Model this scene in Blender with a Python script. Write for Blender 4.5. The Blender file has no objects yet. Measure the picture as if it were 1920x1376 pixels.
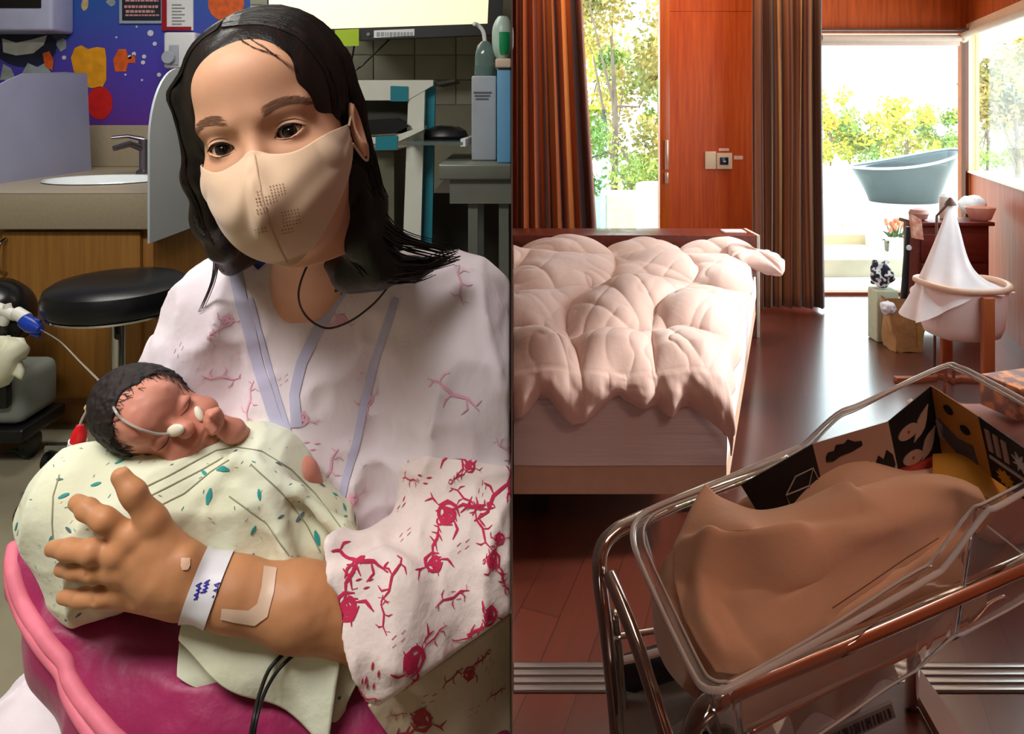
import bpy, bmesh, math, random
import numpy as np
from mathutils import Vector, Matrix
from mathutils.bvhtree import BVHTree

# ---------------------------------------------------------------- scene, camera, sky, big lights
scn = bpy.context.scene
F, HOR, CX, CAMZ = 1300.0, 200.0, 960.0, 1.5
cam_d = bpy.data.cameras.new('camera'); cam = bpy.data.objects.new('camera', cam_d)
scn.collection.objects.link(cam); scn.camera = cam
cam.location = (0, 0, CAMZ); cam.rotation_euler = (math.radians(90), 0, 0)
cam_d.sensor_width = 36.0; cam_d.sensor_fit = 'HORIZONTAL'
cam_d.lens = 36.0*F/1920.0
cam_d.shift_y = -(688.0-HOR)/1920.0
cam_d.clip_start = 0.02
vs = scn.view_settings
vs.view_transform = 'Standard'; vs.look = 'None'; vs.gamma = 1.0; vs.exposure = 0.8; vs.use_curve_mapping = False
w = bpy.data.worlds.new('sky'); scn.world = w; w.use_nodes = True
wn = w.node_tree.nodes; wl = w.node_tree.links
bg = wn['Background']
tc = wn.new('ShaderNodeTexCoord'); sp = wn.new('ShaderNodeSeparateXYZ'); cr = wn.new('ShaderNodeValToRGB')
wl.new(tc.outputs['Generated'], sp.inputs[0]); wl.new(sp.outputs['Z'], cr.inputs[0])
cr.color_ramp.elements[0].color = (0.84, 0.95, 1.0, 1); cr.color_ramp.elements[0].position = 0.0
cr.color_ramp.elements[1].color = (0.70, 0.90, 1.0, 1); cr.color_ramp.elements[1].position = 0.7
wl.new(cr.outputs[0], bg.inputs[0]); bg.inputs[1].default_value = 3.3

def lamp(name, kind, loc, rot, energy, color=(1, 1, 1), size=None, size_y=None, portal=False, spread=None):
    d = bpy.data.lights.new(name, kind); o = bpy.data.objects.new(name, d)
    scn.collection.objects.link(o); o.location = loc; o.rotation_euler = rot
    d.energy = energy; d.color = color
    if kind == 'AREA':
        d.shape = 'RECTANGLE'; d.size = size; d.size_y = size_y or size
        if spread: d.spread = spread
        if portal: d.cycles.is_portal = True
    return o
R = math.radians
sun = lamp('sun', 'SUN', (8, 3, 8), (0, 0, 0), 3.4, (1.0, 0.98, 0.94)); sun.data.angle = R(6)
sun.rotation_euler = Vector((1, .12, .62)).to_track_quat('Z', 'Y').to_euler()
# ceiling lamps of the hospital room
lamp('overhead_light', 'AREA', (-.9, .05, 2.62), (0, 0, 0), 26, (1.0, 0.97, 0.93), 1.1, 0.5)
lamp('overhead_light', 'AREA', (-1.1, 2.1, 2.62), (0, 0, 0), 11, (1.0, 0.97, 0.91), 1.2, 0.4)
# warm overhead fills added to brighten the bedroom, no known fixtures
lamp('overhead_light', 'AREA', (1.3, 0.2, 2.6), (0, 0, 0), 7, (1.0, 0.78, 0.62), 0.8, 0.6)
lamp('overhead_light', 'AREA', (1.5, 3.4, 2.66), (0, 0, 0), 1.5, (1.0, 0.80, 0.64), 1.6, 1.2)  # added mid-room to lift the dim interior
lamp('overhead_light', 'AREA', (1.5, 4.95, 2.66), (0, 0, 0), 9, (1.0, 0.74, 0.5), 2.8, .12)  # added wash that brightens the upper cherry panel and curtains
# window portals
lamp('window_portal', 'AREA', (3.03, 5.62, 1.1), (R(-90), 0, 0), 1, size=1.2, size_y=2.2, portal=True)
lamp('window_portal', 'AREA', (0.75, 5.62, 1.6), (R(-90), 0, 0), 1, size=1.3, size_y=2.0, portal=True)
lamp('window_portal', 'AREA', (3.0, 3.7, 1.56), (R(-90), 0, R(-69.3)), 1, size=3.6, size_y=1.15, portal=True)

# ---------------------------------------------------------------- helpers
def P(px, py, Y):
    return Vector(((px-CX)/F*Y, Y, CAMZ-(py-HOR)/F*Y))
def Pz(px, py, z):
    """point of the horizontal plane z seen at a pixel"""
    Y = (CAMZ-z)*F/(py-HOR)
    return Vector(((px-CX)/F*Y, Y, z))
def lin(c):
    c = c/255.0
    return c/12.92 if c <= 0.04045 else ((c+0.055)/1.055)**2.4
def rgb(r, g, b): return (lin(r), lin(g), lin(b), 1.0)
_m = {}
def mat(name, col, rough=0.5, metal=0.0, noise=0.0, nscale=20.0, stretch=(1, 1, 1), bump=0.0, bscale=60.0, bstretch=(1, 1, 1),
        col2=None, sss=0.0, spec=0.5, trans=0.0, ior=1.45, coat=0.0, alpha=1.0, detail=4.0, sheen=0.0, emis=None, estr=0.0, contrast=(0.3, 0.7), bdist=0.004):
    if name in _m: return _m[name]
    m = bpy.data.materials.new(name); m.use_nodes = True; _m[name] = m
    n = m.node_tree.nodes; l = m.node_tree.links; b = n['Principled BSDF']
    b.inputs['Roughness'].default_value = rough; b.inputs['Metallic'].default_value = metal
    b.inputs['Base Color'].default_value = col
    b.inputs['Specular IOR Level'].default_value = spec
    b.inputs['Transmission Weight'].default_value = trans; b.inputs['IOR'].default_value = ior
    b.inputs['Coat Weight'].default_value = coat; b.inputs['Alpha'].default_value = alpha
    b.inputs['Sheen Weight'].default_value = sheen
    if sss:
        b.inputs['Subsurface Weight'].default_value = sss; b.inputs['Subsurface Radius'].default_value = (0.9, 0.35, 0.2)
        b.inputs['Subsurface Scale'].default_value = 0.006
    if emis: b.inputs['Emission Color'].default_value = emis; b.inputs['Emission Strength'].default_value = estr
    t = n.new('ShaderNodeTexCoord')
    def coords(st):
        mp = n.new('ShaderNodeMapping'); mp.inputs['Scale'].default_value = st; l.new(t.outputs['Object'], mp.inputs[0]); return mp
    if noise or col2:
        mp = coords(stretch); nz = n.new('ShaderNodeTexNoise'); nz.inputs['Scale'].default_value = nscale; nz.inputs['Detail'].default_value = detail
        l.new(mp.outputs[0], nz.inputs['Vector'])
        rp = n.new('ShaderNodeValToRGB'); l.new(nz.outputs['Fac'], rp.inputs[0])
        if col2 is None:
            col2 = tuple(min(1, c*(1-noise)) for c in col[:3])+(1,)
            c1 = tuple(min(1, c*(1+noise*0.5)) for c in col[:3])+(1,)
        else: c1 = col
        rp.color_ramp.elements[0].position, rp.color_ramp.elements[1].position = contrast
        rp.color_ramp.elements[0].color = c1; rp.color_ramp.elements[1].color = col2
        l.new(rp.outputs[0], b.inputs['Base Color'])
    if bump:
        mp = coords(bstretch); nz = n.new('ShaderNodeTexNoise'); nz.inputs['Scale'].default_value = bscale; nz.inputs['Detail'].default_value = 5
        l.new(mp.outputs[0], nz.inputs['Vector'])
        bp = n.new('ShaderNodeBump'); bp.inputs['Strength'].default_value = bump; bp.inputs['Distance'].default_value = bdist
        l.new(nz.outputs['Fac'], bp.inputs['Height']); l.new(bp.outputs[0], b.inputs['Normal'])
    return m

def tag(o, label=None, cat=None, group=None, kind=None):
    if label: o['label'] = label
    if cat: o['category'] = cat
    if group: o['group'] = group
    if kind: o['kind'] = kind
    return o
def link_mesh(name, verts, faces, mats, parent=None, smooth=True, midx=None):
    me = bpy.data.meshes.new(name)
    me.from_pydata([tuple(v) for v in verts], [], [tuple(int(i) for i in f) for f in faces]); me.update()
    if not isinstance(mats, (list, tuple)): mats = [mats]
    for m_ in mats: me.materials.append(m_)
    if midx is not None: me.polygons.foreach_set('material_index', midx)
    if smooth: me.polygons.foreach_set('use_smooth', [True]*len(me.polygons))
    o = bpy.data.objects.new(name, me); scn.collection.objects.link(o)
    if parent is not None:
        o.parent = parent; o.matrix_parent_inverse = Matrix.Translation(-Vector(parent.location))
    return o
def empty(name, loc, label, cat, group=None):
    o = bpy.data.objects.new(name, None); scn.collection.objects.link(o); o.location = loc; o.empty_display_size = .05
    return tag(o, label, cat, group)

def glass_mat(name, col, refl=.06):
    """thin clear pane: mostly see-through with a weak mirror reflection"""
    m = bpy.data.materials.new(name); m.use_nodes = True; n = m.node_tree.nodes; l = m.node_tree.links; n.remove(n['Principled BSDF'])
    t = n.new('ShaderNodeBsdfTransparent'); t.inputs[0].default_value = col; g = n.new('ShaderNodeBsdfGlossy'); g.inputs['Roughness'].default_value = .02
    f = n.new('ShaderNodeLayerWeight'); f.inputs[0].default_value = .5; mu = n.new('ShaderNodeMath'); mu.operation = 'MULTIPLY_ADD'; mu.inputs[1].default_value = refl*6; mu.inputs[2].default_value = 0
    x = n.new('ShaderNodeMixShader'); l.new(f.outputs['Facing'], mu.inputs[0]); l.new(mu.outputs[0], x.inputs[0]); l.new(t.outputs[0], x.inputs[1]); l.new(g.outputs[0], x.inputs[2]); l.new(x.outputs[0], n['Material Output'].inputs[0]); return m

class MB:
    """collects simple shapes in one mesh"""
    def __init__(s): s.v = []; s.f = []; s.mi = []; s.cur = 0; s.flat = []
    def add(s, vs_, fs):
        k = len(s.v); s.v += [Vector(v) for v in vs_]
        for f in fs: s.f.append([i+k for i in f]); s.mi.append(s.cur)
        return s
    def mat(s, i): s.cur = i; return s
    def box(s, a, b, bev=0.0):
        a = Vector(a); b = Vector(b)
        lo = [min(a[i], b[i]) for i in range(3)]; hi = [max(a[i], b[i]) for i in range(3)]
        c = [(lo[i]+hi[i])/2 for i in range(3)]; h = [(hi[i]-lo[i])/2 for i in range(3)]
        return s.obox(c, (1, 0, 0), (0, 1, 0), (0, 0, 1), h, bev)
    def obox(s, c, ax, ay, az, h, bev=0.0):
        c = Vector(c); ax = Vector(ax)*1.0; ay = Vector(ay)*1.0; az = Vector(az)*1.0
        bm = bmesh.new(); bmesh.ops.create_cube(bm, size=2)
        for v in bm.verts: v.co = Vector((v.co.x*h[0], v.co.y*h[1], v.co.z*h[2]))
        if bev: bmesh.ops.bevel(bm, geom=list(bm.edges), offset=min(bev, min(h)*.9), segments=3, profile=.5, affect='EDGES')
        bm.verts.index_update()
        s.add([c+ax*v.co.x+ay*v.co.y+az*v.co.z for v in bm.verts], [[v.index for v in f.verts] for f in bm.faces]); bm.free(); return s
    def tube(s, pts, r, n=12, closed=False, cap=True, flat=1.0):
        pts = [Vector(p) for p in pts]; m = len(pts)
        rs = r if isinstance(r, (list, tuple)) else [r]*m
        vs_ = []; up = None
        for i, p in enumerate(pts):
            if closed: d = pts[(i+1) % m]-pts[i-1]
            else: d = pts[min(i+1, m-1)]-pts[max(i-1, 0)]
            d.normalize()
            if up is None: up = d.cross(Vector((0, 0, 1)) if abs(d.z) < .9 else Vector((1, 0, 0))).normalized()
            up = (up-d*up.dot(d)).normalized(); q = d.cross(up)
            for k in range(n):
                a = 2*math.pi*k/n; vs_.append(p+(up*math.cos(a)+q*math.sin(a)*flat)*rs[i])
        fs = []
        for i in range(m if closed else m-1):
            j = (i+1) % m
            for k in range(n): fs.append([i*n+k, i*n+(k+1) % n, j*n+(k+1) % n, j*n+k])
        if cap and not closed: fs.append(list(range(n))[::-1]); fs.append([(m-1)*n+k for k in range(n)])
        return s.add(vs_, fs)
    def lathe(s, c, prof, n=32, ax=None, ay=None, az=None, ex=1.0, ey=1.0):
        c = Vector(c); ax = Vector(ax or (1, 0, 0)); ay = Vector(ay or (0, 1, 0)); az = Vector(az or (0, 0, 1)); vs_ = []; fs = []
        for (r_, z_) in prof:
            for k in range(n):
                a = 2*math.pi*k/n; vs_.append(c+ax*(r_*ex*math.cos(a))+ay*(r_*ey*math.sin(a))+az*z_)
        for i in range(len(prof)-1):
            for k in range(n): fs.append([i*n+k, i*n+(k+1) % n, (i+1)*n+(k+1) % n, (i+1)*n+k])
        fs.append(list(range(n))[::-1]); fs.append([(len(prof)-1)*n+k for k in range(n)])
        return s.add(vs_, fs)
    def prism(s, poly, d):
        """poly: 3D loop, extruded by vector d"""
        poly = [Vector(p) for p in poly]; n = len(poly); d = Vector(d)
        fs = [list(range(n)), [n+i for i in range(n)][::-1]]+[[i, n+i, n+(i+1) % n, (i+1) % n] for i in range(n)]
        return s.add(poly+[p+d for p in poly], fs)
    def grid(s, fn, nu, nv, thick=0.0):
        g = [[Vector(fn(i/nu, j/nv)) for i in range(nu+1)] for j in range(nv+1)]
        vs_ = [p for r_ in g for p in r_]; W = nu+1
        fs = [[j*W+i, j*W+i+1, (j+1)*W+i+1, (j+1)*W+i] for j in range(nv) for i in range(nu)]
        if thick:
            N = [Vector((0, 0, 0)) for _ in vs_]
            for f in fs:
                nn = (vs_[f[1]]-vs_[f[0]]).cross(vs_[f[3]]-vs_[f[0]])
                for i in f: N[i] += nn
            k = len(vs_); back = [vs_[i]-N[i].normalized()*thick for i in range(k)]
            fs2 = [[i+k for i in f][::-1] for f in fs]
            bl = [i for i in range(W)]+[j*W+nu for j in range(1, nv+1)]+[nv*W+i for i in range(nu-1, -1, -1)]+[j*W for j in range(nv-1, 0, -1)]
            fs3 = [[bl[(i+1) % len(bl)], bl[i], bl[i]+k, bl[(i+1) % len(bl)]+k] for i in range(len(bl))]
            vs_ += back; fs += fs2+fs3
        return s.add(vs_, fs)
    def build(s, name, mats, parent=None, smooth=False, angle=35):
        o = link_mesh(name, s.v, s.f, mats, parent, smooth=True, midx=s.mi)
        bm = bmesh.new(); bm.from_mesh(o.data)
        bmesh.ops.recalc_face_normals(bm, faces=bm.faces)
        for e in bm.edges:
            if len(e.link_faces) == 2 and e.calc_face_angle(0) > R(angle) and not smooth: e.smooth = False
        bm.to_mesh(o.data); bm.free()
        return o

def spline(pts, k=8, closed=False):
    """Catmull-Rom through points"""
    pts = [Vector(p) for p in pts]; n = len(pts); out = []
    rng_ = range(n) if closed else range(n-1)
    for i in rng_:
        p0 = pts[(i-1) % n] if closed or i > 0 else pts[0]; p1 = pts[i]; p2 = pts[(i+1) % n]
        p3 = pts[(i+2) % n] if closed or i+2 < n else pts[-1]
        for j in range(k):
            t = j/k
            out.append(0.5*((2*p1)+(p2-p0)*t+(2*p0-5*p1+4*p2-p3)*t*t+(3*p1-p0-3*p2+p3)*t**3))
    if not closed: out.append(pts[-1])
    return out

# ---- implicit surfaces
def vnoise(X, Y, Z, seed=0, n=32):
    rg = np.random.RandomState(seed); L = rg.rand(n, n, n).astype(np.float32)*2-1
    xi = np.floor(X).astype(int); yi = np.floor(Y).astype(int); zi = np.floor(Z).astype(int)
    fx = X-xi; fy = Y-yi; fz = Z-zi
    fx = fx*fx*(3-2*fx); fy = fy*fy*(3-2*fy); fz = fz*fz*(3-2*fz)
    xi %= n; yi %= n; zi %= n; x1 = (xi+1) % n; y1 = (yi+1) % n; z1 = (zi+1) % n
    a = L[xi, yi, zi]*(1-fx)+L[x1, yi, zi]*fx; b = L[xi, y1, zi]*(1-fx)+L[x1, y1, zi]*fx
    c = L[xi, yi, z1]*(1-fx)+L[x1, yi, z1]*fx; d = L[xi, y1, z1]*(1-fx)+L[x1, y1, z1]*fx
    return (a*(1-fy)+b*fy)*(1-fz)+(c*(1-fy)+d*fy)*fz
class SDF:
    def __init__(s, lo, hi, h):
        s.lo = np.array(lo, float); s.h = h
        n = [int(math.ceil((hi[i]-lo[i])/h))+1 for i in range(3)]
        ax = [(s.lo[i]+h*np.arange(n[i])).astype(np.float32) for i in range(3)]
        s.X = ax[0][:, None, None]; s.Y = ax[1][None, :, None]; s.Z = ax[2][None, None, :]
        s.n = n; s.F = np.full(n, 1.0, np.float32)
    def cap(s, a, b, ra, rb=None):
        rb = ra if rb is None else rb
        a = np.array(a, np.float32); b = np.array(b, np.float32); ba = b-a; L = float(ba@ba)+1e-12
        t = ((s.X-a[0])*ba[0]+(s.Y-a[1])*ba[1]+(s.Z-a[2])*ba[2])/L; t = np.clip(t, 0, 1)
        return np.sqrt((s.X-a[0]-t*ba[0])**2+(s.Y-a[1]-t*ba[1])**2+(s.Z-a[2]-t*ba[2])**2)-(ra+(rb-ra)*t)
    def ell(s, c, r, ax=None):
        x = s.X-c[0]; y = s.Y-c[1]; z = s.Z-c[2]
        if ax is not None:
            u, v, w_ = [np.array(a, np.float32) for a in ax]
            x, y, z = x*u[0]+y*u[1]+z*u[2], x*v[0]+y*v[1]+z*v[2], x*w_[0]+y*w_[1]+z*w_[2]
        k0 = np.sqrt((x/r[0])**2+(y/r[1])**2+(z/r[2])**2); k1 = np.sqrt((x/r[0]**2)**2+(y/r[1]**2)**2+(z/r[2]**2)**2)+1e-9
        return k0*(k0-1)/k1
    def plane(s, p, n):
        n = np.array(n, float); n /= np.linalg.norm(n)
        return (s.X-p[0])*n[0]+(s.Y-p[1])*n[1]+(s.Z-p[2])*n[2]+0*s.F
    @staticmethod
    def mn(a, b, k):
        if k <= 0: return np.minimum(a, b)
        h = np.clip(.5+.5*(b-a)/k, 0, 1); return b*(1-h)+a*h-k*h*(1-h)
    def add(s, d, k=.01): s.F = SDF.mn(s.F, d, k)
    def sub(s, d, k=.01): s.F = -SDF.mn(-s.F, d, k)
    def inter(s, d, k=.0): s.F = -SDF.mn(-s.F, -d, k)
    def chain(s, pts, rs, k=.01):
        for i in range(len(pts)-1): s.add(s.cap(pts[i], pts[i+1], rs[i], rs[i+1]), k)
    def noise(s, amp, scale, seed, st=(1, 1, 1)):
        X = s.X*scale*st[0]+0*s.F; Y = s.Y*scale*st[1]+0*s.F; Z = s.Z*scale*st[2]+0*s.F
        return amp*vnoise(X+100, Y+100, Z+100, seed)
    def mesh(s):
        F_ = s.F.copy()
        for a in range(3):
            sl = [slice(None)]*3; sl[a] = 0; F_[tuple(sl)] = np.maximum(F_[tuple(sl)], 1e-4)
            sl[a] = -1; F_[tuple(sl)] = np.maximum(F_[tuple(sl)], 1e-4)
        ins = F_ < 0; nx, ny, nz = F_.shape
        cnt = np.zeros((nx-1, ny-1, nz-1), np.int8)
        C = [(i, j, k) for i in (0, 1) for j in (0, 1) for k in (0, 1)]
        for (i, j, k) in C: cnt += ins[i:nx-1+i, j:ny-1+j, k:nz-1+k]
        act = (cnt > 0) & (cnt < 8); ii, jj, kk = np.nonzero(act)
        idx = np.full(cnt.shape, -1, np.int64); idx[ii, jj, kk] = np.arange(len(ii))
        vals = {c: F_[ii+c[0], jj+c[1], kk+c[2]] for c in C}
        acc = np.zeros((len(ii), 3)); num = np.zeros(len(ii))
        for c in C:
            for a in range(3):
                if c[a] == 0:
                    d = list(c); d[a] = 1; d = tuple(d); va, vb = vals[c], vals[d]
                    msk = (va < 0) != (vb < 0); t = np.where(msk, va/np.where(msk, va-vb, 1), 0)
                    p = np.array(c, float)[None, :]+np.zeros((len(ii), 3)); p[:, a] += t
                    acc += p*msk[:, None]; num += msk
        pos = acc/num[:, None]+np.stack([ii, jj, kk], 1); V = s.lo+pos*s.h
        Q = []
        for a in range(3):
            b, c = (a+1) % 3, (a+2) % 3
            s0 = [slice(None)]*3; s1 = [slice(None)]*3; s0[a] = slice(0, -1); s1[a] = slice(1, None)
            x0 = ins[tuple(s0)]; x1 = ins[tuple(s1)]; ch = x0 != x1
            g = list(np.nonzero(ch)); ok = (g[b] > 0) & (g[b] < F_.shape[b]-1) & (g[c] > 0) & (g[c] < F_.shape[c]-1)
            g = [q[ok] for q in g]; dirn = x0[tuple(g)]
            def cell(db, dc):
                q = [None]*3; q[a] = g[a]; q[b] = g[b]+db; q[c] = g[c]+dc; return idx[q[0], q[1], q[2]]
            q4 = np.stack([cell(-1, -1), cell(0, -1), cell(0, 0), cell(-1, 0)], 1)
            q4[~dirn] = q4[~dirn][:, ::-1]; Q.append(q4)
        return V, np.concatenate(Q)

def relax(V, Q, it=2, lam=.5):
    E = np.concatenate([Q[:, [0, 1]], Q[:, [1, 2]], Q[:, [2, 3]], Q[:, [3, 0]]])
    for _ in range(it):
        A = np.zeros_like(V); c = np.zeros(len(V))
        for a, b in ((0, 1), (1, 0)):
            for k in range(3): A[:, k] += np.bincount(E[:, a], V[E[:, b], k], len(V))
            c += np.bincount(E[:, a], minlength=len(V))
        V = V*(1-lam)+lam*A/np.maximum(c, 1)[:, None]
    return V

class Surf:
    """a mesh under construction that takes printed marks"""
    def __init__(s, V, Q):
        s.v = [Vector(p) for p in V.tolist()] if hasattr(V, 'tolist') else [Vector(p) for p in V]
        s.f = [list(q) for q in (Q.tolist() if hasattr(Q, 'tolist') else Q)]
        s.mi = [0]*len(s.f); s.n0 = len(s.v)
        s.bvh = BVHTree.FromPolygons(s.v, s.f)
    def near(s, p):
        h = s.bvh.find_nearest(p); return h[0], h[1]
    def px(s, px, py):
        d = P(px, py, 1)-Vector((0, 0, CAMZ)); h = s.bvh.ray_cast(Vector((0, 0, CAMZ)), d.normalized())
        return (h[0], h[1]) if h[0] is not None else (None, None)
    def stroke(s, pts, width, mi, off=.0008, taper=True):
        """ribbon through 3D points pulled on to the surface"""
        L = []; N = []
        for p in pts:
            q, n = s.near(p)
            if q is None: continue
            L.append(q); N.append(n)
        m = len(L)
        if m < 2: return
        k = len(s.v)
        for i in range(m):
            d = L[min(i+1, m-1)]-L[max(i-1, 0)]
            sd = N[i].cross(d)
            if sd.length < 1e-9: sd = Vector((1, 0, 0))
            sd.normalize(); t = i/(m-1); w_ = width*.5*((.25+.75*math.sin(math.pi*min(max(t, .04), .96))) if taper else 1)
            for sg in (-1, 1):
                q = L[i]+sd*w_*sg; q2, n2 = s.near(q); s.v.append(q2+n2*off)
            s.v.append(L[i]+N[i]*off*1.3)
        for i in range(m-1):
            a = k+3*i
            for f in ([a, a+2, a+5, a+3], [a+2, a+1, a+4, a+5]): s.f.append(f); s.mi.append(mi)
    def stroke_px(s, pix, width, mi, off=.0008, taper=False, step=7):
        pts = []
        for i in range(len(pix)-1):
            a, b = pix[i], pix[i+1]; n = max(1, int(math.hypot(b[0]-a[0], b[1]-a[1])/step))
            for j in range(n+(i == len(pix)-2)):
                t = j/n; q, _ = s.px(a[0]+(b[0]-a[0])*t, a[1]+(b[1]-a[1])*t)
                if q is not None: pts.append(q)
        s.stroke(pts, width, mi, off, taper)
    def frame(s, p, ang):
        q, n = s.near(p); t = n.cross(Vector((.3, .2, 1))).normalized(); b = n.cross(t)
        ca, sa = math.cos(ang), math.sin(ang); return q, t*ca+b*sa, b*ca-t*sa
    def motif(s, p, ang, strokes, mi, scale=1.0):
        q, e1, e2 = s.frame(p, ang)
        for (w_, poly) in strokes:
            pts = []
            for i in range(len(poly)-1):
                a, b = poly[i], poly[i+1]; n = max(1, int(math.hypot(b[0]-a[0], b[1]-a[1])*scale/.003))
                for j in range(n+(i == len(poly)-2)):
                    t = j/n; pts.append(q+e1*(a[0]+(b[0]-a[0])*t)*scale+e2*(a[1]+(b[1]-a[1])*t)*scale)
            s.stroke(pts, w_*scale, mi)
    def build(s, name, mats, parent=None):
        return link_mesh(name, s.v, s.f, mats, parent, True, s.mi)

def resample_loop(p, n): return p
rnd = random.Random(5)
# ================================================================ HOSPITAL ROOM (left)
LF = 0.45; LW = -0.0004; BY = 3.2
def struct(mb, name, m, smooth=False):
    o = mb.build(name, m, smooth=smooth); o['kind'] = 'structure'; return o
M_wallL = mat('plaster_green_grey', rgb(150, 148, 128), .8, noise=.12, nscale=3)
M_floorL = mat('vinyl_floor', rgb(150, 143, 120), .35, noise=.15, nscale=6, bump=.05)
M_part = mat('partition_paint', rgb(96, 70, 62), .7, noise=.08)
M_ceil = mat('ceiling_paint', rgb(225, 220, 205), .9, noise=.05)
def slabbox(name, a, b, m): return struct(MB().box(a, b), name, m)
slabbox('floor_hospital', (-2.7, -1.6, LF-.1), (LW, BY+.1, LF), M_floorL)
slabbox('wall_back_hospital', (-2.7, BY, LF), (LW, BY+.1, 2.75), M_wallL)
slabbox('wall_left_hospital', (-2.7, -1.6, LF), (-2.6, BY, 2.75), M_wallL)
slabbox('wall_front_hospital', (-2.7, -1.7, LF), (LW, -1.6, 2.75), M_wallL)
slabbox('ceiling_hospital', (-2.7, -1.6, 2.7), (LW, BY+.1, 2.8), M_ceil)
slabbox('wall_partition', (LW, 0.40, -.1), (-LW, 5.5, 2.8), M_part)
slabbox('wall_light_block', (-.02, -1.7, -.1), (.02, -.03, 2.8), M_part)  # added behind the camera to keep hospital light out of the bedroom

# ---- mural on the wall behind the sink: a printed film, blue at the top to violet at the bottom
def mural_mat():
    m = mat('mural_film', rgb(50, 80, 165), .5)
    n = m.node_tree.nodes; l = m.node_tree.links; b = n['Principled BSDF']
    t = n.new('ShaderNodeTexCoord'); s_ = n.new('ShaderNodeSeparateXYZ'); r_ = n.new('ShaderNodeValToRGB'); mr = n.new('ShaderNodeMapRange')
    nz = n.new('ShaderNodeTexNoise'); nz.inputs['Scale'].default_value = 3; ad = n.new('ShaderNodeMath'); ad.operation = 'MULTIPLY_ADD'
    l.new(t.outputs['Object'], s_.inputs[0]); l.new(t.outputs['Object'], nz.inputs['Vector'])
    ad.inputs[1].default_value = .22; l.new(nz.outputs[0], ad.inputs[0]); l.new(s_.outputs['Z'], ad.inputs[2])
    mr.inputs['From Min'].default_value = 1.5; mr.inputs['From Max'].default_value = 2.15; l.new(ad.outputs[0], mr.inputs[0])
    l.new(mr.outputs[0], r_.inputs[0])
    e = r_.color_ramp.elements; e[0].color = rgb(88, 40, 138); e[0].position = 0; e[1].color = rgb(40, 88, 168); e[1].position = 1
    q = r_.color_ramp.elements.new(.45); q.color = rgb(70, 58, 168)
    l.new(r_.outputs[0], b.inputs['Base Color']); return m
WY = BY-.001
def wall_px(px, py, Y=WY): return P(px, py, Y)
mb = MB(); a = P(-60, 245, WY); b_ = P(480, -330, WY)
mb.box((a.x, WY-.004, a.z), (b_.x, WY, min(b_.z, 2.65)))
mur = mb.build('wall_mural', mural_mat()); tag(mur, 'blue to violet printed wall mural behind the hand-wash sink', 'mural')
def flat_poly(mb, pix, Y, th=.003):
    return mb.prism([P(x, y, Y) for x, y in pix], (0, th, 0))
def circ(cx, cy, rx, ry=None, n=20, wob=0, seed=0):
    ry = ry or rx; rr = random.Random(seed)
    return [(cx+rx*(1+wob*rr.uniform(-1, 1))*math.cos(2*math.pi*i/n), cy+ry*(1+wob*rr.uniform(-1, 1))*math.sin(2*math.pi*i/n)) for i in range(n)]
def sticker(name, shapes, label, Y=WY-.006, cat='sticker', group=None):
    mb = MB(); ms = []
    for i, (pix, m) in enumerate(shapes):
        if m not in ms: ms.append(m)
        mb.mat(ms.index(m)); flat_poly(mb, pix, Y-.0025*i, .002)
    return tag(mb.build(name, ms), label, cat, group)
Morg = mat('sticker_orange', rgb(214, 92, 30), .5, noise=.3, nscale=40)
Myel = mat('sticker_yellow', rgb(224, 152, 22), .5, noise=.2, nscale=25)
Mred = mat('sticker_red', rgb(200, 22, 26), .45, noise=.2, nscale=20)
Mwht = mat('sticker_white', rgb(205, 205, 215), .5, noise=.08)
Mnavy = mat('sticker_navy', rgb(26, 30, 62), .5, noise=.25, nscale=20)
Mpal = mat('sticker_pale', rgb(150, 160, 165), .5, noise=.25, nscale=25)
sticker('wall_sticker', [([(138, 132), (133, 108), (140, 90), (152, 85), (165, 92), (182, 88), (196, 90), (199, 108), (199, 150), (192, 163), (170, 165), (150, 158)], Myel)],
        'rounded yellow wall sticker above the red disc on the mural')
sticker('wall_sticker', [(circ(187, 193, 24, 31), Mred)], 'round red wall sticker low on the violet part of the mural')
sticker('wall_sticker', [([(212, 112), (222, 92), (236, 92), (240, 108), (252, 102), (254, 118), (240, 118), (236, 134), (216, 134)], Morg)],
        'small orange wall sticker right of the yellow one')
sticker('wall_sticker', [(circ(424, 6, 34, 34), Morg)], 'round orange planet wall sticker above the woman\'s hair', Y=WY-.006)
sticker('wall_sticker', [(circ(48, 88, 58, 38), Mnavy), ([(4, 72), (30, 80), (60, 74), (88, 66), (82, 84), (62, 100), (30, 104), (6, 98)], mat('sticker_belly', rgb(205, 208, 205), .5, noise=.15, nscale=20))],
        'dark navy rounded sticker with pale belly above the grey splash panel')
sticker('wall_sticker', [([(0, 150), (6, 120), (20, 128), (30, 150)], Mpal), ([(40, 140), (52, 118), (70, 126), (84, 118), (98, 140), (92, 150), (44, 150)], Mpal), ([(80, 100), (92, 96), (100, 112), (98, 132), (84, 124)], Morg)],
        'grey and orange coral-like wall sticker just over the splash panel')
sticker('wall_sticker', [(circ(116, 84, 9, 12, 10, .2, 3), Mpal)], 'tiny pale grey sticker between navy sticker and yellow sticker')
sticker('wall_sticker', [(circ(159, 8, 7, 12, 10, .2, 4), mat('sticker_peach', rgb(200, 175, 130), .5, noise=.3, nscale=40))], 'tiny peach sticker at top of the blue mural')
sticker('wall_sticker', [(circ(208, 4, 8, 7, 8, .2, 5), Mpal)], 'tiny pale square sticker beside the framed notice')
stars = [(282, 62, 6), (290, 82, 4), (120, 108, 4), (270, 106, 4), (268, 117, 4), (251, 101, 4), (243, 107, 4), (298, 140, 4), (218, 70, 2), (256, 50, 2), (266, 150, 2), (235, 140, 2), (244, 240, 2)]
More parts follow.
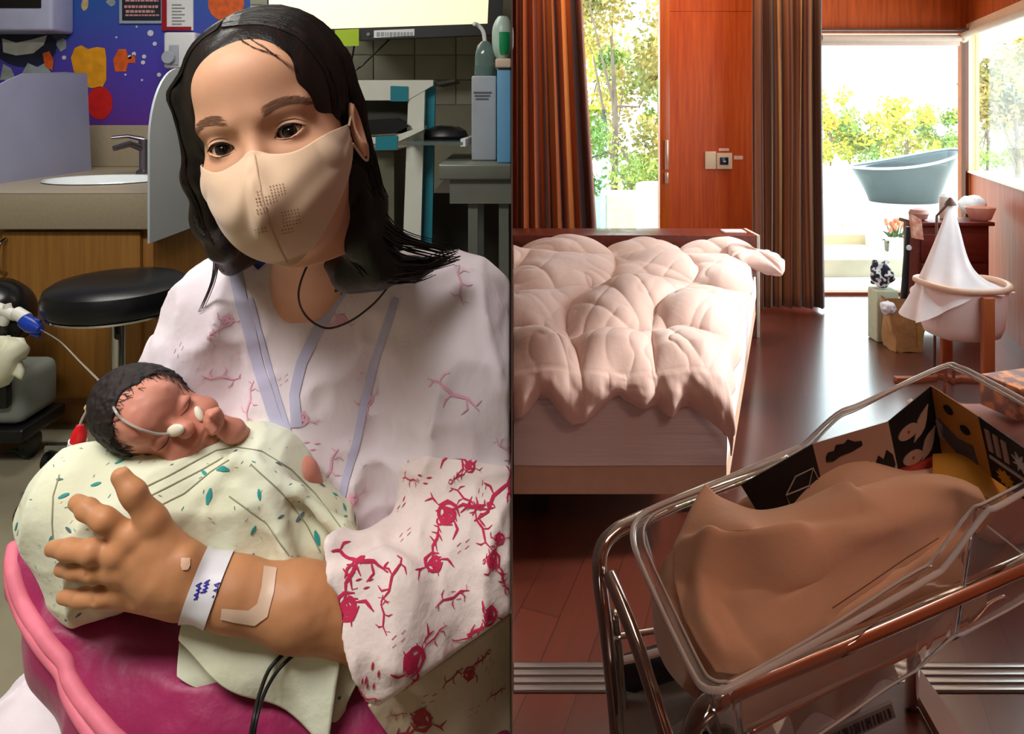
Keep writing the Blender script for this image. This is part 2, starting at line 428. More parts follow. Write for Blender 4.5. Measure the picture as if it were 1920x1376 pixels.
for i, (x, y, r_) in enumerate(stars):
    sticker('star_sticker', [(circ(x, y, r_, r_, 8), Mwht)], 'small round white star dot on the blue-violet mural', cat='sticker', group='white star dots on the mural')

# ---- framed notice, sign holder, soap dispenser
t = empty('framed_notice', P(265, 42, WY), 'dark printed notice in a pale grey frame on the blue mural', 'notice')
mb = MB(); x0, x1, y0, y1 = 224, 306, -60, 44
A = P(x0, y1, WY-.012); B = P(x1, y0, WY-.012)
mb.box((A.x, WY-.014, A.z), (B.x, WY-.002, B.z)); mb.build('frame', mat('frame_grey', rgb(150, 162, 180), .4, noise=.08), t)
A = P(229, 38, WY-.017); B = P(301, -54, WY-.017); MB().box((A.x, WY-.0175, A.z), (B.x, WY-.013, B.z)).build('notice_print', mat('notice_dark', rgb(28, 32, 48), .5, noise=.1), t)
mb = MB()
for (yy, h_, xa, xb) in [(10, 5, 233, 296), (19, 5, 236, 290), (27, 3, 235, 298), (-2, 5, 235, 297)]:
    rr = random.Random(int(yy)); x = xa
    while x < xb:
        w_ = rr.uniform(3, 8); A = P(x, yy+h_, WY-.019); B = P(min(x+w_, xb), yy, WY-.019); mb.box((A.x, WY-.0195, A.z), (B.x, WY-.0172, B.z)); x += w_+1.6
mb.build('lettering', mat('notice_pink', rgb(205, 150, 150), .5, noise=.3, nscale=60), t)
t = empty('sign_holder', P(335, 55, WY), 'white notice sheet with dark red border above the soap dispenser', 'notice')
def pbox(mb, xa, ya, xb, yb, Y0, Y1, bev=0):
    """box whose front face fills the pixel rectangle at depth Y0"""
    A = P(xa, yb, Y0); B = P(xb, ya, Y0); return mb.box((A.x, Y0, A.z), (B.x, Y1, B.z), bev)
pbox(MB(), 303, -60, 362, 57, WY-.012, WY-.002).build('sheet', mat('sheet_white', rgb(222, 222, 226), .4, noise=.05), t)
mb = MB(); pbox(mb, 303, -60, 312, 57, WY-.016, WY-.012); pbox(mb, 312, 50, 358, 57, WY-.016, WY-.012); mb.build('border', mat('sign_red', rgb(150, 18, 38), .4, noise=.1), t)
mb = MB()
for yy in range(8, 46, 6): pbox(mb, 322, yy, 348-(yy % 12), yy+2, WY-.015, WY-.012)
mb.build('lettering', mat('print_grey', rgb(140, 145, 150), .5, noise=.1), t)
t = empty('soap_dispenser', P(338, 130, WY), 'white wall soap dispenser with grey window beside the mural', 'dispenser')
pbox(MB(), 306, 60, 366, 128, WY-.09, WY-.002, .012).build('body', mat('plastic_white', rgb(215, 215, 220), .35, noise=.04), t)
mb = MB(); c = P(316, 108, WY-.10); mb.lathe(c, [(.028, -.001), (.03, .005), (.026, .012)], 24, (1, 0, 0), (0, 0, 1), (0, -1, 0)); pbox(mb, 316, 84, 334, 122, WY-.096, WY-.088, .006)
mb.build('window', mat('plastic_grey', rgb(160, 165, 178), .3, noise=.08), t)
t = empty('towel_dispenser', P(40, 64, WY), 'pale lavender wall dispenser with black front panel at top left', 'dispenser')
pbox(MB(), -80, -80, 97, 58, WY-.16, WY-.002, .015).build('body', mat('plastic_lavender', rgb(178, 182, 215), .4, noise=.05), t)
pbox(MB(), -80, -80, 76, 15, WY-.165, WY-.155, .003).build('front_panel', mat('panel_black', rgb(18, 18, 22), .25, noise=.1), t)
o = tag(pbox(MB(), 97, -60, 122, 70, WY-.03, WY-.002).build('wall_trim', mat('trim_slate', rgb(62, 70, 76), .6, noise=.1)), 'slate grey upright strip between dispenser and blue mural', 'trim')

# ---- counter, sink, splash panels, cabinet
XR = P(281, 370, 2.2).x; CT = 1.225
M_ct = mat('counter_beige', rgb(158, 146, 124), .35, noise=.07, nscale=90, detail=2)
t = empty('sink_counter', (XR-.6, 2.6, 1.1), 'beige stone sink counter with thick front edge and backsplash', 'counter')
sc = P(185, 338, 2.5); sx, sy, srx, sry = P(196, 338, 2.58).x, 2.58, .205, .16
def counter_top():
    mb = MB(); n = 48
    # top surface with an oval hole
    ring = [(sx+srx*math.cos(2*math.pi*i/n), sy+sry*math.sin(2*math.pi*i/n)) for i in range(n)]
    x0, x1, y0, y1 = -2.6, XR, 2.2, BY
    def outer(i):
        a = 2*math.pi*i/n; c_, s_ = math.cos(a), math.sin(a)
        k = min((x1-sx)/c_ if c_ > 1e-9 else 9e9, (x0-sx)/c_ if c_ < -1e-9 else 9e9, (y1-sy)/s_ if s_ > 1e-9 else 9e9, (y0-sy)/s_ if s_ < -1e-9 else 9e9)
        return (sx+c_*k, sy+s_*k)
    ou = [outer(i) for i in range(n)]
    vs_ = [(x, y, CT) for x, y in ring]+[(x, y, CT) for x, y in ou]
    fs = []
    corners = {}
    for i in range(n):
        j = (i+1) % n; fs.append([i, n+i, n+j, j])
        (xa, ya), (xb, yb) = ou[i], ou[j]
        if abs(xa-xb) > 1e-6 and abs(ya-yb) > 1e-6:   # corner missing
            cx_ = x1 if max(xa, xb) > sx+.1 and (abs(xa-x1) < 1e-6 or abs(xb-x1) < 1e-6) else x0
            cy_ = y1 if (abs(ya-y1) < 1e-6 or abs(yb-y1) < 1e-6) else y0
            vs_.append((cx_, cy_, CT)); fs.append([n+i, len(vs_)-1, n+j])
    mb.add(vs_, fs)
    mb.add([(x, y, CT) for x, y in ring]+[(x, y, CT-.03) for x, y in ring], [[i, (i+1) % n, n+(i+1) % n, n+i] for i in range(n)])
    return mb
mb = counter_top()
mb.box((-2.6, 2.2, CT-.115), (XR, 2.225, CT-.0005), .004); mb.box((XR-.02, 2.225, CT-.115), (XR, BY, CT-.0005), .003)
mb.build('worktop', M_ct, t)
MB().box((-2.6, BY-.025, CT+.0005), (XR, BY-.006, 1.415), .003).build('backsplash', M_ct, t)
o = MB(); n = 48
prof = [(1.0, 0), (.985, .003), (.95, .001), (.90, -.02), (.78, -.07), (.5, -.115), (.15, -.13), (.02, -.131)]
vs_ = [(sx+srx*r_*1.03*math.cos(2*math.pi*k/n), sy+sry*r_*1.03*math.sin(2*math.pi*k/n), CT+.004+z_) for r_, z_ in prof for k in range(n)]
o.add(vs_, [[i*n+k, i*n+(k+1) % n, (i+1)*n+(k+1) % n, (i+1)*n+k] for i in range(len(prof)-1) for k in range(n)]+[[(len(prof)-1)*n+k for k in range(n)]])
tag(o.build('sink_basin', mat('porcelain', rgb(232, 238, 240), .12, noise=.02, coat=.5)), 'white oval porcelain basin set in the beige counter', 'sink')
t = empty('faucet', (P(268, 300, 2.95).x, 2.95, CT), 'dull metal lever faucet behind the white basin', 'faucet')
fx = P(270, 300, 2.85).x; Mfa = mat('faucet_metal', rgb(120, 112, 122), .28, .85, noise=.1)
mb = MB().lathe((fx, 2.85, CT), [(.03, 0), (.03, .01), (.018, .02), (.018, .10), (.022, .12), (.02, .14)], 20); mb.tube([(fx, 2.85, CT+.10), (fx-.03, 2.80, CT+.125), (fx-.06, 2.74, CT+.11)], [.014, .013, .011])
mb.build('spout', Mfa, t)
MB().tube([(fx, 2.85, CT+.14), (fx-.05, 2.82, CT+.155), (fx-.10, 2.79, CT+.15)], [.016, .013, .011], flat=.6).build('lever', Mfa, t)
Msp = mat('frosted_panel', rgb(150, 152, 178), .45, noise=.06, nscale=5)
mb = MB(); pts = [P(-60, 345, 2.24), P(-10, 338, 2.28)]
# left splash panel stands on the counter, running back to the wall
pa = [(-80, 348, 2.3), (168, 290, 3.0), (160, 138, 3.0), (118, 135, 2.9), (40, 138, 2.6), (12, 150, 2.5), (-80, 200, 2.3)]
pl = [P(x, y, Y) for x, y, Y in pa]; pl[0].z = CT; pl[1].z = CT
nrm = (pl[1]-pl[0]).cross(Vector((0, 0, 1))).normalized()
mb.prism(pl, nrm*.008)
tag(mb.build('splash_panel', Msp), 'grey lavender frosted splash panel standing on counter left of sink', 'splash panel')
mb = MB(); base0 = P(281, 440, 2.17); xq = XR+.003
prof = [(2.2, CT-.16)]+[(2.2, CT+.19)]
loop = []
ya, yb, z1 = 2.18, 2.75, P(300, 130, 2.45).z
for i in range(13):
    a = math.pi/2*i/12; loop.append((ya+.20*(1-math.sin(a)) if False else ya+.2-.2*math.cos(a)*1.0, z1-.25+.25*math.sin(a)))
loop = [(ya, CT-.155)]+loop+[(yb, z1), (yb, CT-.155)]
mb.prism([(xq, y, z) for y, z in loop], (.007, 0, 0))
tag(mb.build('splash_panel', mat('frosted_white', rgb(205, 214, 222), .35, noise=.05, nscale=5, trans=.15)), 'whitish rounded splash panel fixed to the counter end beside her hair', 'splash panel')
t = empty('sink_cabinet', (XR-.6, 2.6, LF), 'light brown wooden cabinet under the beige sink counter', 'cabinet')
M_wood = mat('maple_laminate', rgb(168, 118, 52), .45, col2=rgb(150, 100, 42), nscale=6, stretch=(14, 14, .6), bump=.03)
CB = CT-.118
MB().box((-2.59, 2.26, LF+.10), (XR-.02, BY-.03, CB), .002).build('body', M_wood, t)
kx = P(60, 800, 2.3).x
MB().box((kx, 2.30, LF+.001), (XR-.06, BY-.1, LF+.10)).build('plinth', mat('plinth_wood', rgb(140, 92, 40), .5, noise=.15), t)
for (xa, xb, hx) in [(-2.585, -2.0, -2.05), (P(2, 500, 2.24).x-.0, P(281, 500, 2.24).x-.03, P(6, 480, 2.24).x)]:
    d = MB().box((xa+.002, 2.24, LF+.115), (xb-.002, 2.2585, CB-.01), .003).build('door', M_wood, t)
    z0 = P(6, 515, 2.22).z; z1_ = P(6, 450, 2.22).z
    MB().tube(spline([(hx+.01, 2.238, z0), (hx+.012, 2.205, z0+.015), (hx+.012, 2.2, (z0+z1_)/2), (hx+.012, 2.205, z1_-.015), (hx+.01, 2.238, z1_)], 5), .006, 8).build('handle', mat('steel', rgb(170, 168, 162), .25, 1, noise=.05), d)

# ---- black stool
c = P(222, 545, 1.95); sz = c.z
t = empty('stool', (c.x, c.y, LF), 'round black padded stool on a chrome stem before the cabinet', 'stool')
rr_ = .186
MB().lathe((c.x, c.y, sz), [(.001, .035), (rr_*.6, .036), (rr_*.86, .030), (rr_*.96, .018), (rr_, -.004), (rr_*.99, -.032), (rr_*.95, -.042), (.02, -.044)], 64).build('seat', mat('black_vinyl', rgb(13, 15, 20), .32, noise=.15, nscale=40, bump=.05, bscale=200, bdist=.001), t)
Mchr = mat('chrome', rgb(200, 200, 200), .08, 1, noise=.03)
MB().lathe((c.x, c.y, sz-.056), [(rr_*.80, 0), (rr_*.93, .004), (rr_*.94, .010), (rr_*.9, .013)], 64).build('ring', Mchr, t)
MB().lathe((c.x, c.y, LF+.07), [(.03, 0), (.03, .14), (.018, .15), (.018, sz-LF-.127)], 24).build('stem', Mchr, t)
MB().tube([(c.x, c.y-.01, sz-.075), (c.x+.05, c.y-.09, sz-.10)], [.006, .009], 8).build('lever', mat('black_plastic', rgb(16, 16, 18), .35, noise=.1), t)
for k in range(5):
    a = 2*math.pi*k/5+.4; e = Vector((c.x+.24*math.cos(a), c.y+.24*math.sin(a), LF+.065))
    MB().tube([(c.x, c.y, LF+.09), e], [.022, .014], 8).build('leg', Mchr, t)
    MB().lathe(e-Vector((0, 0, .04))+Vector((-.012, 0, 0)), [(.018, 0), (.025, .004), (.025, .02), (.018, .024)], 16, (0, 1, 0), (0, 0, 1), (1, 0, 0)).build('caster', mat('black_plastic', rgb(16, 16, 18), .35), t)

# ---- monitor with cream screen, sticky note, cables
MY = 2.6
t = empty('monitor', P(710, 60, MY), 'wall monitor with cream screen and black lower bezel above her head', 'monitor')
a, b_ = P(505, -330, MY), P(938, -330, MY)
zb = lambda x: None
def quadbox(mb, pix, Y0, Y1): return mb.prism([P(x, y, Y0) for x, y in pix], (0, Y1-Y0, 0))
quadbox(MB(), [(501, 82), (940, 64), (952, -200), (501, -200)], MY, MY+.05).build('housing', mat('black_plastic', rgb(16, 16, 18), .35, noise=.1), t)
quadbox(MB(), [(504, 58), (914, 44), (924, -190), (504, -190)], MY-.003, MY+.0).build('screen', mat('cream_screen', rgb(250, 238, 200), .4, noise=.02, emis=rgb(250, 232, 190), estr=.42), t)
quadbox(MB(), [(701, 71), (777, 67), (777, 54), (701, 57)], MY-.003, MY).build('asset_label', mat('paper_white', rgb(205, 205, 208), .5, noise=.04), t)
mb = MB(); rr = random.Random(2); x = 706
while x < 770:
    w_ = rr.uniform(2, 6); quadbox(mb, [(x, 68), (x+w_, 67.6), (x+w_, 60), (x, 60.5)], MY-.004, MY-.003); x += w_+2
mb.build('lettering', mat('print_grey', rgb(140, 145, 150), .5, noise=.1), t)
MB().lathe(P(691, 65, MY-.001), [(.007, 0), (.007, .004), (.004, .005)], 16, (1, 0, 0), (0, 0, 1), (0, -1, 0)).build('power_button', mat('button_grey', rgb(110, 112, 115), .4, noise=.05), t)
MB().box((P(600, 0, MY).x, MY+.0505, 1.85), (P(760, 0, MY).x, BY-.001, 2.0)).build('wall_bracket', mat('black_plastic', rgb(16, 16, 18), .35), t)
tag(quadbox(MB(), [(628, 87), (673, 86), (673, 54), (628, 56)], MY-.006, MY-.0045).build('sticky_note', mat('note_green', rgb(150, 178, 30), .6, noise=.05)), 'lime green sticky note under the cream screen', 'sticky note')
Mcab = mat('cable_black', rgb(20, 20, 20), .4, noise=.1)
for pts in ([(664, 86), (661, 105), (655, 130)], [(732, 72), (705, 98), (680, 122), (660, 142)]):
    mb = MB().tube(spline([P(x, y, MY+.03) for x, y in pts]+[P(pts[-1][0]-10, pts[-1][1]+60, 2.9)], 6), .0035, 8)
    tag(mb.build('cable', Mcab), 'black cable hanging straight below the green sticky note' if len(pts) == 3 and pts[0][0] == 664 else 'black cable slanting down from the monitor\'s label', 'cable')

# tiled ledge line behind the monitor
M_tile = mat('wall_tile', rgb(168, 168, 148), .5, noise=.1, nscale=8)
mb = MB()
for r_ in range(5):
    for q in range(7):
        x = P(470, 0, BY).x+q*.19; z = 1.51+r_*.115
        if x+.186 < -.01: mb.box((x, BY-.008, z), (x+.186, BY-.0005, z+.112), .002)
o = mb.build('wall_tile', M_tile); o['kind'] = 'structure'

# ---- trolley with teal trim (equipment cart)
CY = 1.75
Mcw = mat('cart_white', rgb(205, 208, 196), .35, noise=.05); Mteal = mat('cart_teal', rgb(22, 120, 135), .4, noise=.1); Mdk = mat('cart_dark', rgb(48, 48, 38), .6, noise=.15)
t = empty('equipment_cart', P(720, 600, CY+.1).copy(), 'white equipment cart with teal corners and posts behind her shoulder', 'cart')
t.location.z = LF
mb = MB(); quadbox(mb, [(610, 150), (812, 150), (812, 160), (764, 188), (610, 188)], CY, CY+.22); mb.build('top_housing', Mcw, t)
mb = MB(); quadbox(mb, [(732, 161), (765, 162), (765, 190), (732, 190)], CY-.004, CY); quadbox(mb, [(797, 152), (816, 152), (800, 950), (776, 950)], CY+.03, CY+.05); mb.build('corner_trim', Mteal, t)
mb = MB(); quadbox(mb, [(766, 165), (797, 155), (775, 950), (738, 950)], CY+.002, CY+.028); mb.build('post', Mcw, t)
mb = MB(); quadbox(mb, [(610, 189), (765, 189), (765, 250), (610, 250)], CY+.05, CY+.06); mb.build('bay_back', Mdk, t)
mb = MB(); quadbox(mb, [(816, 154), (853, 148), (853, 153), (818, 160)], CY+.03, CY+.20); mb.build('rear_lip', Mdk, t)
mb = MB(); quadbox(mb, [(680, 258), (735, 256), (795, 236), (795, 243), (742, 268), (680, 270)], CY-.03, CY+.10); mb.build('shelf', Mcw, t)
mb = MB(); quadbox(mb, [(704, 256), (745, 254), (745, 280), (704, 282)], CY-.036, CY-.031); mb.build('shelf_corner', Mteal, t)
mb = MB().box((P(600, 0, CY).x, CY+.03, LF+.08), (P(735, 0, CY).x, CY+.3, P(0, 285, CY).z)); mb.build('lower_cabinet', mat('cart_grey_green', rgb(92, 92, 74), .6, noise=.15), t)
for x in (P(615, 0, CY).x, P(775, 0, CY).x):
    for y in (CY+.06, CY+.27): MB().lathe((x-.012, y, LF+.04), [(.02, 0), (.038, .004), (.038, .02), (.02, .024)], 16, (0, 1, 0), (0, 0, 1), (1, 0, 0)).build('caster', mat('black_plastic', rgb(16, 16, 18), .35), t)
mb = MB(); quadbox(mb, [(676, 226), (742, 222), (768, 236), (740, 250), (680, 254)], CY-.02, CY+.04)
tag(mb.build('instrument_tray', mat('tray_black', rgb(20, 20, 24), .3, noise=.2)), 'black instrument tray on the cart shelf', 'tray')

# ---- counter at right with glass shelf, mouse, bottle, boxes
t = empty('glass_shelf', P(850, 265, 1.72), 'clear glass shelf with white front edge beyond the cart', 'shelf')
g0 = [P(762, 268, 1.66), P(868, 268, 1.66), P(892, 248, 1.92), P(790, 248, 1.92)]
for p in g0: p.z = P(0, 266, 1.66).z
MB().prism(g0, (0, 0, -.008)).build('pane', mat('shelf_glass', rgb(150, 170, 165), .1, trans=.7, noise=.03), t)
MB().obox((g0[1]+g0[2])/2+Vector((0, 0, -.002)), (g0[2]-g0[1]).normalized(), (g0[2]-g0[1]).normalized().cross(Vector((0, 0, 1))), (0, 0, 1), ((g0[2]-g0[1]).length/2, .006, .009)).build('edge_strip', mat('plastic_white', rgb(215, 215, 220), .35), t)
MB().box((P(790, 0, 1.9).x, 1.925, LF+.2), (P(800, 0, 1.9).x, 1.94, g0[0].z-.009)).build('bracket', Mcw, t)
c = P(836, 250, 1.78); c.z = g0[0].z
mb = MB(); mb.lathe(c+Vector((0, 0, .001)), [(.045, 0), (.05, .008), (.045, .022), (.03, .032), (.01, .036)], 28, ex=1.15, ey=.8)
o = mb.build('button', mat('black_rubber', rgb(14, 14, 15), .4)); o.name = 'computer_mouse'
tag(o, 'black computer mouse like device resting on the glass shelf', 'mouse')
TY = 1.55; TZ = P(0, 308, TY).z
t = empty('side_table', (P(900, 0, TY).x, TY+.2, LF), 'grey steel table at the edge of the hospital room', 'table')
Mst = mat('brushed_steel', rgb(105, 110, 100), .4, .35, noise=.1)
MB().box((P(822, 0, TY).x, TY, TZ-.035), (-.0015, TY+.42, TZ), .004).build('table_top', Mst, t)
MB().box((P(842, 0, TY).x, TY+.015, TZ-.09), (-.002, TY+.03, TZ-.036)).build('apron', Mst, t)
for x in (P(876, 0, TY).x, -.03):
    for y in (TY+.03, TY+.38): MB().box((x, y, LF), (x+.022, y+.022, TZ-.036)).build('leg', Mst, t)
t = empty('document_box', P(915, 300, TY+.1), 'pale grey plastic box with a printed label on the steel table', 'box')
t.location.z = TZ
xa, xb = P(884, 0, TY+.1).x, P(931, 0, TY+.1).x
MB().box((xa, TY+.1, TZ), (xb, TY+.2, P(0, 142, TY+.1).z), .005).build('body', mat('plastic_pale', rgb(150, 156, 162), .4, noise=.1, nscale=15), t)
mb = MB()
for k, yy in enumerate((172, 178, 184)): pbox(mb, 888+2*k, yy, 922-3*k, yy+3, TY+.0985, TY+.1)
mb.build('lettering', mat('print_dark', rgb(82, 80, 88), .5, noise=.1), t)
t = empty('blue_box', (P(945, 0, TY).x, TY+.05, TZ), 'light blue storage box with beige rim on the steel table', 'box')
MB().box((P(932, 0, TY+.03).x, TY+.03, TZ), (-.002, TY+.25, P(0, 128, TY+.03).z), .004).build('body', mat('box_blue', rgb(92, 148, 185), .5, noise=.1, nscale=6), t)
MB().box((P(929, 0, TY+.03).x, TY+.02, P(0, 128, TY+.03).z+.0005), (-.0018, TY+.26, P(0, 110, TY+.03).z), .004).build('rim', mat('rim_beige', rgb(190, 172, 150), .5, noise=.05), t)
ZB = P(0, 142, TY+.1).z
t = empty('pump_bottle', (P(911, 0, TY+.13).x, TY+.13, ZB), 'clear pump bottle with teal liquid standing on the grey box', 'bottle')
cx_, cy_ = P(909, 0, TY+.14).x, TY+.145
MB().lathe((cx_, cy_, ZB+.001), [(.024, 0), (.026, .006), (.024, .05), (.018, .075), (.009, .085)], 24, ex=1, ey=.9).build('bottle_body', mat('clear_plastic', rgb(130, 160, 155), .12, trans=.6, noise=.03), t)
MB().lathe((cx_, cy_, ZB+.002), [(.022, 0), (.0235, .006), (.0235, .024)], 24, ex=.95, ey=.85).build('liquid', mat('teal_liquid', rgb(15, 95, 95), .2, noise=.1), t)
MB().tube(spline([(cx_, cy_, ZB+.086), (cx_-.004, cy_, ZB+.11), (cx_-.016, cy_, ZB+.125), (cx_-.026, cy_-.01, ZB+.128)], 4), .005, 8).build('pump', mat('plastic_white', rgb(215, 215, 220), .35), t)
ZC = P(0, 110, TY+.03).z
t = empty('wipes_pack', (P(945, 0, TY+.1).x, TY+.1, ZC), 'white and green soft pack lying on the blue box rim', 'pack')
def wp(u, v):
    a = 2*math.pi*u; return Vector((P(938, 0, TY+.12).x+.006+.026*math.cos(a)*(1-.55*abs(2*v-1)**3), TY+.12+.035*math.sin(a)*(1-.5*abs(2*v-1)**3), ZC+.002+.105*v))
MB().grid(wp, 24, 12).build('wrapper', mat('pack_white', rgb(165, 190, 178), .35, noise=.12, nscale=25), t)
MB().grid(lambda u, v: wp(.70+.16*u, .12+.5*v)+Vector((0, -.002, 0)), 8, 8, .0005).build('green_print', mat('pack_green', rgb(10, 135, 80), .4, noise=.1), t)
o = MB().box((P(810, 0, 2.1).x, 2.1, LF), (-.002, 2.5, P(0, 300, 2.1).z-.1)).build('base_unit', mat('unit_olive', rgb(62, 58, 48), .7, noise=.1))
tag(o, 'dark olive low base unit behind the steel table', 'cabinet')

# ---- left edge: breathing machine, tube fittings, hanging cloth
t = empty('breathing_machine', (P(-30, 600, 2.05).x, 2.05, LF), 'black round machine head on a grey base at the left edge', 'machine')
c = P(-8, 590, 2.0)
MB().lathe(c, [(.03, .09), (.075, .08), (.098, .045), (.10, -.03), (.08, -.065), (.03, -.075)], 40, (1, 0, 0), (0, 0, 1), (0, -1, 0)).build('head', mat('black_gloss', rgb(20, 20, 23), .2, noise=.15, nscale=30), t)
bx1 = P(46, 0, 2.0).x
MB().box((-2.0, 1.99, LF+.13), (bx1, 2.16, P(0, 700, 2.0).z), .03).build('base', mat('machine_grey', rgb(128, 134, 128), .4, noise=.08), t)
MB().box((-2.0, 1.975, LF+.09), (bx1+.012, 2.17, LF+.128), .008).build('bumper', mat('black_plastic', rgb(16, 16, 18), .35), t)
MB().box((-1.7, 1.965, P(0, 765, 1.98).z), (P(20, 0, 1.98).x, 1.992, P(0, 712, 1.98).z), .012).build('dial_panel', mat('black_gloss', rgb(20, 20, 23), .2), t)
MB().tube([c+Vector((-.02, .06, -.06)), Vector((c.x-.03, 2.08, P(0, 705, 2.0).z))], .035, 12).build('column', mat('black_plastic', rgb(16, 16, 18), .35), t)
for x in (-1.9, bx1-.05): MB().lathe((x, 2.08, LF+.04), [(.02, 0), (.04, .004), (.04, .02), (.02, .024)], 16, (0, 1, 0), (0, 0, 1), (1, 0, 0)).build('caster', mat('black_plastic', rgb(16, 16, 18), .35), t)
t = empty('tube_connector', P(30, 595, 1.88), 'white and blue tube connector plugged on the black machine head', 'connector')
Mcon = mat('connector_white', rgb(225, 225, 215), .3, noise=.05)
mb = MB()
mb.tube([P(-12, 575, 1.90), P(14, 585, 1.88), P(30, 592, 1.87)], [.016, .015, .014], 14); mb.tube([P(4, 606, 1.88), P(16, 584, 1.88), P(13, 570, 1.88)], [.015, .012, .010], 12)
mb.tube([P(30, 586, 1.87), P(50, 598, 1.86)], [.017, .017], 14); mb.build('fitting', Mcon, t)
mb = MB().tube([P(44, 600, 1.855), P(60, 610, 1.85), P(76, 618, 1.84)], [.018, .021, .011], 14); mb.tube([P(62, 602, 1.85), P(76, 603, 1.85)], [.009, .006], 8); mb.tube([P(60, 622, 1.85), P(75, 630, 1.85)], [.009, .006], 8)
mb.build('blue_cap', mat('connector_blue', rgb(22, 60, 170), .3, noise=.1), t)
def glove(u, v):
    x = -45+90*u; y = 640+70*v
    return P(x+4*math.sin(9*v), y+8*math.sin(5*u)*v-10*u*(1-v)+((u-.5)**2)*12, 1.93-.03*math.sin(3.1*u)*math.sin(3.1*v)+.014*math.sin(11*u+7*v))
o = MB().grid(glove, 24, 18, .018).build('folded_cloth', mat('cloth_cream', rgb(225, 225, 200), .8, noise=.08, bump=.3, bscale=40), smooth=True)
tag(o, 'cream folded cloth hanging on the machine at left edge', 'cloth')
lp = [Pz(10, 848, LF+.003), Pz(30, 845, LF+.004), Pz(55, 860, LF+.003)]
tag(MB().tube(lp, [.004, .007, .004], 8).build('green_clip', mat('clip_green', rgb(40, 80, 62), .4, noise=.1)), 'small dark green clip lying on the hospital floor', 'clip')
# ================================================================ MOTHER, BABY, PILLOW
M_skin = mat('skin', rgb(212, 160, 128), .5, noise=.10, nscale=14, sss=.25, spec=.35, bump=.12, bscale=500, bdist=.0008)
M_skin_hand = M_skin
M_babyskin = mat('baby_skin', rgb(206, 138, 118), .48, noise=.16, nscale=22, sss=.3, spec=.4, bump=.15, bscale=300, bdist=.001)
M_hair = mat('hair_dark', rgb(12, 9, 9), .36, col2=rgb(36, 20, 15), nscale=9, stretch=(7, 7, .7), bump=.2, bscale=60, bstretch=(7, 7, .5), contrast=(.45, .8), spec=.5)
M_lash = mat('lash_dark', rgb(30, 18, 15), .6, noise=.1)
M_brow = mat('brow_brown', rgb(122, 84, 62), .8, noise=.2, nscale=200)

# ---- head frame (f: where the face looks, u: crown, s: her left)
HS = 1.06
HC = P(522, 250, .76)
hf = Vector((.06, -1, -.04)).normalized()
hu = Vector((-.262, -.03, .96)); hu = (hu-hf*hu.dot(hf)).normalized(); hsd = hu.cross(hf)
hsd = hf.cross(hu)*-1 if hf.cross(hu).x < 0 else hf.cross(hu)
def H(x, y, z): return HC+(hsd*x+hf*y+hu*z)*HS
def head_sdf():
    s = SDF((-.098, -.125, -.142), (.098, .128, .135), .0015)
    s.F = s.ell((0, -.018, .038), (.074, .094, .086))
    s.add(s.ell((0, .022, -.028), (.0655, .066, .088)), .02)
    s.add(s.ell((0, .036, -.088), (.042, .040, .032)), .02)
    for g in (-1, 1):
        s.add(s.ell((g*.036, .052, -.034), (.030, .030, .026)), .02)
        s.add(s.cap((g*.012, .078, .020), (g*.044, .064, .022), .010, .008), .018)
    s.add(s.ell((0, .052, .052), (.050, .036, .040)), .02)
    s.add(s.cap((0, .080, .006), (0, .104, -.040), .0065, .011), .012)
    s.add(s.ell((0, .082, -.075), (.024, .014, .014)), .012)
    for g in (-1, 1):
        s.sub(s.ell((g*.0315, .096, .001), (.0175, .013, .0105)), .012)
        c = (g*.0315, .0675, -.001)
        s.add(s.ell(c, (.0155, .0150, .0145)), .004)
        # almond opening, outer corner a little higher
        x = (s.X-c[0]); z = (s.Z-c[2]-.10*g*x*1.0)
        R1 = .0185; up_ = np.sqrt(x**2+(z+.0128)**2)-R1; dn = np.sqrt(x**2+(z-.0136)**2)-R1
        alm = np.maximum(np.maximum(up_, dn), .0675-s.Y)
        s.sub(alm+0*s.F, .0006)
        # ears
        s.add(s.ell((g*.078, -.004, -.018), (.007, .017, .030), [(.94, .34*-g, 0), (.34*g, .94, 0), (0, 0, 1)]), .006)
        s.sub(s.ell((g*.085, .004, -.014), (.0055, .009, .018)), .004)
    s.add(s.cap((0, -.03, -.07), (0, -.045, -.15), .048, .046), .025)
    return s.mesh()
hv, hq = head_sdf(); hv = relax(hv, hq, 2, .45)
hq = hq[:, ::-1]
HV = [H(*p) for p in hv.tolist()]

# ---- the rest of the body: neck, trunk, both arms, left hand, legs
LIM = -.0012
def body_sdf():
    s = SDF((-.66, .62, .50), (LIM+.012, 1.16, 1.48), .0035)
    s.F = s.ell(P(630, 730, 1.0), (.15, .085, .19))
    s.chain([H(0, -.04, -.09), P(585, 545, .935), P(600, 620, .985)], [.048, .050, .06], .03)
    s.chain([P(425, 600, .945), P(840, 610, .945)], [.036, .042], .04)
    s.add(s.ell(P(630, 1000, .99), (.15, .12, .16)), .06)
    s.chain([P(425, 600, .945), P(350, 800, .92), P(330, 950, .90), P(470, 1010, .88)], [.05, .042, .036, .034], .01)
    s.chain([P(840, 610, .945), P(880, 900, .90), P(890, 1060, .86)], [.055, .046, .044], .01)
    s.chain([P(890, 1060, .86), P(700, 1150, .78)], [.044, .042], .01)
    s.chain([P(740, 1250, 1.02), P(700, 1440, .86)], [.09, .08], .03)
    s.chain([P(520, 1250, 1.02), P(220, 1430, .93)], [.09, .07], .03)
    s.inter(s.plane((LIM-.004, 0, 0), (1, 0, 0)))
    return s.mesh()
bv, bq = body_sdf()
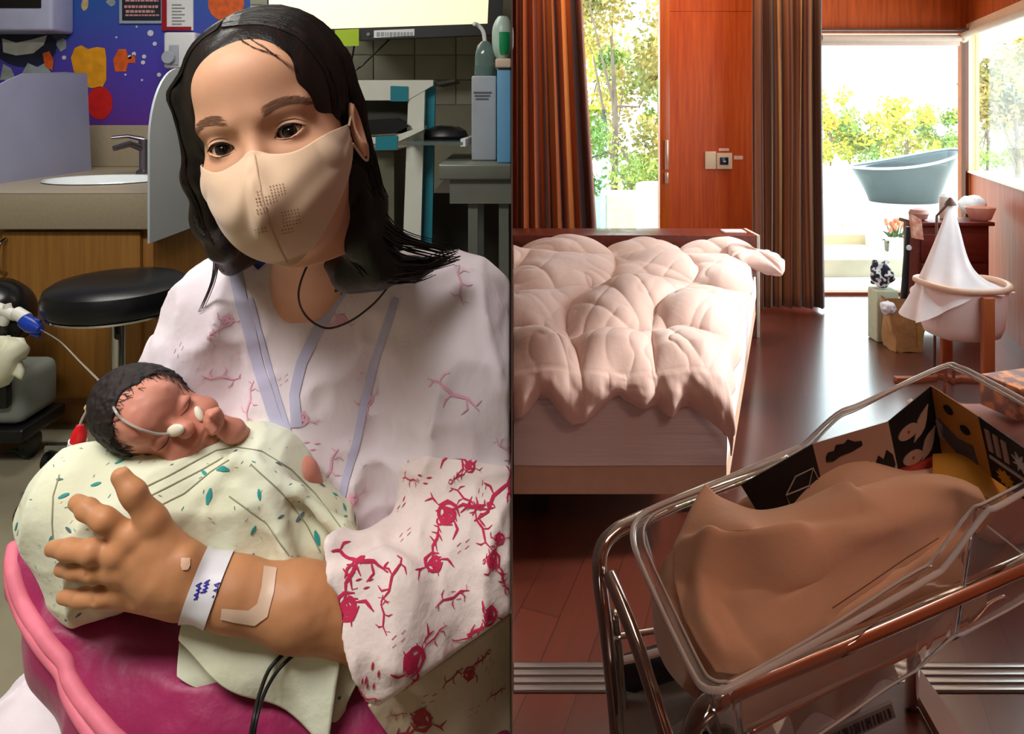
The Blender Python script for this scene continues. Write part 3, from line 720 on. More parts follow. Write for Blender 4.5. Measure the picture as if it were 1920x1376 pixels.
def arm_sdf():
    s = SDF((-.50, .60, .78), (-.08, .86, 1.12), .0017)
    W = P(352, 1088, .735)
    s.F = s.cap(P(760, 1175, .79), P(560, 1130, .752), .046, .040)
    s.add(s.cap(P(560, 1140, .752), P(440, 1112, .742), .039, .0325), .015)
    s.add(s.cap(P(440, 1112, .742), P(340, 1086, .735), .0325, .030), .015)
    # palm
    s.add(s.cap(P(335, 1058, .732), P(262, 1010, .728), .024, .019), .014)
    s.add(s.cap(P(335, 1085, .735), P(225, 1050, .726), .026, .019), .014)
    s.add(s.cap(P(335, 1112, .738), P(222, 1108, .732), .024, .016), .014)
    s.add(s.cap(P(300, 1070, .733), P(235, 1030, .727), .030, .021), .012)
    # thumb
    s.chain([P(322, 1040, .735), P(285, 975, .728), P(250, 925, .722), P(226, 893, .724)], [.019, .0140, .0115, .0095], .008)
    # index .. little finger, bent over the bundle
    s.chain([P(240, 1005, .724), P(196, 975, .715), P(163, 955, .722), P(143, 942, .738)], [.0124, .0112, .0102, .0082], .006)
    s.chain([P(225, 1038, .722), P(172, 1034, .712), P(128, 1030, .719), P(99, 1028, .736)], [.0126, .0112, .0102, .0084], .006)
    s.chain([P(225, 1072, .724), P(178, 1070, .717), P(143, 1068, .724), P(116, 1066, .738)], [.0122, .0108, .0098, .008], .006)
    s.chain([P(235, 1112, .730), P(190, 1118, .722), P(153, 1121, .727), P(120, 1119, .740)], [.0112, .0098, .0090, .0074], .006)
    # knuckles, wrist bone, fine skin folds
    for q in ((240, 1008, .716), (218, 1040, .711), (216, 1074, .715), (226, 1110, .722)): s.add(s.ell(P(*q), (.009, .008, .009)), .010)
    s.add(s.ell(P(350, 1056, .722), (.008, .006, .010)), .014)
    s.F += s.noise(.0005, 95, 3)
    for (x, y, d) in ((178, 966, .703), (148, 1031, .700), (160, 1069, .708), (172, 1119, .714), (250, 928, .709)):
        s.sub(s.cap(P(x-2, y-12, d-.002), P(x+2, y+12, d-.002), .0012), .002)
    return s.mesh()
av, aq = arm_sdf(); av = relax(av, aq, 2, .4)
verts = HV+[Vector(p) for p in bv.tolist()]+[Vector(p) for p in av.tolist()]
faces = hq.tolist()+(bq+len(HV)).tolist()+(aq+len(HV)+len(bv)).tolist()
M_tanskin = mat('skin_tanned', rgb(194, 136, 94), .5, noise=.14, nscale=16, sss=.2, spec=.35, bump=.15, bscale=420, bdist=.0008)
mother = link_mesh('person', verts, faces, [M_skin, M_tanskin], midx=[0]*(len(hq)+len(bq))+[1]*len(aq))
tag(mother, 'person in a pale printed gown and beige face mask, sitting and cradling the wrapped baby', 'person')
head_bvh = BVHTree.FromPolygons(HV, hq.tolist())
class HeadSurf(Surf): pass
hsurf = HeadSurf(HV, hq.tolist())
def on_face(x, z, off=.0006):
    o_ = H(x, .2, z); h = head_bvh.ray_cast(o_, -hf)
    return (h[0]+h[1]*off, h[1]) if h[0] is not None else (None, None)
# eyes: eyeball, iris, pupil, lid line, lashes
M_eye = mat('eye_white', rgb(200, 180, 170), .2, noise=.05, coat=.5); M_iris = mat('iris_brown', rgb(26, 15, 11), .1, noise=.25, nscale=300, coat=.8); M_pupil = mat('pupil_black', rgb(6, 5, 5), .08)
gaze = (Vector((0, 0, CAMZ))-HC).normalized()
for g in (-1, 1):
    c = H(g*.0315, .0672, -.001); gz = (hf*.75+gaze*.25).normalized(); gx = gz.cross(hu).normalized(); gy = gx.cross(gz)
    e = MB().lathe(c, [(.0125*HS*math.sin(a), -.0125*HS*math.cos(a)) for a in [math.pi*i/20+.001 for i in range(20)]]+[(.0001, .0125*HS)], 32, gx, gy, gz).build('eye', M_eye, mother, smooth=True)
    rI = .0070*HS; rE = .01262*HS
    MB().lathe(c, [(rI, math.sqrt(rE**2-rI**2)), (rI*.97, math.sqrt(rE**2-rI**2)+.0003), (rI*.5, rE*1.0), (.0002, rE+.0004)], 32, gx, gy, gz).build('iris', M_iris, e, smooth=True)
    MB().lathe(c, [(.003, rE*.975+.0002), (.0028, rE+.0002), (.0002, rE+.0006)], 20, gx, gy, gz).build('pupil', M_pupil, e, smooth=True)
def face_line(pts, w_, name, m, off=.0006, taper=True, n=26):
    S = Surf.__new__(Surf); S.v = []; S.f = []; S.mi = []; S.bvh = head_bvh
    sp_ = spline([Vector((a, b, 0)) for a, b in pts], 8); P3 = []
    for q in sp_:
        h, nn = on_face(q.x, q.y, 0)
        if h is not None: P3.append(h)
    S.stroke(P3, w_, 0, off, taper); return S
def merge(Ss, name, m, parent):
    v = []; f = []
    for S in Ss:
        k = len(v); v += S.v; f += [[i+k for i in q] for q in S.f]
    return link_mesh(name, v, f, m, parent)
for g in (-1, 1):
    cx_ = g*.0315; mx = lambda t: cx_+g*t
    up_ = [(mx(-.0135), -.0035), (mx(-.008), .0030), (mx(0), .0058), (mx(.008), .0046), (mx(.0145), .0005)]
    S1 = face_line(up_, .0026, '', None, .0009)
    dn_ = [(mx(-.012), -.0045), (mx(-.004), -.0068), (mx(.005), -.0062), (mx(.0125), -.0022)]
    S2 = face_line(dn_, .0007, '', None, .0005)
    S3 = face_line([(mx(-.010), .0068), (mx(-.002), .0100), (mx(.008), .0092), (mx(.016), .0040)], .0009, '', None, .0004)
    merge([S1, S2, S3], 'eyelashes', M_lash, mother)
    rr = random.Random(9+g); Ss = []
    for i in range(190):
        t = rr.random(); bx = -.016+.041*t; bz = .0225+.0045*math.sin(math.pi*min(t*1.15, 1))*1.0-.004*max(0, t-.65)*2.2
        hh = .0042*(1-t)**.5+.0006; z0 = bz+rr.uniform(-hh, hh)
        L_ = .007; sl = .55*(1-t)-.15
        Ss.append(face_line([(mx(bx), z0), (mx(bx+L_*.5), z0+L_*.5*sl), (mx(bx+L_), z0+L_*sl*.9)], .00055, '', None, .0004))
    merge(Ss, 'eyebrow', M_brow, mother)

# ---- face mask
M_mask = mat('mask_beige', rgb(214, 182, 152), .75, noise=.06, nscale=30, sheen=.3, bump=.25, bscale=900, bdist=.0006)
M_hole = mat('mask_hole', rgb(140, 100, 74), .8, noise=.1)
def mask_pt(U, v, off=0.0):
    u = 2*U-1; au = abs(u)
    zt = -.0135+.004*au-.007*math.exp(-((au-.35)/.22)**2)+.006*math.exp(-(u/.10)**2)
    zb = -.032-.089*(1-au**1.7)**.85
    z = zt+(zb-zt)*v
    k = min(1, max(0, (-z-.01)/.12))
    wd = .0755-.030*k**2.2; fy = .093+.034*math.sin(math.pi*min(1, k*1.15))**.8-.012*k
    ph = u*1.42; x = wd*math.sin(ph); y = .004+(fy-.004)*math.cos(ph)
    y += .006*math.exp(-(x/.010)**2)*(.4+.6*math.sin(math.pi*min(1, k+.15)))          # centre seam ridge
    # tension folds fanning from the nose, soft dents
    fan = math.sin(math.atan2(z+.005, au+.02)*16+3*u)*math.exp(-((au-.22)/.25)**2)*math.exp(-(v/.45)**2)
    y += .0022*fan+.0012*math.sin(9*u+14*v+2*math.sin(5*u))*math.sin(math.pi*v)
    h = head_bvh.ray_cast(H(x*1.0, .25, z), -hf)
    q = H(x, y+off, z)
    if h[0] is not None and au < .9:
        d = (h[0]-HC).dot(hf)/HS+.0022
        if y < d: q = H(x, d+off, z)
    if z > -.03 and au < .2: pass
    return q
mb = MB(); mb.grid(mask_pt, 90, 60, -.0012)
gv = mb.v[:91*61]; gf = mb.f[:90*60]
ms = Surf(mb.v, [f[::-1] for f in mb.f]); ms.mi = [0]*len(ms.f)
for (cx_, cy_, n_, m_) in ((520, 362, 5, 4), (500, 382, 7, 3), (493, 400, 4, 2), (545, 408, 6, 3), (548, 424, 6, 2), (540, 438, 4, 2), (487, 372, 2, 4), (490, 437, 4, 2)):
    for i in range(n_):
        for j in range(m_):
            q, n = ms.px(cx_+(i-n_/2)*6+j*1.5, cy_+(j-m_/2)*6-i*1.2)
            if q is not None: ms.stroke([q, q+hsd*.0006, q+hsd*.0012], .0013, 1, .0005, False)
ms.stroke_px([(477, 290), (484, 330), (494, 380), (506, 420), (522, 460), (538, 492)], .0012, 2, .0007)
maskob = ms.build('face_mask', [M_mask, M_hole, mat('mask_seam', rgb(190, 158, 128), .8, noise=.1)], mother)
for g in (-1, 1):
    pts = [mask_pt(1 if g > 0 else 0, .1), H(g*.079, -.004, .004), H(g*.084, -.018, .014), H(g*.082, -.028, -.02), H(g*.079, -.006, -.052), mask_pt(1 if g > 0 else 0, .9)]
    MB().tube(spline(pts, 6), .0014, 8).build('ear_loop', M_mask, maskob)

# ---- hair
def hair_sdf():
    s = SDF((-.50, .60, 1.24), (-.07, .97, 1.66), .0024)
    ax = (hsd, hf, hu)
    def E(x, y, z, r): return s.ell(H(x, y, z), [q*HS for q in r], ax)
    s.F = E(0, -.022, .040, (.084, .106, .089))
    s.add(E(.018, -.03, .066, (.056, .07, .060)), .03)
    s.add(E(-.020, -.03, .062, (.056, .07, .056)), .03)
    s.add(E(.005, -.055, -.03, (.076, .07, .10)), .03)
    # face opening; parting above her right brow, sweeping down both temples
    s.sub(E(.002, .135, -.022, (.064, .13, .098)), .006)
    s.sub(E(-.018, .120, .026, (.042, .09, .058)), .010)
    s.sub(s.cap(H(-.022, .10, .105), H(-.020, .02, .150), .002, .0015), .008)
    # locks: left of the face
    s.chain([H(-.072, .025, .06), P(367, 250, .735), P(370, 330, .745), P(396, 410, .765), P(418, 462, .80), P(430, 500, .85)], [.015, .0130, .013, .014, .016, .010], .012)
    s.chain([H(-.080, -.02, .02), P(382, 330, .80), P(398, 410, .83), P(428, 470, .87)], [.020, .020, .020, .016], .02)
    s.chain([P(410, 410, .82), P(450, 460, .88)], [.024, .028], .02)
    # right: behind the ear, down over the shoulder, swept outwards
    s.chain([H(.078, -.012, .06), P(664, 200, .79), P(684, 300, .80), P(697, 380, .80), P(690, 450, .80), P(715, 500, .80), P(775, 505, .815), P(835, 487, .845)], [.013, .011, .011, .018, .029, .022, .011, .003], .012)
    s.chain([P(650, 320, .84), P(655, 400, .84), P(640, 460, .84), P(655, 510, .81), P(710, 520, .80)], [.026, .030, .028, .020, .011], .02)
    s.chain([P(610, 430, .88), P(620, 520, .88)], [.03, .02], .02)
    s.F += s.noise(.0012, 70, 11, (1, 1, .12))+s.noise(.0028, 28, 12, (1, 1, .15))
    return s.mesh()
gv, gq = hair_sdf(); gv = relax(gv, gq, 1, .4)
HM = MB(); HM.add([Vector(p) for p in gv.tolist()], gq.tolist())
rr = random.Random(21)
def lock(pts, jit, r, n=1):
    for _ in range(n):
        j0 = Vector([rr.uniform(-1, 1)*jit for _ in range(3)]); q = []
        for i, p in enumerate(pts):
            q.append(Vector(p)+j0*(.5+.8*i/len(pts))+Vector([rr.uniform(-1, 1)*jit*.25 for _ in range(3)]))
        sp_ = spline(q, 5); HM.tube(sp_, [r*(1-.75*(i/len(sp_))**2) for i in range(len(sp_))], 5)
lock([P(668, 330, .80), P(690, 400, .79), P(735, 450, .79), P(800, 470, .81), P(845, 480, .84)], .008, .0011, 26)
lock([P(665, 380, .79), P(680, 440, .785), P(720, 490, .79), P(790, 500, .81), P(850, 482, .845)], .009, .0012, 30)
lock([P(650, 420, .80), P(662, 480, .785), P(700, 515, .785), P(760, 520, .80), P(800, 505, .82)], .008, .0011, 24)
lock([P(690, 330, .80), P(715, 400, .80), P(755, 440, .80), P(830, 465, .83)], .006, .001, 14)
lock([P(362, 300, .76), P(374, 380, .77), P(400, 450, .80), P(424, 500, .84)], .006, .0010, 26)
lock([P(400, 440, .79), P(405, 490, .83), P(398, 530, .86), P(378, 580, .875)], .004, .0009, 5)
# combed strands from the parting down both sides
hair_bvh = BVHTree.FromPolygons([Vector(p) for p in gv.tolist()], gq.tolist())
for i in range(760):
    g = 1 if i % 2 else -1; y0 = rr.uniform(-.11, .075); e = rr.uniform(-.10, .04)
    a0 = Vector((-.020+g*.002, y0*.8, .15)); a1 = Vector((g*.062+(-.01 if g < 0 else 0), y0*.9-.005, .115)); a2 = Vector((g*.094, y0*.8-.012, .045)); a3 = Vector((g*.098, y0*.7-.01, e))
    P3 = []
    for q in spline([a0, a1, a2, a3], 6):
        h = hair_bvh.find_nearest(H(q.x, q.y, q.z))
        if h[0] is not None: P3.append(h[0]+h[1]*rr.uniform(.0004, .0008))
    HM.tube(P3, [.0009*(1-.5*j/len(P3)) for j in range(len(P3))], 4)
# wisps on the forehead and over the crown
for (a_, b_, c_) in (((.002, .1, .115), (.03, .1, .088), (.052, .09, .062)), ((-.01, .1, .112), (.016, .11, .086), (.036, .11, .072)), ((.0, .1, .108), (.028, .1, .080), (.058, .08, .040)), ((-.03, .1, .108), (-.052, .09, .08), (-.062, .08, .03))):
    for k in range(5):
        P3 = []
        for q in spline([Vector(a_), Vector(b_), Vector(c_)], 6):
            h = head_bvh.ray_cast(H(q.x+rr.uniform(-.001, .001)+k*.0012, .2, q.z-k*.001), -hf)
            if h[0] is not None: P3.append(h[0]+h[1]*.0012)
        if len(P3) > 3: HM.tube(P3, [.0003*(1-.6*i/len(P3)) for i in range(len(P3))], 4)
HM.build('hair', M_hair, mother, smooth=True)
# dark strand / cord hanging in a loop below the mask
MB().tube(spline([P(622, 430, .80), P(585, 480, .79), P(560, 545, .785), P(572, 590, .80), P(610, 615, .81), P(655, 603, .815), P(700, 570, .82), P(730, 535, .82)], 8), .0013, 6).build('mask_cord', mat('cord_dark', rgb(40, 22, 20), .4, noise=.1), mother)

# ---- gown
M_gown = mat('gown_inside_out', rgb(236, 226, 232), .85, col2=rgb(228, 214, 222), nscale=9, sheen=.2, bump=.35, bscale=26, bstretch=(1, 1, .6), bdist=.012)
M_faint = mat('print_faint', rgb(232, 176, 196), .85, noise=.06, nscale=60)
M_band = mat('trim_violet_faint', rgb(194, 192, 220), .85, noise=.08, nscale=30)
M_navy = mat('trim_navy', rgb(50, 50, 128), .8, noise=.1)
M_sleeve = mat('gown_white', rgb(232, 216, 212), .8, col2=rgb(226, 206, 200), nscale=8, sheen=.2, bump=.35, bscale=30, bdist=.012)
M_crim = mat('print_crimson', rgb(192, 34, 78), .8, noise=.15, nscale=90)
M_under = mat('undershirt', rgb(232, 214, 196), .85, noise=.05, bump=.3, bscale=30, bdist=.01)
def folds(s, amp):
    """creases: ridged noise stretched along the hang of the cloth"""
    n1 = 1-np.abs(s.noise(1, 16, 31, (1.1, 1, .45))); n2 = 1-np.abs(s.noise(1, 34, 32, (1, .8, .7)))
    return -(amp*n1**3+amp*.35*n2**3)+amp*.4
def gown_sdf():
    s = SDF((-.80, .70, .52), (LIM+.01, 1.20, 1.36), .0044)
    s.F = s.ell(P(630, 740, .985), (.172, .115, .20))
    s.chain([P(418, 575, .94), P(560, 560, .97), P(850, 590, .95)], [.055, .07, .07], .05)
    s.chain([P(498, 540, .935), P(450, 560, .94)], [.040, .045], .03)
    s.chain([P(668, 545, .935), P(740, 550, .95)], [.044, .048], .03)
    # right arm sleeve (at the left of the picture)
    s.chain([P(415, 580, .94), P(362, 700, .93), P(352, 790, .92), P(380, 900, .90)], [.060, .062, .060, .05], .03)
    # left shoulder and upper arm
    s.chain([P(850, 590, .94), P(885, 720, .92), P(890, 860, .90)], [.080, .088, .090], .05)
    s.add(s.ell(P(620, 1000, .99), (.17, .15, .18)), .07)
    s.chain([P(740, 1250, 1.02), P(700, 1440, .90)], [.105, .10], .04)
    s.chain([P(520, 1250, 1.02), P(90, 1415, .93)], [.105, .10], .04)
    s.F += folds(s, .010)
    # neck opening
    s.sub(s.cap(P(560, 430, .80), P(580, 512, .86), .040, .040), .01)
    s.inter(s.plane((LIM-.0015, 0, 0), (1, 0, 0)))
    return s.mesh()
gv, gq = gown_sdf(); gv = relax(gv, gq, 2, .5)
gs = Surf(gv, gq)
def curl(c, r0, r1, a0, turns, n=14, sq=1.0):
    return [(c[0]+(r0+(r1-r0)*k/n)*math.cos(a0+turns*2*math.pi*k/n), c[1]+(r0+(r1-r0)*k/n)*sq*math.sin(a0+turns*2*math.pi*k/n)) for k in range(n+1)]
MOTIF = [(.0036, curl((0, 0), .011, .008, .6, 1.0, 16, .85)), (.0032, curl((.002, -.001), .006, .003, 2, .9)), (.0040, [(-.009, .006), (-.002, .000), (.006, -.007)]), (.0036, [(-.006, -.006), (.0, .002), (.008, .007)]),
         (.0030, [(-.012, .004), (-.004, .010), (.006, .008), (.012, .001)]), (.0030, [(-.010, -.004), (-.002, -.010), (.008, -.008)]), (.0024, [(-.013, -.002), (-.006, .004), (.004, .004), (.011, -.004)]), (.0022, [(-.006, -.013), (.002, -.004), (.004, .006)]), (.0034, [(.005, .005), (.012, .0115), (.022, .012), (.034, .018)]),
         (.0022, [(.012, .004), (.017, .011), (.018, .021)]), (.0022, [(.024, .005), (.027, .014), (.023, .022)]), (.0018, [(.030, .011), (.033, .018), (.031, .024)]),
         (.0024, curl((.039, .020), .0045, .003, 0, 1.0, 8)), (.0020, [(-.012, .004), (-.020, .008), (-.028, .003)]), (.0016, [(-.018, .006), (-.024, .012)]),
         (.0026, [(.008, -.004), (.014, -.010), (.013, -.020)])]
BRANCH = [(.0032, [(-.026, .006), (-.014, -.001), (.0, .0), (.016, -.007), (.030, -.005)]), (.002, [(-.012, -.001), (-.016, .008), (-.012, .014)]), (.0022, [(.001, .0), (.006, .006), (.006, .013)]), (.0022, [(.016, -.007), (.014, -.014), (.008, -.018)]), (.0018, [(-.022, .004), (-.026, -.003)]), (.0018, [(.024, -.006), (.028, .002)])]
DASHES = [(.0018, [(0, 0), (.005, .002)]), (.0018, [(.002, .006), (.007, .008)]), (.0018, [(.010, .001), (.015, .003)]), (.0016, [(.012, .008), (.016, .0095)])]
def by_px(S, lst, mi):
    for (x, y, deg, kind, sc_) in lst:
        q, n = S.px(x, y)
        if q is not None: S.motif(q, R(deg), kind, mi, sc_)
# bands of the collar, faint print showing through
gs.stroke_px([(438, 498), (452, 560), (468, 620), (486, 690), (512, 770), (542, 850), (568, 915), (594, 975)], .016, 2, .0012)
gs.stroke_px([(470, 560), (492, 640), (520, 740), (556, 850)], .007, 2, .0011)
gs.stroke_px([(652, 530), (622, 575), (592, 625), (566, 680), (552, 740), (556, 800)], .014, 2, .0012)
gs.stroke_px([(742, 560), (722, 620), (700, 690), (682, 760), (668, 830), (648, 900), (630, 985)], .010, 2, .0011)
gs.stroke_px([(655, 512), (645, 530), (632, 548)], .014, 3, .0016)
gs.stroke_px([(700, 432), (682, 450), (668, 470)], .014, 3, .0016)
gs.stroke_px([(474, 482), (484, 492), (492, 500)], .013, 3, .0016)
by_px(gs, [(425, 600, 30, MOTIF, .7), (415, 705, 200, BRANCH, .9), (470, 750, 110, BRANCH, .9), (565, 785, 20, MOTIF, .8), (865, 530, 120, BRANCH, 1), (640, 600, 10, MOTIF, .7), (688, 750, 70, MOTIF, .7),
            (850, 740, 0, BRANCH, 1.3), (620, 880, 100, BRANCH, 1.0), (540, 700, 40, DASHES, 1), (340, 640, 70, DASHES, 1), (450, 660, 30, DASHES, 1), (700, 700, 0, DASHES, 1.2), (770, 640, 10, DASHES, 1), (660, 940, 60, MOTIF, .8), (810, 600, 60, DASHES, 1), (600, 830, 0, DASHES, 1.3)], 1)
rr = random.Random(4)
for _ in range(60):
    p = gs.v[rr.randrange(gs.n0)]
    gs.motif(p, rr.uniform(0, 6), rr.choice([DASHES, DASHES, BRANCH]), 1, rr.uniform(.6, .9))
gown = gs.build('gown', [M_gown, M_faint, M_band, M_navy], mother)
gown['label'] = 'pale gown worn with its printed side inwards, violet trim bands'
# undershirt at the neck
us = SDF((-.42, .74, 1.08), (-.12, 1.06, 1.38), .003)
us.F = us.ell(P(588, 610, .972), (.100, .085, .085)); us.sub(us.cap(P(572, 430, .83), P(582, 496, .87), .043, .041), .006)
us.F += us.noise(.003, 40, 5)
uv, uq = us.mesh(); uv = relax(uv, uq, 2); link_mesh('undershirt', uv.tolist(), uq.tolist(), M_under, mother)

# ---- wide sleeve with crimson print
def sleeve_sdf():
    s = SDF((-.36, .60, .66), (LIM+.01, 1.02, 1.16), .0033)
    A_, B_, C_ = P(880, 880, .88), P(885, 1040, .845), P(690, 1170, .765)
    s.F = s.cap(A_, B_, .080, .092)
    s.add(s.cap(B_, C_, .094, .070), .03)
    s.add(s.cap(P(860, 1120, .83), P(655, 1185, .755), .085, .068), .03)
    s.add(s.cap(P(830, 1230, .82), P(760, 1300, .80), .075, .065), .03)
    s.add(s.cap(P(720, 1085, .775), P(610, 1088, .748), .045, .036), .03)
    s.F += folds(s, .013)
    # creases near the elbow
    for a_, b_ in (((745, 1005, .76), (860, 1075, .735)), ((860, 1075, .735), (950, 1130, .74)), ((600, 1050, .72), (700, 1010, .76)), ((760, 870, .81), (735, 1000, .77))):
        s.sub(s.cap(P(*a_), P(*b_), .010, .008), .012)
    # cuff plane
    c0 = P(568, 1042, .70); c1 = P(700, 1335, .70)
    d = (c1-c0).normalized(); nrm = d.cross(Vector((0, 1, 0))).normalized()
    if nrm.x > 0: nrm = -nrm
    s.inter(s.plane(c0, nrm), .004)
    s.sub(s.cap(P(600, 1150, .745), P(800, 1190, .79), .052, .044), .008)
    # hem of the outer layer
    e1 = P(690, 1332, .76); e2 = P(905, 1182, .80); hn = (e2-e1).cross(Vector((-.16, .76, -.62))).normalized()
    if hn.z > 0: hn = -hn
    s.inter(s.plane(e1, tuple(hn)), .004)
    s.inter(s.plane((LIM, 0, 0), (1, 0, 0)))
    return s.mesh()
sv, sq = sleeve_sdf(); sv = relax(sv, sq, 2, .5)
ss = Surf(sv, sq)
by_px(ss, [(840, 962, 185, MOTIF, 1.15), (668, 1052, 20, BRANCH, 1.3), (648, 1138, 250, MOTIF, 1.25), (812, 1055, 240, MOTIF, .95), (775, 1240, 80, MOTIF, 1.2), (925, 1052, 100, MOTIF, .8), (918, 1155, 10, MOTIF, .9),
            (925, 930, 260, BRANCH, 1.3), (845, 855, 5, BRANCH, 1.2), (735, 1080, 280, BRANCH, .9), (815, 1195, 60, BRANCH, .6), (612, 1085, 80, BRANCH, .45), (905, 900, 70, DASHES, 1),
            (700, 1085, 10, DASHES, 1.2), (810, 895, 0, DASHES, 1.2), (760, 930, 70, DASHES, 1.2), (700, 1240, 75, DASHES, 1.5), (770, 990, 80, DASHES, 1), (870, 1110, 0, DASHES, 1), (680, 1270, 80, DASHES, 1.2), (850, 1200, 40, DASHES, 1), (760, 1180, 30, DASHES, 1), (880, 1010, 30, DASHES, 1), (905, 990, 150, BRANCH, .8), (770, 900, 30, BRANCH, .6), (870, 935, 0, BRANCH, .7), (720, 1150, 130, BRANCH, .6), (850, 1120, 40, BRANCH, .7), (935, 1010, 30, MOTIF, .6), (880, 875, 30, MOTIF, .6), (690, 1310, 20, BRANCH, .5)], 1)
for _ in range(26):
    p = ss.v[rr.randrange(ss.n0)]
    if p.y > .80: ss.motif(p, rr.uniform(0, 6), rr.choice([MOTIF, BRANCH, DASHES]), 1, 1)
sl = ss.build('sleeve', [M_sleeve, M_crim], mother); sl['label'] = 'white sleeve with crimson brush print'
# under layer of the gown skirt, tan side out
def skirt(u, v):
    # u along the hem, v downwards
    a = P(690, 1320, .742).lerp(P(957, 1150, .80), u); b = P(770, 1460, .74).lerp(P(957, 1420, .80), u)
    q = a.lerp(b, v); q.y += .012*math.sin(7*u+3*v)*v-.02*math.sin(math.pi*u)*(.3+v*.7); q.x = min(q.x, LIM); return q
sk = MB(); sk.grid(skirt, 50, 36, .002); sks = Surf(sk.v, sk.f); sks.mi = [0]*len(sks.f)
by_px(sks, [(790, 1350, 20, MOTIF, 1.0), (880, 1262, 200, MOTIF, .65), (850, 1270, 60, BRANCH, .5), (820, 1300, 10, DASHES, 1), (920, 1230, 70, DASHES, 1), (900, 1320, 0, DASHES, 1), (930, 1300, 30, BRANCH, .5), (745, 1340, 30, BRANCH, .4)], 1)
sks.build('gown_skirt', [mat('gown_tan', rgb(205, 186, 160), .85, noise=.07, bump=.3, bscale=40, bdist=.008), mat('print_crimson_dull', rgb(165, 52, 62), .8, noise=.15, nscale=90)], mother)

# ---- wristband, tape, small plaster
def cuff_band(c0, c1, rad, name, m, w_, th=.0012, arc=(0, 2*math.pi), extra=None):
    pass
asurf = Surf(av, aq)
band = Surf(av, aq); band.v = []; band.f = []; band.mi = []
def patch_px(S, left, right, n, m_, mi, off=.0012):
    """strip of cloth between two pixel polylines, lying on the surface"""
    base = S.bvh; k = len(S.v)
    for i in range(n+1):
        t = i/n
        def at(pl):
            x = t*(len(pl)-1); j = min(int(x), len(pl)-2); f_ = x-j; return (pl[j][0]+(pl[j+1][0]-pl[j][0])*f_, pl[j][1]+(pl[j+1][1]-pl[j][1])*f_)
        a, b = at(left), at(right)
        for j in range(m_+1):
            s_ = j/m_; x, y = a[0]+(b[0]-a[0])*s_, a[1]+(b[1]-a[1])*s_
            d = (P(x, y, 1)-Vector((0, 0, CAMZ))).normalized(); h = base.ray_cast(Vector((0, 0, CAMZ)), d)
            if h[0] is None: q = S.lastp+(P(x, y, S.lastp.y)-P(S.lx, S.ly, S.lastp.y))+Vector((0, .004, 0)); nn = Vector((0, -1, 0)); S.v.append(q)
            else: q = h[0]; nn = h[1]; S.v.append(q+nn*off); S.lastp = q; S.lx, S.ly = x, y
    W = m_+1
    for i in range(n):
        for j in range(m_): S.f.append([k+i*W+j, k+i*W+j+1, k+(i+1)*W+j+1, k+(i+1)*W+j]); S.mi.append(mi)
M_wb = mat('wristband_white', rgb(222, 220, 226), .35, noise=.05, nscale=20)
# band wraps the whole wrist: rings projected outwards from the arm axis
def wrap(S, p0, p1, w_, off, mi, n=56, m_=8):
    ax = (p1-p0).normalized(); e1 = ax.cross(Vector((0, 1, 0))).normalized(); e2 = ax.cross(e1); k = len(S.v)
    mid = (p0+p1)/2
    for i in range(n):
        a = 2*math.pi*i/n; d = e1*math.cos(a)+e2*math.sin(a)
        for j in range(m_+1):
            c = mid+ax*(w_*(j/m_-.5)); h = asurf.bvh.ray_cast(c+d*.09, -d); r_ = .09-h[3] if h[3] is not None else .034
            S.v.append(c+d*(max(r_, .02)+off))
    W = m_+1
    for i in range(n):
        for j in range(m_): S.f.append([k+i*W+j, k+((i+1) % n)*W+j, k+((i+1) % n)*W+j+1, k+i*W+j+1]); S.mi.append(mi)
wrap(band, P(366, 1093, .736), P(410, 1104, .739), .027, .0022, 0)
band.bvh = BVHTree.FromPolygons(band.v, band.f)
bo = len(band.v)
# blue handwriting on the band, three columns of strokes
for col, (x0, y0, x1, y1) in enumerate(((409, 1092, 402, 1128), (390, 1088, 382, 1112), (374, 1094, 368, 1124))):
    n = 7; rr = random.Random(40+col); pts = []
    for i in range(n+1):
        t = i/n; pts.append((x0+(x1-x0)*t+(-5 if i % 2 else 4)+rr.uniform(-1.5, 1.5), y0+(y1-y0)*t+rr.uniform(-1.5, 1.5)))
    band.stroke_px(pts, .0015, 1, .0006, step=4)
    band.stroke_px([(x0+1, y0), (x1+1, y1)], .0010, 1, .0006, step=4)
bandob = band.build('wristband', [M_wb, mat('ink_blue', rgb(40, 36, 150), .5, noise=.1)], mother); bandob['label'] = 'white hospital wristband with blue handwriting'
tp = Surf(av, aq); tp.v = []; tp.f = []; tp.mi = []; tp.lastp = P(500, 1060, .71); tp.lx, tp.ly = 500, 1060
patch_px(tp, [(494, 1062), (490, 1100), (482, 1132), (466, 1144), (440, 1142), (416, 1140)], [(519, 1066), (514, 1110), (502, 1156), (478, 1172), (440, 1166), (414, 1160)], 40, 5, 0, .0012)
tp.build('tape', mat('tape_translucent', rgb(214, 182, 158), .45, noise=.05, nscale=30), mother)
tp = Surf(av, aq); tp.v = []; tp.f = []; tp.mi = []; tp.lastp = P(345, 1050, .70); tp.lx, tp.ly = 345, 1050
patch_px(tp, [(340, 1046), (339, 1060), (342, 1068)], [(356, 1046), (356, 1060), (352, 1068)], 8, 5, 0, .0012)
tp.build('plaster', mat('plaster_dot', rgb(232, 190, 160), .3, noise=.05), mother)

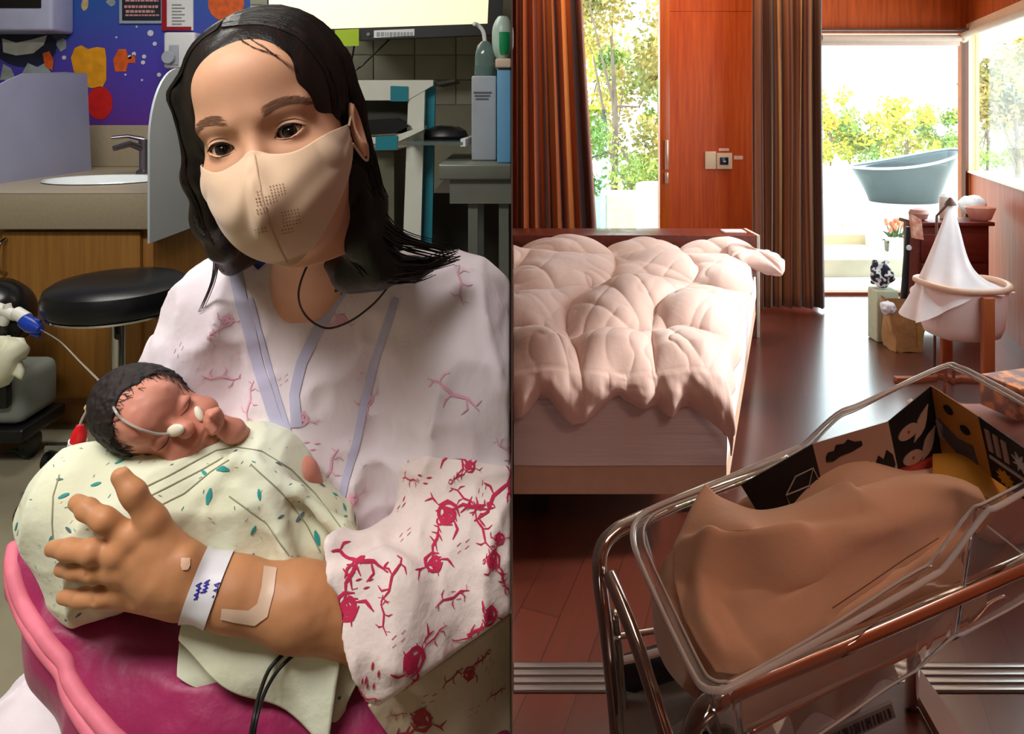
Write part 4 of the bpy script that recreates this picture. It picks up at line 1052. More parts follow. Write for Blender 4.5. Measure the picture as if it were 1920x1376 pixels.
# ---- baby
bc = P(302, 784, .835)
bf = Vector((.60, -.66, .18)).normalized(); bu = Vector((-.70, -.25, .50)); bu = (bu-bf*bu.dot(bf)).normalized(); bs = bf.cross(bu)
BS = .60
def Bp(x, y, z): return bc+(bs*x+bf*y+bu*z)*BS
def baby_sdf():
    s = SDF((-.54, .70, .92), (-.20, .98, 1.24), .0016)
    ax = (bs, bf, bu)
    def E(x, y, z, r): return s.ell(Bp(x, y, z), [q*BS for q in r], ax)
    s.F = E(0, -.022, .036, (.080, .108, .094))
    s.add(E(0, .03, -.04, (.064, .062, .070)), .012)
    for g in (-1, 1): s.add(E(g*.034, .058, -.050, (.034, .030, .032)), .010)
    s.add(E(0, .062, .045, (.055, .035, .042)), .012)
    s.add(E(0, .102, -.022, (.014, .014, .012)), .007); s.add(s.cap(Bp(0, .085, .004), Bp(0, .102, -.02), .006, .007), .008)
    s.add(E(0, .086, -.052, (.018, .010, .006)), .004); s.add(E(0, .084, -.066, (.016, .011, .006)), .004); s.add(E(0, .07, -.088, (.020, .018, .014)), .008)
    for g in (-1, 1):
        s.sub(E(g*.034, .100, .006, (.022, .012, .010)), .008)
        s.add(E(g*.034, .072, .0, (.020, .014, .013)), .005)
        s.sub(s.cap(Bp(g*.020, .088, -.004), Bp(g*.050, .080, -.003), .0010), .002)
        if g > 0: s.add(E(g*.080, -.002, -.018, (.008, .018, .028)), .004)
    # neck, trunk inside the blanket, raised forearm and fist by the cheek, bent elbow
    s.chain([Bp(0, -.02, -.06), P(420, 880, .86)], [.030, .045], .02)
    s.inter(s.plane((-.2005, 0, 0), (1, 0, 0)))
    s.chain([P(402, 790, .815), P(436, 808, .825), P(480, 842, .87), P(510, 880, .89)], [.0105, .0125, .015, .015], .008)
    for i, (x, y) in enumerate(((394, 776), (390, 786), (392, 796), (398, 806))):
        s.chain([P(406, 788+3*i, .808), P(x, y, .800), P(x+3, y+3, .793)], [.0062, .0052, .0042], .003)
    s.chain([P(412, 782, .806), P(406, 771, .800)], [.0055, .0045], .003)
    s.F += s.noise(.0008, 120, 8)
    return s.mesh()
yv, yq = baby_sdf(); yv = relax(yv, yq, 2, .4)
s2 = SDF((-.30, .74, .86), (-.16, .94, 1.08), .003)
s2.F = s2.cap(P(520, 880, .865), P(566, 888, .845), .016, .018); s2.add(s2.cap(P(566, 888, .845), P(592, 930, .85), .018, .016), .01)
s2.add(s2.ell(P(470, 930, .88), (.06, .04, .04)), .02); s2.inter(s2.plane((-.165, 0, 0), (1, 0, 0)))
y2, q2_ = s2.mesh()
baby = link_mesh('baby', yv.tolist()+y2.tolist(), yq.tolist()+(q2_+len(yv)).tolist(), M_babyskin)
tag(baby, 'newborn baby with dark hair and closed eyes wrapped in the white blanket', 'baby')
bb = BVHTree.FromPolygons([Vector(p) for p in yv.tolist()], yq.tolist())
# hair: thin shell over the crown plus fine tufts along its edge
hair = SDF((-.54, .70, .92), (-.25, .98, 1.22), .0018)
axb = (bs, bf, bu)
hair.F = hair.ell(Bp(0, -.024, .038), [q*BS for q in (.0845, .112, .098)], axb)
hair.F += hair.noise(.0016, 260, 3)+hair.noise(.0010, 120, 4)
cutp = hair.plane(Bp(0, .034, .066), tuple(bf*1.0-bu*.45))+hair.noise(.006, 60, 6)+hair.noise(.003, 160, 7)
hair.inter(cutp, .0015)
zz, zq = hair.mesh(); bh = MB(); bh.add([Vector(p) for p in zz.tolist()], zq.tolist())
rr = random.Random(8)
for _ in range(900):
    a = rr.uniform(-1.5, 1.5); z = rr.uniform(-.03, .13)
    q0 = Vector((.10*math.sin(a)*(1-.2*abs(z)/.12), .045+.35*(z-.06)+rr.uniform(-.045, .006), z)); d0 = Bp(q0.x*1.3, q0.y, q0.z+.02)
    h = bb.find_nearest(d0)
    if h[0] is None: continue
    d = (bf*.5-bu*.45+bs*rr.uniform(-.5, .5)).normalized(); pts = []
    for k in range(4):
        hh = bb.find_nearest(h[0]+d*.0028*k); pts.append(hh[0]+hh[1]*(.0013-.0002*k))
    bh.tube(pts, [.00035, .00035, .0003, .0002], 4)
bh.build('hair', mat('baby_hair', rgb(16, 9, 9), .7, col2=rgb(34, 19, 17), nscale=60, bump=.5, bscale=150, bdist=.002), baby, smooth=True)
# eye line and brow
S_ = Surf(yv, yq); S_.v = []; S_.f = []; S_.mi = []
for g in (-1, 1):
    L_ = []
    for q in spline([Vector((g*.016, .14, -.002)), Vector((g*.034, .14, -.008)), Vector((g*.052, .13, -.001))], 6):
        h = bb.ray_cast(Bp(q.x, q.y, q.z), -bf)
        if h[0] is not None: L_.append(h[0])
    S_.stroke(L_, .0013, 0, .0005)
link_mesh('closed_eyelids', S_.v, S_.f, mat('lid_line', rgb(96, 46, 40), .6, noise=.1), baby)
# ---- nasal tube
t = empty('nasal_tube', P(205, 725, .80), 'thin clear oxygen tube running from blue connector over the baby\'s face', 'tube')
Mtube = mat('tube_clear', rgb(205, 200, 190), .15, trans=.35, noise=.03)
tb = [P(76, 618, 1.84), P(112, 640, 1.55), P(152, 680, 1.2), P(200, 728, .86), P(206, 738, .85)]
bsf = Surf(yv, yq)
over = []
for x, y in ((206, 738), (218, 765), (235, 785), (262, 801), (292, 809), (322, 808)):
    q, n = bsf.px(x, y); over.append(q+n*.004 if q is not None else P(x, y, .80))
MB().tube(spline(tb+over[1:], 8), .0015, 8).build('tubing', Mtube, t)
MB().tube(spline([P(203, 730, .86), P(185, 745, .87), P(168, 762, .88), P(152, 790, .885), P(150, 805, .885)], 6), .0015, 8).build('branch_tubing', Mtube, t)
MB().tube([P(186, 742, .868), P(164, 765, .88)], .0045, 10).build('slider', mat('plaster_cream', rgb(214, 186, 138), .5, noise=.1), t)
mb = MB().tube([P(150, 797, .885), P(149, 812, .885), P(146, 828, .885)], [.004, .009, .0095], 14); mb.build('red_cap', mat('cap_red', rgb(200, 18, 28), .35, noise=.1), t)
MB().tube([P(146, 826, .886), P(143, 850, .888)], [.011, .012], 14).build('clear_port', mat('plastic_white', rgb(215, 215, 220), .35), t)
def pad(x, y, rx_, ry_, ang, name):
    q, n = bsf.px(x, y)
    if q is None: q, n = P(x, y, .79), Vector((0, -1, 0))
    e1 = (Vector((math.cos(ang), 0, -math.sin(ang)))-n*n.dot(Vector((math.cos(ang), 0, -math.sin(ang))))).normalized(); e2 = n.cross(e1)
    MB().lathe(q, [(rx_, .0), (rx_*.98, .0016), (rx_*.8, .0030), (rx_*.4, .0042), (.0002, .0046)], 24, e1, e2, n, 1.0, ry_/rx_).build(name, mat('pad_white', rgb(232, 226, 205), .5, noise=.08, nscale=60), t, smooth=True)
pad(330, 806, .0125, .0068, -.35, 'cheek_pad'); pad(373, 776, .0095, .0045, 1.25, 'cheek_pad')

# ---- baby blanket
M_blk = mat('blanket_white', rgb(226, 230, 208), .85, col2=rgb(214, 214, 182), nscale=9, sheen=.2, bump=.3, bscale=30, bdist=.010)
M_drop = mat('print_teal', rgb(50, 150, 146), .8, noise=.15); M_grey = mat('print_slate', rgb(92, 112, 122), .8, noise=.15); M_peach = mat('print_peach', rgb(240, 205, 170), .8, noise=.1)
M_seam = mat('blanket_seam', rgb(150, 152, 122), .85, noise=.15, nscale=60)
def blanket_sdf():
    s = SDF((-.62, .68, .80), (-.14, 1.0, 1.18), .0030)
    s.F = s.cap(P(165, 930, .825), P(330, 925, .835), .056, .064)
    s.add(s.cap(P(330, 925, .835), P(480, 915, .845), .064, .060), .04)
    s.add(s.cap(P(470, 910, .845), P(575, 985, .85), .056, .046), .04)
    s.add(s.cap(P(150, 960, .81), P(165, 1090, .80), .050, .034), .03)
    s.add(s.cap(P(260, 1010, .815), P(560, 1040, .835), .062, .055), .05)
    s.add(s.cap(P(480, 930, .85), P(600, 1030, .85), .060, .036), .03)
    s.add(s.cap(P(120, 1000, .80), P(142, 1140, .785), .030, .008), .02)
    s.add(s.cap(P(118, 925, .82), P(100, 960, .815), .034, .028), .02)
    # big fold edge running from the fingers to the right
    s.add(s.cap(P(330, 975, .768), P(440, 862, .80), .006, .008), .010)
    s.add(s.cap(P(440, 862, .80), P(560, 920, .80), .008, .008), .012)
    s.add(s.cap(P(560, 920, .80), P(655, 1010, .80), .008, .010), .012)
    s.add(s.cap(P(500, 930, .79), P(545, 1050, .775), .007, .007), .014)
    s.F += folds(s, .007)
    s.sub(s.ell(P(300, 765, .83), (.062, .075, .040)), .006)
    return s.mesh()
kv, kq = blanket_sdf(); kv = relax(kv, kq, 2, .5)
ks = Surf(kv, kq)
DROP = [(.0042, [(0, 0), (.011, 0)])]; SM = [(.0026, [(0, 0), (.005, 0)])]; BIG = [(.0060, [(0, 0), (.016, 0)])]
rr = random.Random(77)
for _ in range(520):
    p = ks.v[rr.randrange(ks.n0)]
    ks.motif(p, rr.uniform(0, 6.28), rr.choice([DROP, SM, SM, SM, BIG] if rr.random() < .5 else [SM]), rr.choice([1, 1, 2, 2, 3]), rr.uniform(.5, .85))
for (x, y, a, k_) in ((298, 842, 30, BIG), (395, 915, 100, BIG), (445, 1040, 60, BIG), (430, 880, 10, BIG), (590, 995, 120, BIG), (190, 905, 40, DROP), (130, 925, 40, DROP), (235, 860, 70, DROP), (480, 985, 80, DROP)): ks.motif(ks.px(x, y)[0], R(a), k_, 1, 1) if ks.px(x, y)[0] is not None else None
for ln in ([(262, 918), (310, 895), (360, 868), (405, 845), (440, 838), (490, 846), (545, 880), (590, 925), (640, 990)], [(285, 928), (330, 905), (380, 880), (418, 858)], [(305, 945), (345, 925), (395, 885), (430, 862)],
           [(112, 890), (100, 930), (98, 980), (100, 1010)], [(470, 870), (530, 925), (575, 985), (600, 1035)], [(430, 930), (500, 980), (540, 1040)]):
    ks.stroke_px(ln, .0014, 4, .0009)
bl = ks.build('baby_blanket', [M_blk, M_drop, M_grey, M_peach, M_seam]); tag(bl, 'white blanket with teal drop print wrapped around the baby', 'blanket')
# hanging layers of the blanket below the arm
def layer(tl, tr, bl_, br, y0, y1, name, bulge, seed, nu=50, nv=26, w1=.010):
    def fn(u, v):
        a = P(tl[0]+(tr[0]-tl[0])*u, tl[1]+(tr[1]-tl[1])*u, y0+(y1-y0)*u); b = P(bl_[0]+(br[0]-bl_[0])*u, bl_[1]+(br[1]-bl_[1])*u, y0+(y1-y0)*u-.012)
        q = a.lerp(b, v); q.y -= bulge*math.sin(math.pi*v)+w1*.5*math.sin(9*u+seed+2*v)*v
        q.z += .006*math.sin(6*u+seed)*v; return q
    m_ = MB(); m_.grid(fn, nu, nv, .003); S = Surf(m_.v, m_.f); S.mi = [0]*len(S.f)
    rr = random.Random(seed)
    for _ in range(26): S.motif(fn(rr.random(), rr.random()), rr.uniform(0, 6), rr.choice([DROP, SM, SM]), rr.choice([1, 1, 2]), 1.0)
    S.stroke([fn(i/40, .10) for i in range(41)], .0012, 4, .0009, False); S.stroke([fn(i/40, .90) for i in range(41)], .0014, 4, .0009, False)
    return S.build(name, [M_blk, M_drop, M_grey, M_peach, M_seam], bl)
layer((343, 1160), (640, 1225), (335, 1205), (618, 1400), .738, .742, 'hanging_corner', .004, 3)
layer((337, 1205), (560, 1260), (336, 1252), (600, 1420), .752, .752, 'hanging_corner', .003, 5)
layer((560, 1235), (690, 1235), (600, 1420), (650, 1330), .760, .764, 'hanging_corner', .006, 8, 30, 20)

# ---- nursing pillow
M_mag = mat('pillow_magenta', rgb(152, 30, 84), .5, noise=.12, nscale=12, bump=.35, bscale=14, bdist=.02, sheen=.15)
M_pip = mat('piping_pink', rgb(228, 120, 140), .6, noise=.12, nscale=40)
def pillow_sdf():
    s = SDF((-.66, .60, .66), (LIM+.01, 1.10, 1.06), .0045)
    s.F = s.cap(P(88, 1070, .86), P(165, 1190, .83), .040, .055)
    s.add(s.cap(P(165, 1190, .83), P(290, 1310, .80), .055, .078), .025)
    s.add(s.cap(P(290, 1310, .80), P(420, 1345, .80), .078, .100), .03)
    s.add(s.cap(P(420, 1340, .80), P(640, 1380, .81), .105, .095), .03)
    s.add(s.cap(P(640, 1390, .81), P(930, 1400, .84), .095, .075), .03)
    s.F += folds(s, .006)
    s.sub(s.cap(P(330, 1280, .69), P(345, 1400, .67), .006, .006), .02)
    s.inter(s.plane((LIM-.001, 0, 0), (1, 0, 0)))
    return s.mesh()
pv, pq = pillow_sdf(); pv = relax(pv, pq, 2, .5)
pil = link_mesh('nursing_pillow', pv.tolist(), pq.tolist(), M_mag); tag(pil, 'curved magenta nursing pillow with pink piping on her lap', 'pillow')
ps = Surf(pv, pq)
def pip(pix, r_):
    pts = []
    for i in range(len(pix)-1):
        for j in range(5):
            t_ = j/5; x = pix[i][0]+(pix[i+1][0]-pix[i][0])*t_; y = pix[i][1]+(pix[i+1][1]-pix[i][1])*t_
            q, n = ps.px(x, y)
            if q is None:
                for dx in range(2, 60, 2):
                    q, n = ps.px(x+dx, y-dx*.3)
                    if q is not None: q = P(x, y, q.y); n = Vector((0, 0, 0)); break
            if q is not None: pts.append(q+n*r_*.2)
    sm = pts
    for _ in range(6): sm = [sm[0]]+[(sm[i-1]+sm[i]*2+sm[i+1])/4 for i in range(1, len(sm)-1)]+[sm[-1]]
    MB().tube(sm, r_, 10).build('piping', M_pip, pil, smooth=True)
pip([(30, 1010), (22, 1045), (28, 1085), (44, 1130), (70, 1175), (100, 1215), (128, 1240), (130, 1270), (150, 1305), (185, 1345), (215, 1380), (240, 1400)], .0085)
pip([(20, 1050), (24, 1100), (42, 1150), (66, 1195), (96, 1235), (122, 1262), (128, 1300), (150, 1340), (175, 1376), (200, 1410)], .0075)
# ---- sensor cables
mb = MB().tube(spline([P(532, 1225, .735), P(505, 1255, .722), P(487, 1300, .70), P(476, 1345, .68), P(468, 1390, .67)], 8), .0021, 8)
tag(mb.build('sensor_cable', Mcab), 'dark thin sensor cable, left of the pair below her forearm', 'cable')
mb = MB().tube(spline([P(550, 1228, .735), P(520, 1258, .722), P(496, 1300, .70), P(482, 1345, .68), P(474, 1390, .67)], 8), .0019, 8)
tag(mb.build('sensor_cable', Mcab), 'dark thin sensor cable, right of the pair below her forearm', 'cable')
# seat she sits on (below the frame)
t = empty('armchair', (-.35, 1.1, LF), 'grey padded seat under the person in the gown', 'chair')
MB().box((-.62, .86, LF+.04), (-.06, 1.36, LF+.09), .02).build('seat', mat('seat_grey', rgb(100, 105, 110), .7, noise=.1), t)
MB().box((-.62, 1.32, LF+.095), (-.06, 1.38, LF+.5), .02).build('backrest', mat('seat_grey', rgb(100, 105, 110), .7), t)
for x in (-.6, -.11):
    for y in (.88, 1.32): MB().box((x, y, LF), (x+.03, y+.03, LF+.04)).build('leg', mat('black_plastic', rgb(16, 16, 18), .35), t)
# ================================================================ BEDROOM (right)
XL = 0.0006; BW = 5.5
M_cherry = mat('cherry_panel', rgb(214, 92, 26), .48, col2=rgb(186, 68, 16), nscale=5, stretch=(9, 9, .5), bump=.02, spec=.4)
M_cherry2 = mat('cherry_wall', rgb(186, 86, 34), .5, col2=rgb(146, 62, 24), nscale=4, stretch=(9, 9, .5), bump=.02, coat=.0, spec=.3)
def floor_mat():
    m = mat('walnut_floor', rgb(84, 40, 26), .32, coat=1.0, spec=.8); m.node_tree.nodes['Principled BSDF'].inputs['Coat Roughness'].default_value = .21; m.node_tree.nodes['Principled BSDF'].inputs['Coat IOR'].default_value = 1.9
    n = m.node_tree.nodes; l = m.node_tree.links; b = n['Principled BSDF']; t = n.new('ShaderNodeTexCoord')
    mp = n.new('ShaderNodeMapping'); mp.inputs['Rotation'].default_value = (0, 0, R(21)); l.new(t.outputs['Object'], mp.inputs[0])
    br = n.new('ShaderNodeTexBrick'); mp2 = n.new('ShaderNodeMapping'); mp2.inputs['Rotation'].default_value = (0, 0, R(90)); l.new(mp.outputs[0], mp2.inputs[0])
    l.new(mp2.outputs[0], br.inputs[0]); br.inputs['Scale'].default_value = 1; br.inputs['Brick Width'].default_value = 1.3; br.inputs['Row Height'].default_value = .12
    br.inputs['Mortar Size'].default_value = .0015; br.inputs['Color1'].default_value = rgb(106, 46, 32); br.inputs['Color2'].default_value = rgb(90, 38, 27); br.inputs['Mortar'].default_value = rgb(62, 28, 20)
    nz = n.new('ShaderNodeTexNoise'); mp3 = n.new('ShaderNodeMapping'); mp3.inputs['Scale'].default_value = (30, 1.5, 1); l.new(mp.outputs[0], mp3.inputs[0]); l.new(mp3.outputs[0], nz.inputs[0]); nz.inputs['Scale'].default_value = 2
    mx = n.new('ShaderNodeMix'); mx.data_type = 'RGBA'; mx.blend_type = 'MULTIPLY'; mx.inputs[0].default_value = .35; l.new(br.outputs[0], mx.inputs[6]); l.new(nz.outputs['Color'], mx.inputs[7]); l.new(mx.outputs[2], b.inputs['Base Color'])
    return m
M_floorR = floor_mat()
slabbox('floor_bedroom', (XL, -1.7, -.1), (4.2, BW+.15, 0), M_floorR)
struct(MB().prism([(XL, -1.7, 2.7), (3.62-.378*7.2+.1, -1.7, 2.7), (3.72, BW, 2.7), (3.72, BW+.12, 2.7), (XL, BW+.12, 2.7)], (0, 0, .1)), 'ceiling_bedroom', M_ceil)
slabbox('wall_front_bedroom', (XL, -1.8, 0), (3.2, -1.7, 2.75), M_cherry2)
# back wall round its two openings
W1a, W1b = P(1088, 0, BW).x, P(1243, 0, BW).x; W2a, W2b = P(1530, 0, BW).x, 3.62
zt = P(0, 55, BW).z
mb = MB(); mb.box((XL, BW, 0), (W1a-.25, BW+.12, 2.7)); mb.box((W1a-.25, BW, 2.45), (W1b, BW+.12, 2.7))
mb.box((W2a, BW, zt), (W2b+.1, BW+.12, 2.7)); struct(mb, 'wall_back_bedroom', M_cherry2)
# cherry wall panel between window and curtain, with top joint
mb = MB(); z1 = P(0, 21, BW).z
mb.box((W1b+.002, BW-.002, 0), (W2a, BW+.12, z1-.004)); mb.box((W1b+.002, BW-.002, z1), (W2a, BW+.12, 2.7)); mb.box((W1b+.002, BW+.004, z1-.004), (W2a, BW+.1, z1))
o = struct(mb, 'door_1', M_cherry)
mb = MB().box((W1b-.03, BW-.03, 0), (W1b+.05, BW-.003, 2.7), .004); struct(mb, 'trim_1', mat('cherry_trim', rgb(206, 96, 30), .3, col2=rgb(180, 76, 22), nscale=5, stretch=(9, 9, .5)))
a = P(1250, 262, BW-.05); b_ = P(1250, 318, BW-.05)
hd = MB().box((a.x-.012, BW-.055, b_.z), (a.x+.014, BW-.032, a.z), .004)
hd.box((a.x-.012, BW-.055, P(0, 343, BW).z), (a.x+.014, BW-.032, P(0, 322, BW).z), .004)
h_ = hd.build('door_handle', mat('handle_rose_steel', rgb(205, 170, 150), .3, .7, noise=.05)); h_.parent = o
# window frames, glass
M_frame = mat('window_frame_wood', rgb(168, 92, 52), .4, noise=.12, nscale=12)
M_glass = glass_mat('window_glass', (.97, .99, .98, 1), .015)
def window(name, segs, glass_quad):
    mb = MB()
    for s_ in segs: mb.box(*s_)
    o = struct(mb, name, M_frame)
    g = MB().prism(glass_quad, (0, .006, 0)).build('pane', M_glass); g.parent = o; return o
window('window_1', [((W1a-.25, BW+.03, 0), (W1a-.21, BW+.09, 2.45)), ((W1b-.02, BW+.03, 0), (W1b+.0, BW+.09, 2.45)), ((W1a-.25, BW+.03, 2.43), (W1b, BW+.09, 2.45)), ((W1a-.25, BW+.03, 0), (W1b, BW+.09, .04))],
       [(W1a-.21, BW+.06, .04), (W1b-.02, BW+.06, .04), (W1b-.02, BW+.06, 2.43), (W1a-.21, BW+.06, 2.43)])
window('window_2', [((W2a, BW+.02, 0), (W2a+.03, BW+.1, zt)), ((W2b-.02, BW+.02, 0), (W2b, BW+.1, zt)), ((W2a, BW+.02, zt-.03), (W2b, BW+.1, zt)), ((W2a, BW+.02, 0), (W2b, BW+.1, .022))],
       [(W2a+.03, BW+.06, .02), (W2b-.02, BW+.06, .02), (W2b-.02, BW+.06, zt-.03), (W2a+.03, BW+.06, zt-.03)])
# roller blind in window 2
t = empty('roller_blind', ((W2a+W2b)/2, BW-.05, zt-.08), 'rolled up roller blind under the wooden beam of the far window', 'blind')
mb = MB().tube([(W2a+.02, BW-.05, zt-.075), (W2b-.10, BW-.05, zt-.075)], .028, 20); mb.build('roll', mat('blind_fabric', rgb(196, 176, 160), .7, noise=.06), t)
MB().box((W2a+.02, BW-.075, zt-.015), (W2b-.04, BW-.02, zt-.002)).build('rail', mat('rail_dark', rgb(70, 44, 36), .5, noise=.1), t)
MB().box((W2a+.02, BW-.052, zt-.135), (W2b-.10, BW-.046, zt-.10)).build('fabric', mat('blind_fabric', rgb(196, 176, 160), .7), t)
MB().lathe((W2b-.065, BW-.05, zt-.075), [(.03, -.015), (.036, 0), (.03, .015)], 16, (0, 1, 0), (0, 0, 1), (1, 0, 0)).build('bracket', mat('cream_plastic', rgb(235, 222, 190), .4, noise=.03), t)
# right wall: runs from the back corner towards the camera
wd = Vector((-.378, -1, 0)); wc = Vector((W2b, BW, 0)); wn_ = Vector((1, -.378, 0)).normalized()
def rw(s_, z, off=0.0): q = wc+wd*s_+wn_*off; return Vector((q.x, q.y, z))
def rwbox(mb, s0, s1, z0, z1, o0, o1):
    return mb.prism([rw(s0, z0, o0), rw(s1, z0, o0), rw(s1, z1, o0), rw(s0, z1, o0)], wn_*(o1-o0))
SE = 7.2; zl = P(0, 322, BW).z; ztr = P(0, 50, BW).z; s_end = 3.6
mb = MB(); rwbox(mb, 0, SE, 0, zl, 0, .12); rwbox(mb, 0, SE, ztr, 2.75, 0, .12); rwbox(mb, s_end, SE, zl, ztr, 0, .12)
struct(mb, 'wall_right_bedroom', M_cherry2)
mb = MB(); rwbox(mb, 0, s_end, zl, zl+.012, -.02, .16); struct(mb, 'trim_2', mat('sill_pale', rgb(222, 190, 165), .35, noise=.06))
mb = MB(); rwbox(mb, 0, s_end, ztr-.035, ztr+.02, -.015, .0); struct(mb, 'trim_3', mat('sill_pale', rgb(222, 190, 165), .35))
mb = MB(); rwbox(mb, 0, .02, zl+.012, ztr-.036, .0, .07); rwbox(mb, 1.75, 1.80, zl+.012, ztr-.036, .02, .07); rwbox(mb, s_end-.04, s_end, zl+.012, ztr-.036, .02, .07); rwbox(mb, .051, s_end-.05, ztr-.06, ztr-.036, .02, .07)
o = struct(mb, 'window_3', mat('post_pale', rgb(225, 190, 150), .45))
g = rwbox(MB(), .02, s_end-.04, zl+.012, ztr-.06, .04, .046).build('pane', M_glass); g.parent = o
# corner post
mb = MB().box((W2b-.055, BW-.05, 0), (W2b-.03, BW-.001, zt-.001)); struct(mb, 'trim_4', mat('post_dark', rgb(98, 48, 30), .45, noise=.1))
mb = MB().box((W2b-.03, BW-.05, 0), (W2b-.004, BW-.001, zt-.001)); struct(mb, 'trim_5', mat('post_pale', rgb(225, 190, 150), .45, noise=.06))
# roller blind on the right window
t = empty('roller_blind', rw(1.2, ztr-.07, -.04), 'rolled blind along the top of the right-hand window', 'blind')
MB().tube([rw(.08, ztr-.075, -.05), rw(3.0, ztr-.075, -.05)], .025, 16).build('roll', mat('blind_fabric', rgb(196, 176, 160), .7), t)

# floor track
Mtr = mat('track_aluminium', rgb(205, 196, 190), .28, .9, noise=.08, nscale=8, stretch=(1, 20, 1))
t0 = 1500
t = empty('floor_track', (1.2, 1.83, 0), 'silver sliding door track with grooves across the dark floor', 'track')
ya, yb = Pz(960, 1243, 0).y, Pz(960, 1300, 0).y
mb = MB()
nb = 4; w_ = (ya-yb)/nb
for k in range(nb): mb.box((.004, yb+k*w_+.004, .0005), (2.2, yb+(k+1)*w_-.004, .006), .002)
mb.build('rail', Mtr, t); MB().box((.004, yb, .0001), (2.2, ya, .0028)).build('base', mat('track_base_dark', rgb(70, 52, 44), .5, .4, noise=.1), t)  # dark base strip visible between the rails

# switch plates and little labels on the cherry panel
t = empty('thermostat', P(1358, 302, BW-.01), 'white wall thermostat with dark square display on the cherry panel', 'thermostat')
pbox(MB(), 1344, 287, 1373, 317, BW-.022, BW-.0025, .004).build('plate', mat('plate_cream', rgb(240, 214, 180), .4, noise=.03), t)
pbox(MB(), 1350, 295, 1366, 309, BW-.026, BW-.022, .002).build('display', mat('display_dark', rgb(38, 40, 58), .2, noise=.05), t)
pbox(MB(), 1356, 301, 1361, 304, BW-.028, BW-.026).build('mark', mat('plastic_white', rgb(215, 215, 220), .35), t)
tag(pbox(MB(), 1322, 284, 1343, 317, BW-.018, BW-.0025, .004).build('switch_plate', mat('plate_cream', rgb(240, 214, 180), .4)), 'plain cream switch plate left of the thermostat', 'switch')
tag(pbox(MB(), 1348, 278, 1367, 283, BW-.006, BW-.0025).build('name_label', mat('label_pink', rgb(250, 200, 180), .5, noise=.15, nscale=90)), 'tiny pale label strip above the thermostat', 'label')
tag(pbox(MB(), 1376, 292, 1393, 299, BW-.006, BW-.0025).build('name_label', mat('label_pink', rgb(250, 200, 180), .5)), 'tiny pale label strip right of the thermostat', 'label')

# ---- curtains
def curtain_mat(name, cols, sc, seed):
    m = mat(name, cols[0], .7, sheen=.2)
    n = m.node_tree.nodes; l = m.node_tree.links; b = n['Principled BSDF']
    at = n.new('ShaderNodeUVMap'); s_ = n.new('ShaderNodeSeparateXYZ'); l.new(at.outputs[0], s_.inputs[0])
    nz = n.new('ShaderNodeTexNoise'); nz.noise_dimensions = '1D'; nz.inputs['Scale'].default_value = sc; nz.inputs['Detail'].default_value = 2; nz.inputs['Roughness'].default_value = .6
    ad = n.new('ShaderNodeMath'); ad.inputs[1].default_value = seed; l.new(s_.outputs[0], ad.inputs[0]); l.new(ad.outputs[0], nz.inputs['W'])
    rp = n.new('ShaderNodeValToRGB'); l.new(nz.outputs[0], rp.inputs[0]); rp.color_ramp.interpolation = 'B_SPLINE'
    e = rp.color_ramp.elements; k = len(cols)
    e[0].position = .32; e[0].color = cols[0]; e[1].position = .68; e[1].color = cols[-1]
    for i in range(1, k-1): q = e.new(.32+.36*i/(k-1)); q.color = cols[i]
    l.new(rp.outputs[0], b.inputs['Base Color']); return m
def curtain(name, xt, xb, Y, z0, z1, folds_, amp, m, label, seed, x_l=None):
    """xt/xb: right edge at the top and at the bottom; pleats run down"""
    rr = random.Random(seed); nu = folds_*10; nv = 24
    ph = [rr.uniform(-.5, .5) for _ in range(folds_+1)]
    vs_ = []
    def fn(u, v):
        xr = xt+(xb-xt)*v; xl = x_l; x = xl+(xr-xl)*u; k = u*folds_; i = min(int(k), folds_-1)
        y = Y+amp*math.sin(2*math.pi*k+ph[i]*.8+.5*v)*(.75+.35*math.sin(i*2.3+v*1.5))+.012*math.sin(5*v+i)
        return Vector((x+amp*.25*math.sin(4*math.pi*k+v), y, z1+(z0-z1)*v))
    mb = MB(); mb.grid(fn, nu, nv, .003); o = mb.build('cloth', m, None, smooth=True)
    o.name = name; uvl = o.data.uv_layers.new(name='UVMap'); W = nu+1; K = W*(nv+1)
    for p in o.data.polygons:
        for li in p.loop_indices:
            vi = o.data.loops[li].vertex_index % K; uvl.data[li].uv = ((vi % W)/nu, (vi//W)/nv)
    return tag(o, label, 'curtain')
xe = P(1085, 0, 5.33).x
curtain('curtain', xe, P(1124, 0, 5.33).x, 5.33, .03, 2.66, 7, .045, curtain_mat('curtain_rust', [rgb(48, 22, 24), rgb(96, 36, 26), rgb(206, 100, 24), rgb(120, 44, 28), rgb(44, 26, 32), rgb(216, 126, 50)], 9, 1.0), 'rust and brown striped curtain left of the garden window', 3, x_l=.03)
curtain('curtain', P(1538, 0, 5.12).x, P(1542, 0, 5.12).x, 5.12, .02, 2.66, 7, .05, curtain_mat('curtain_brown', [rgb(38, 28, 34), rgb(86, 40, 32), rgb(168, 100, 58), rgb(92, 46, 34), rgb(44, 32, 36), rgb(190, 132, 66)], 16, 7.3), 'dark brown and gold striped curtain beside the tall far window', 5, x_l=P(1412, 0, 5.12).x)

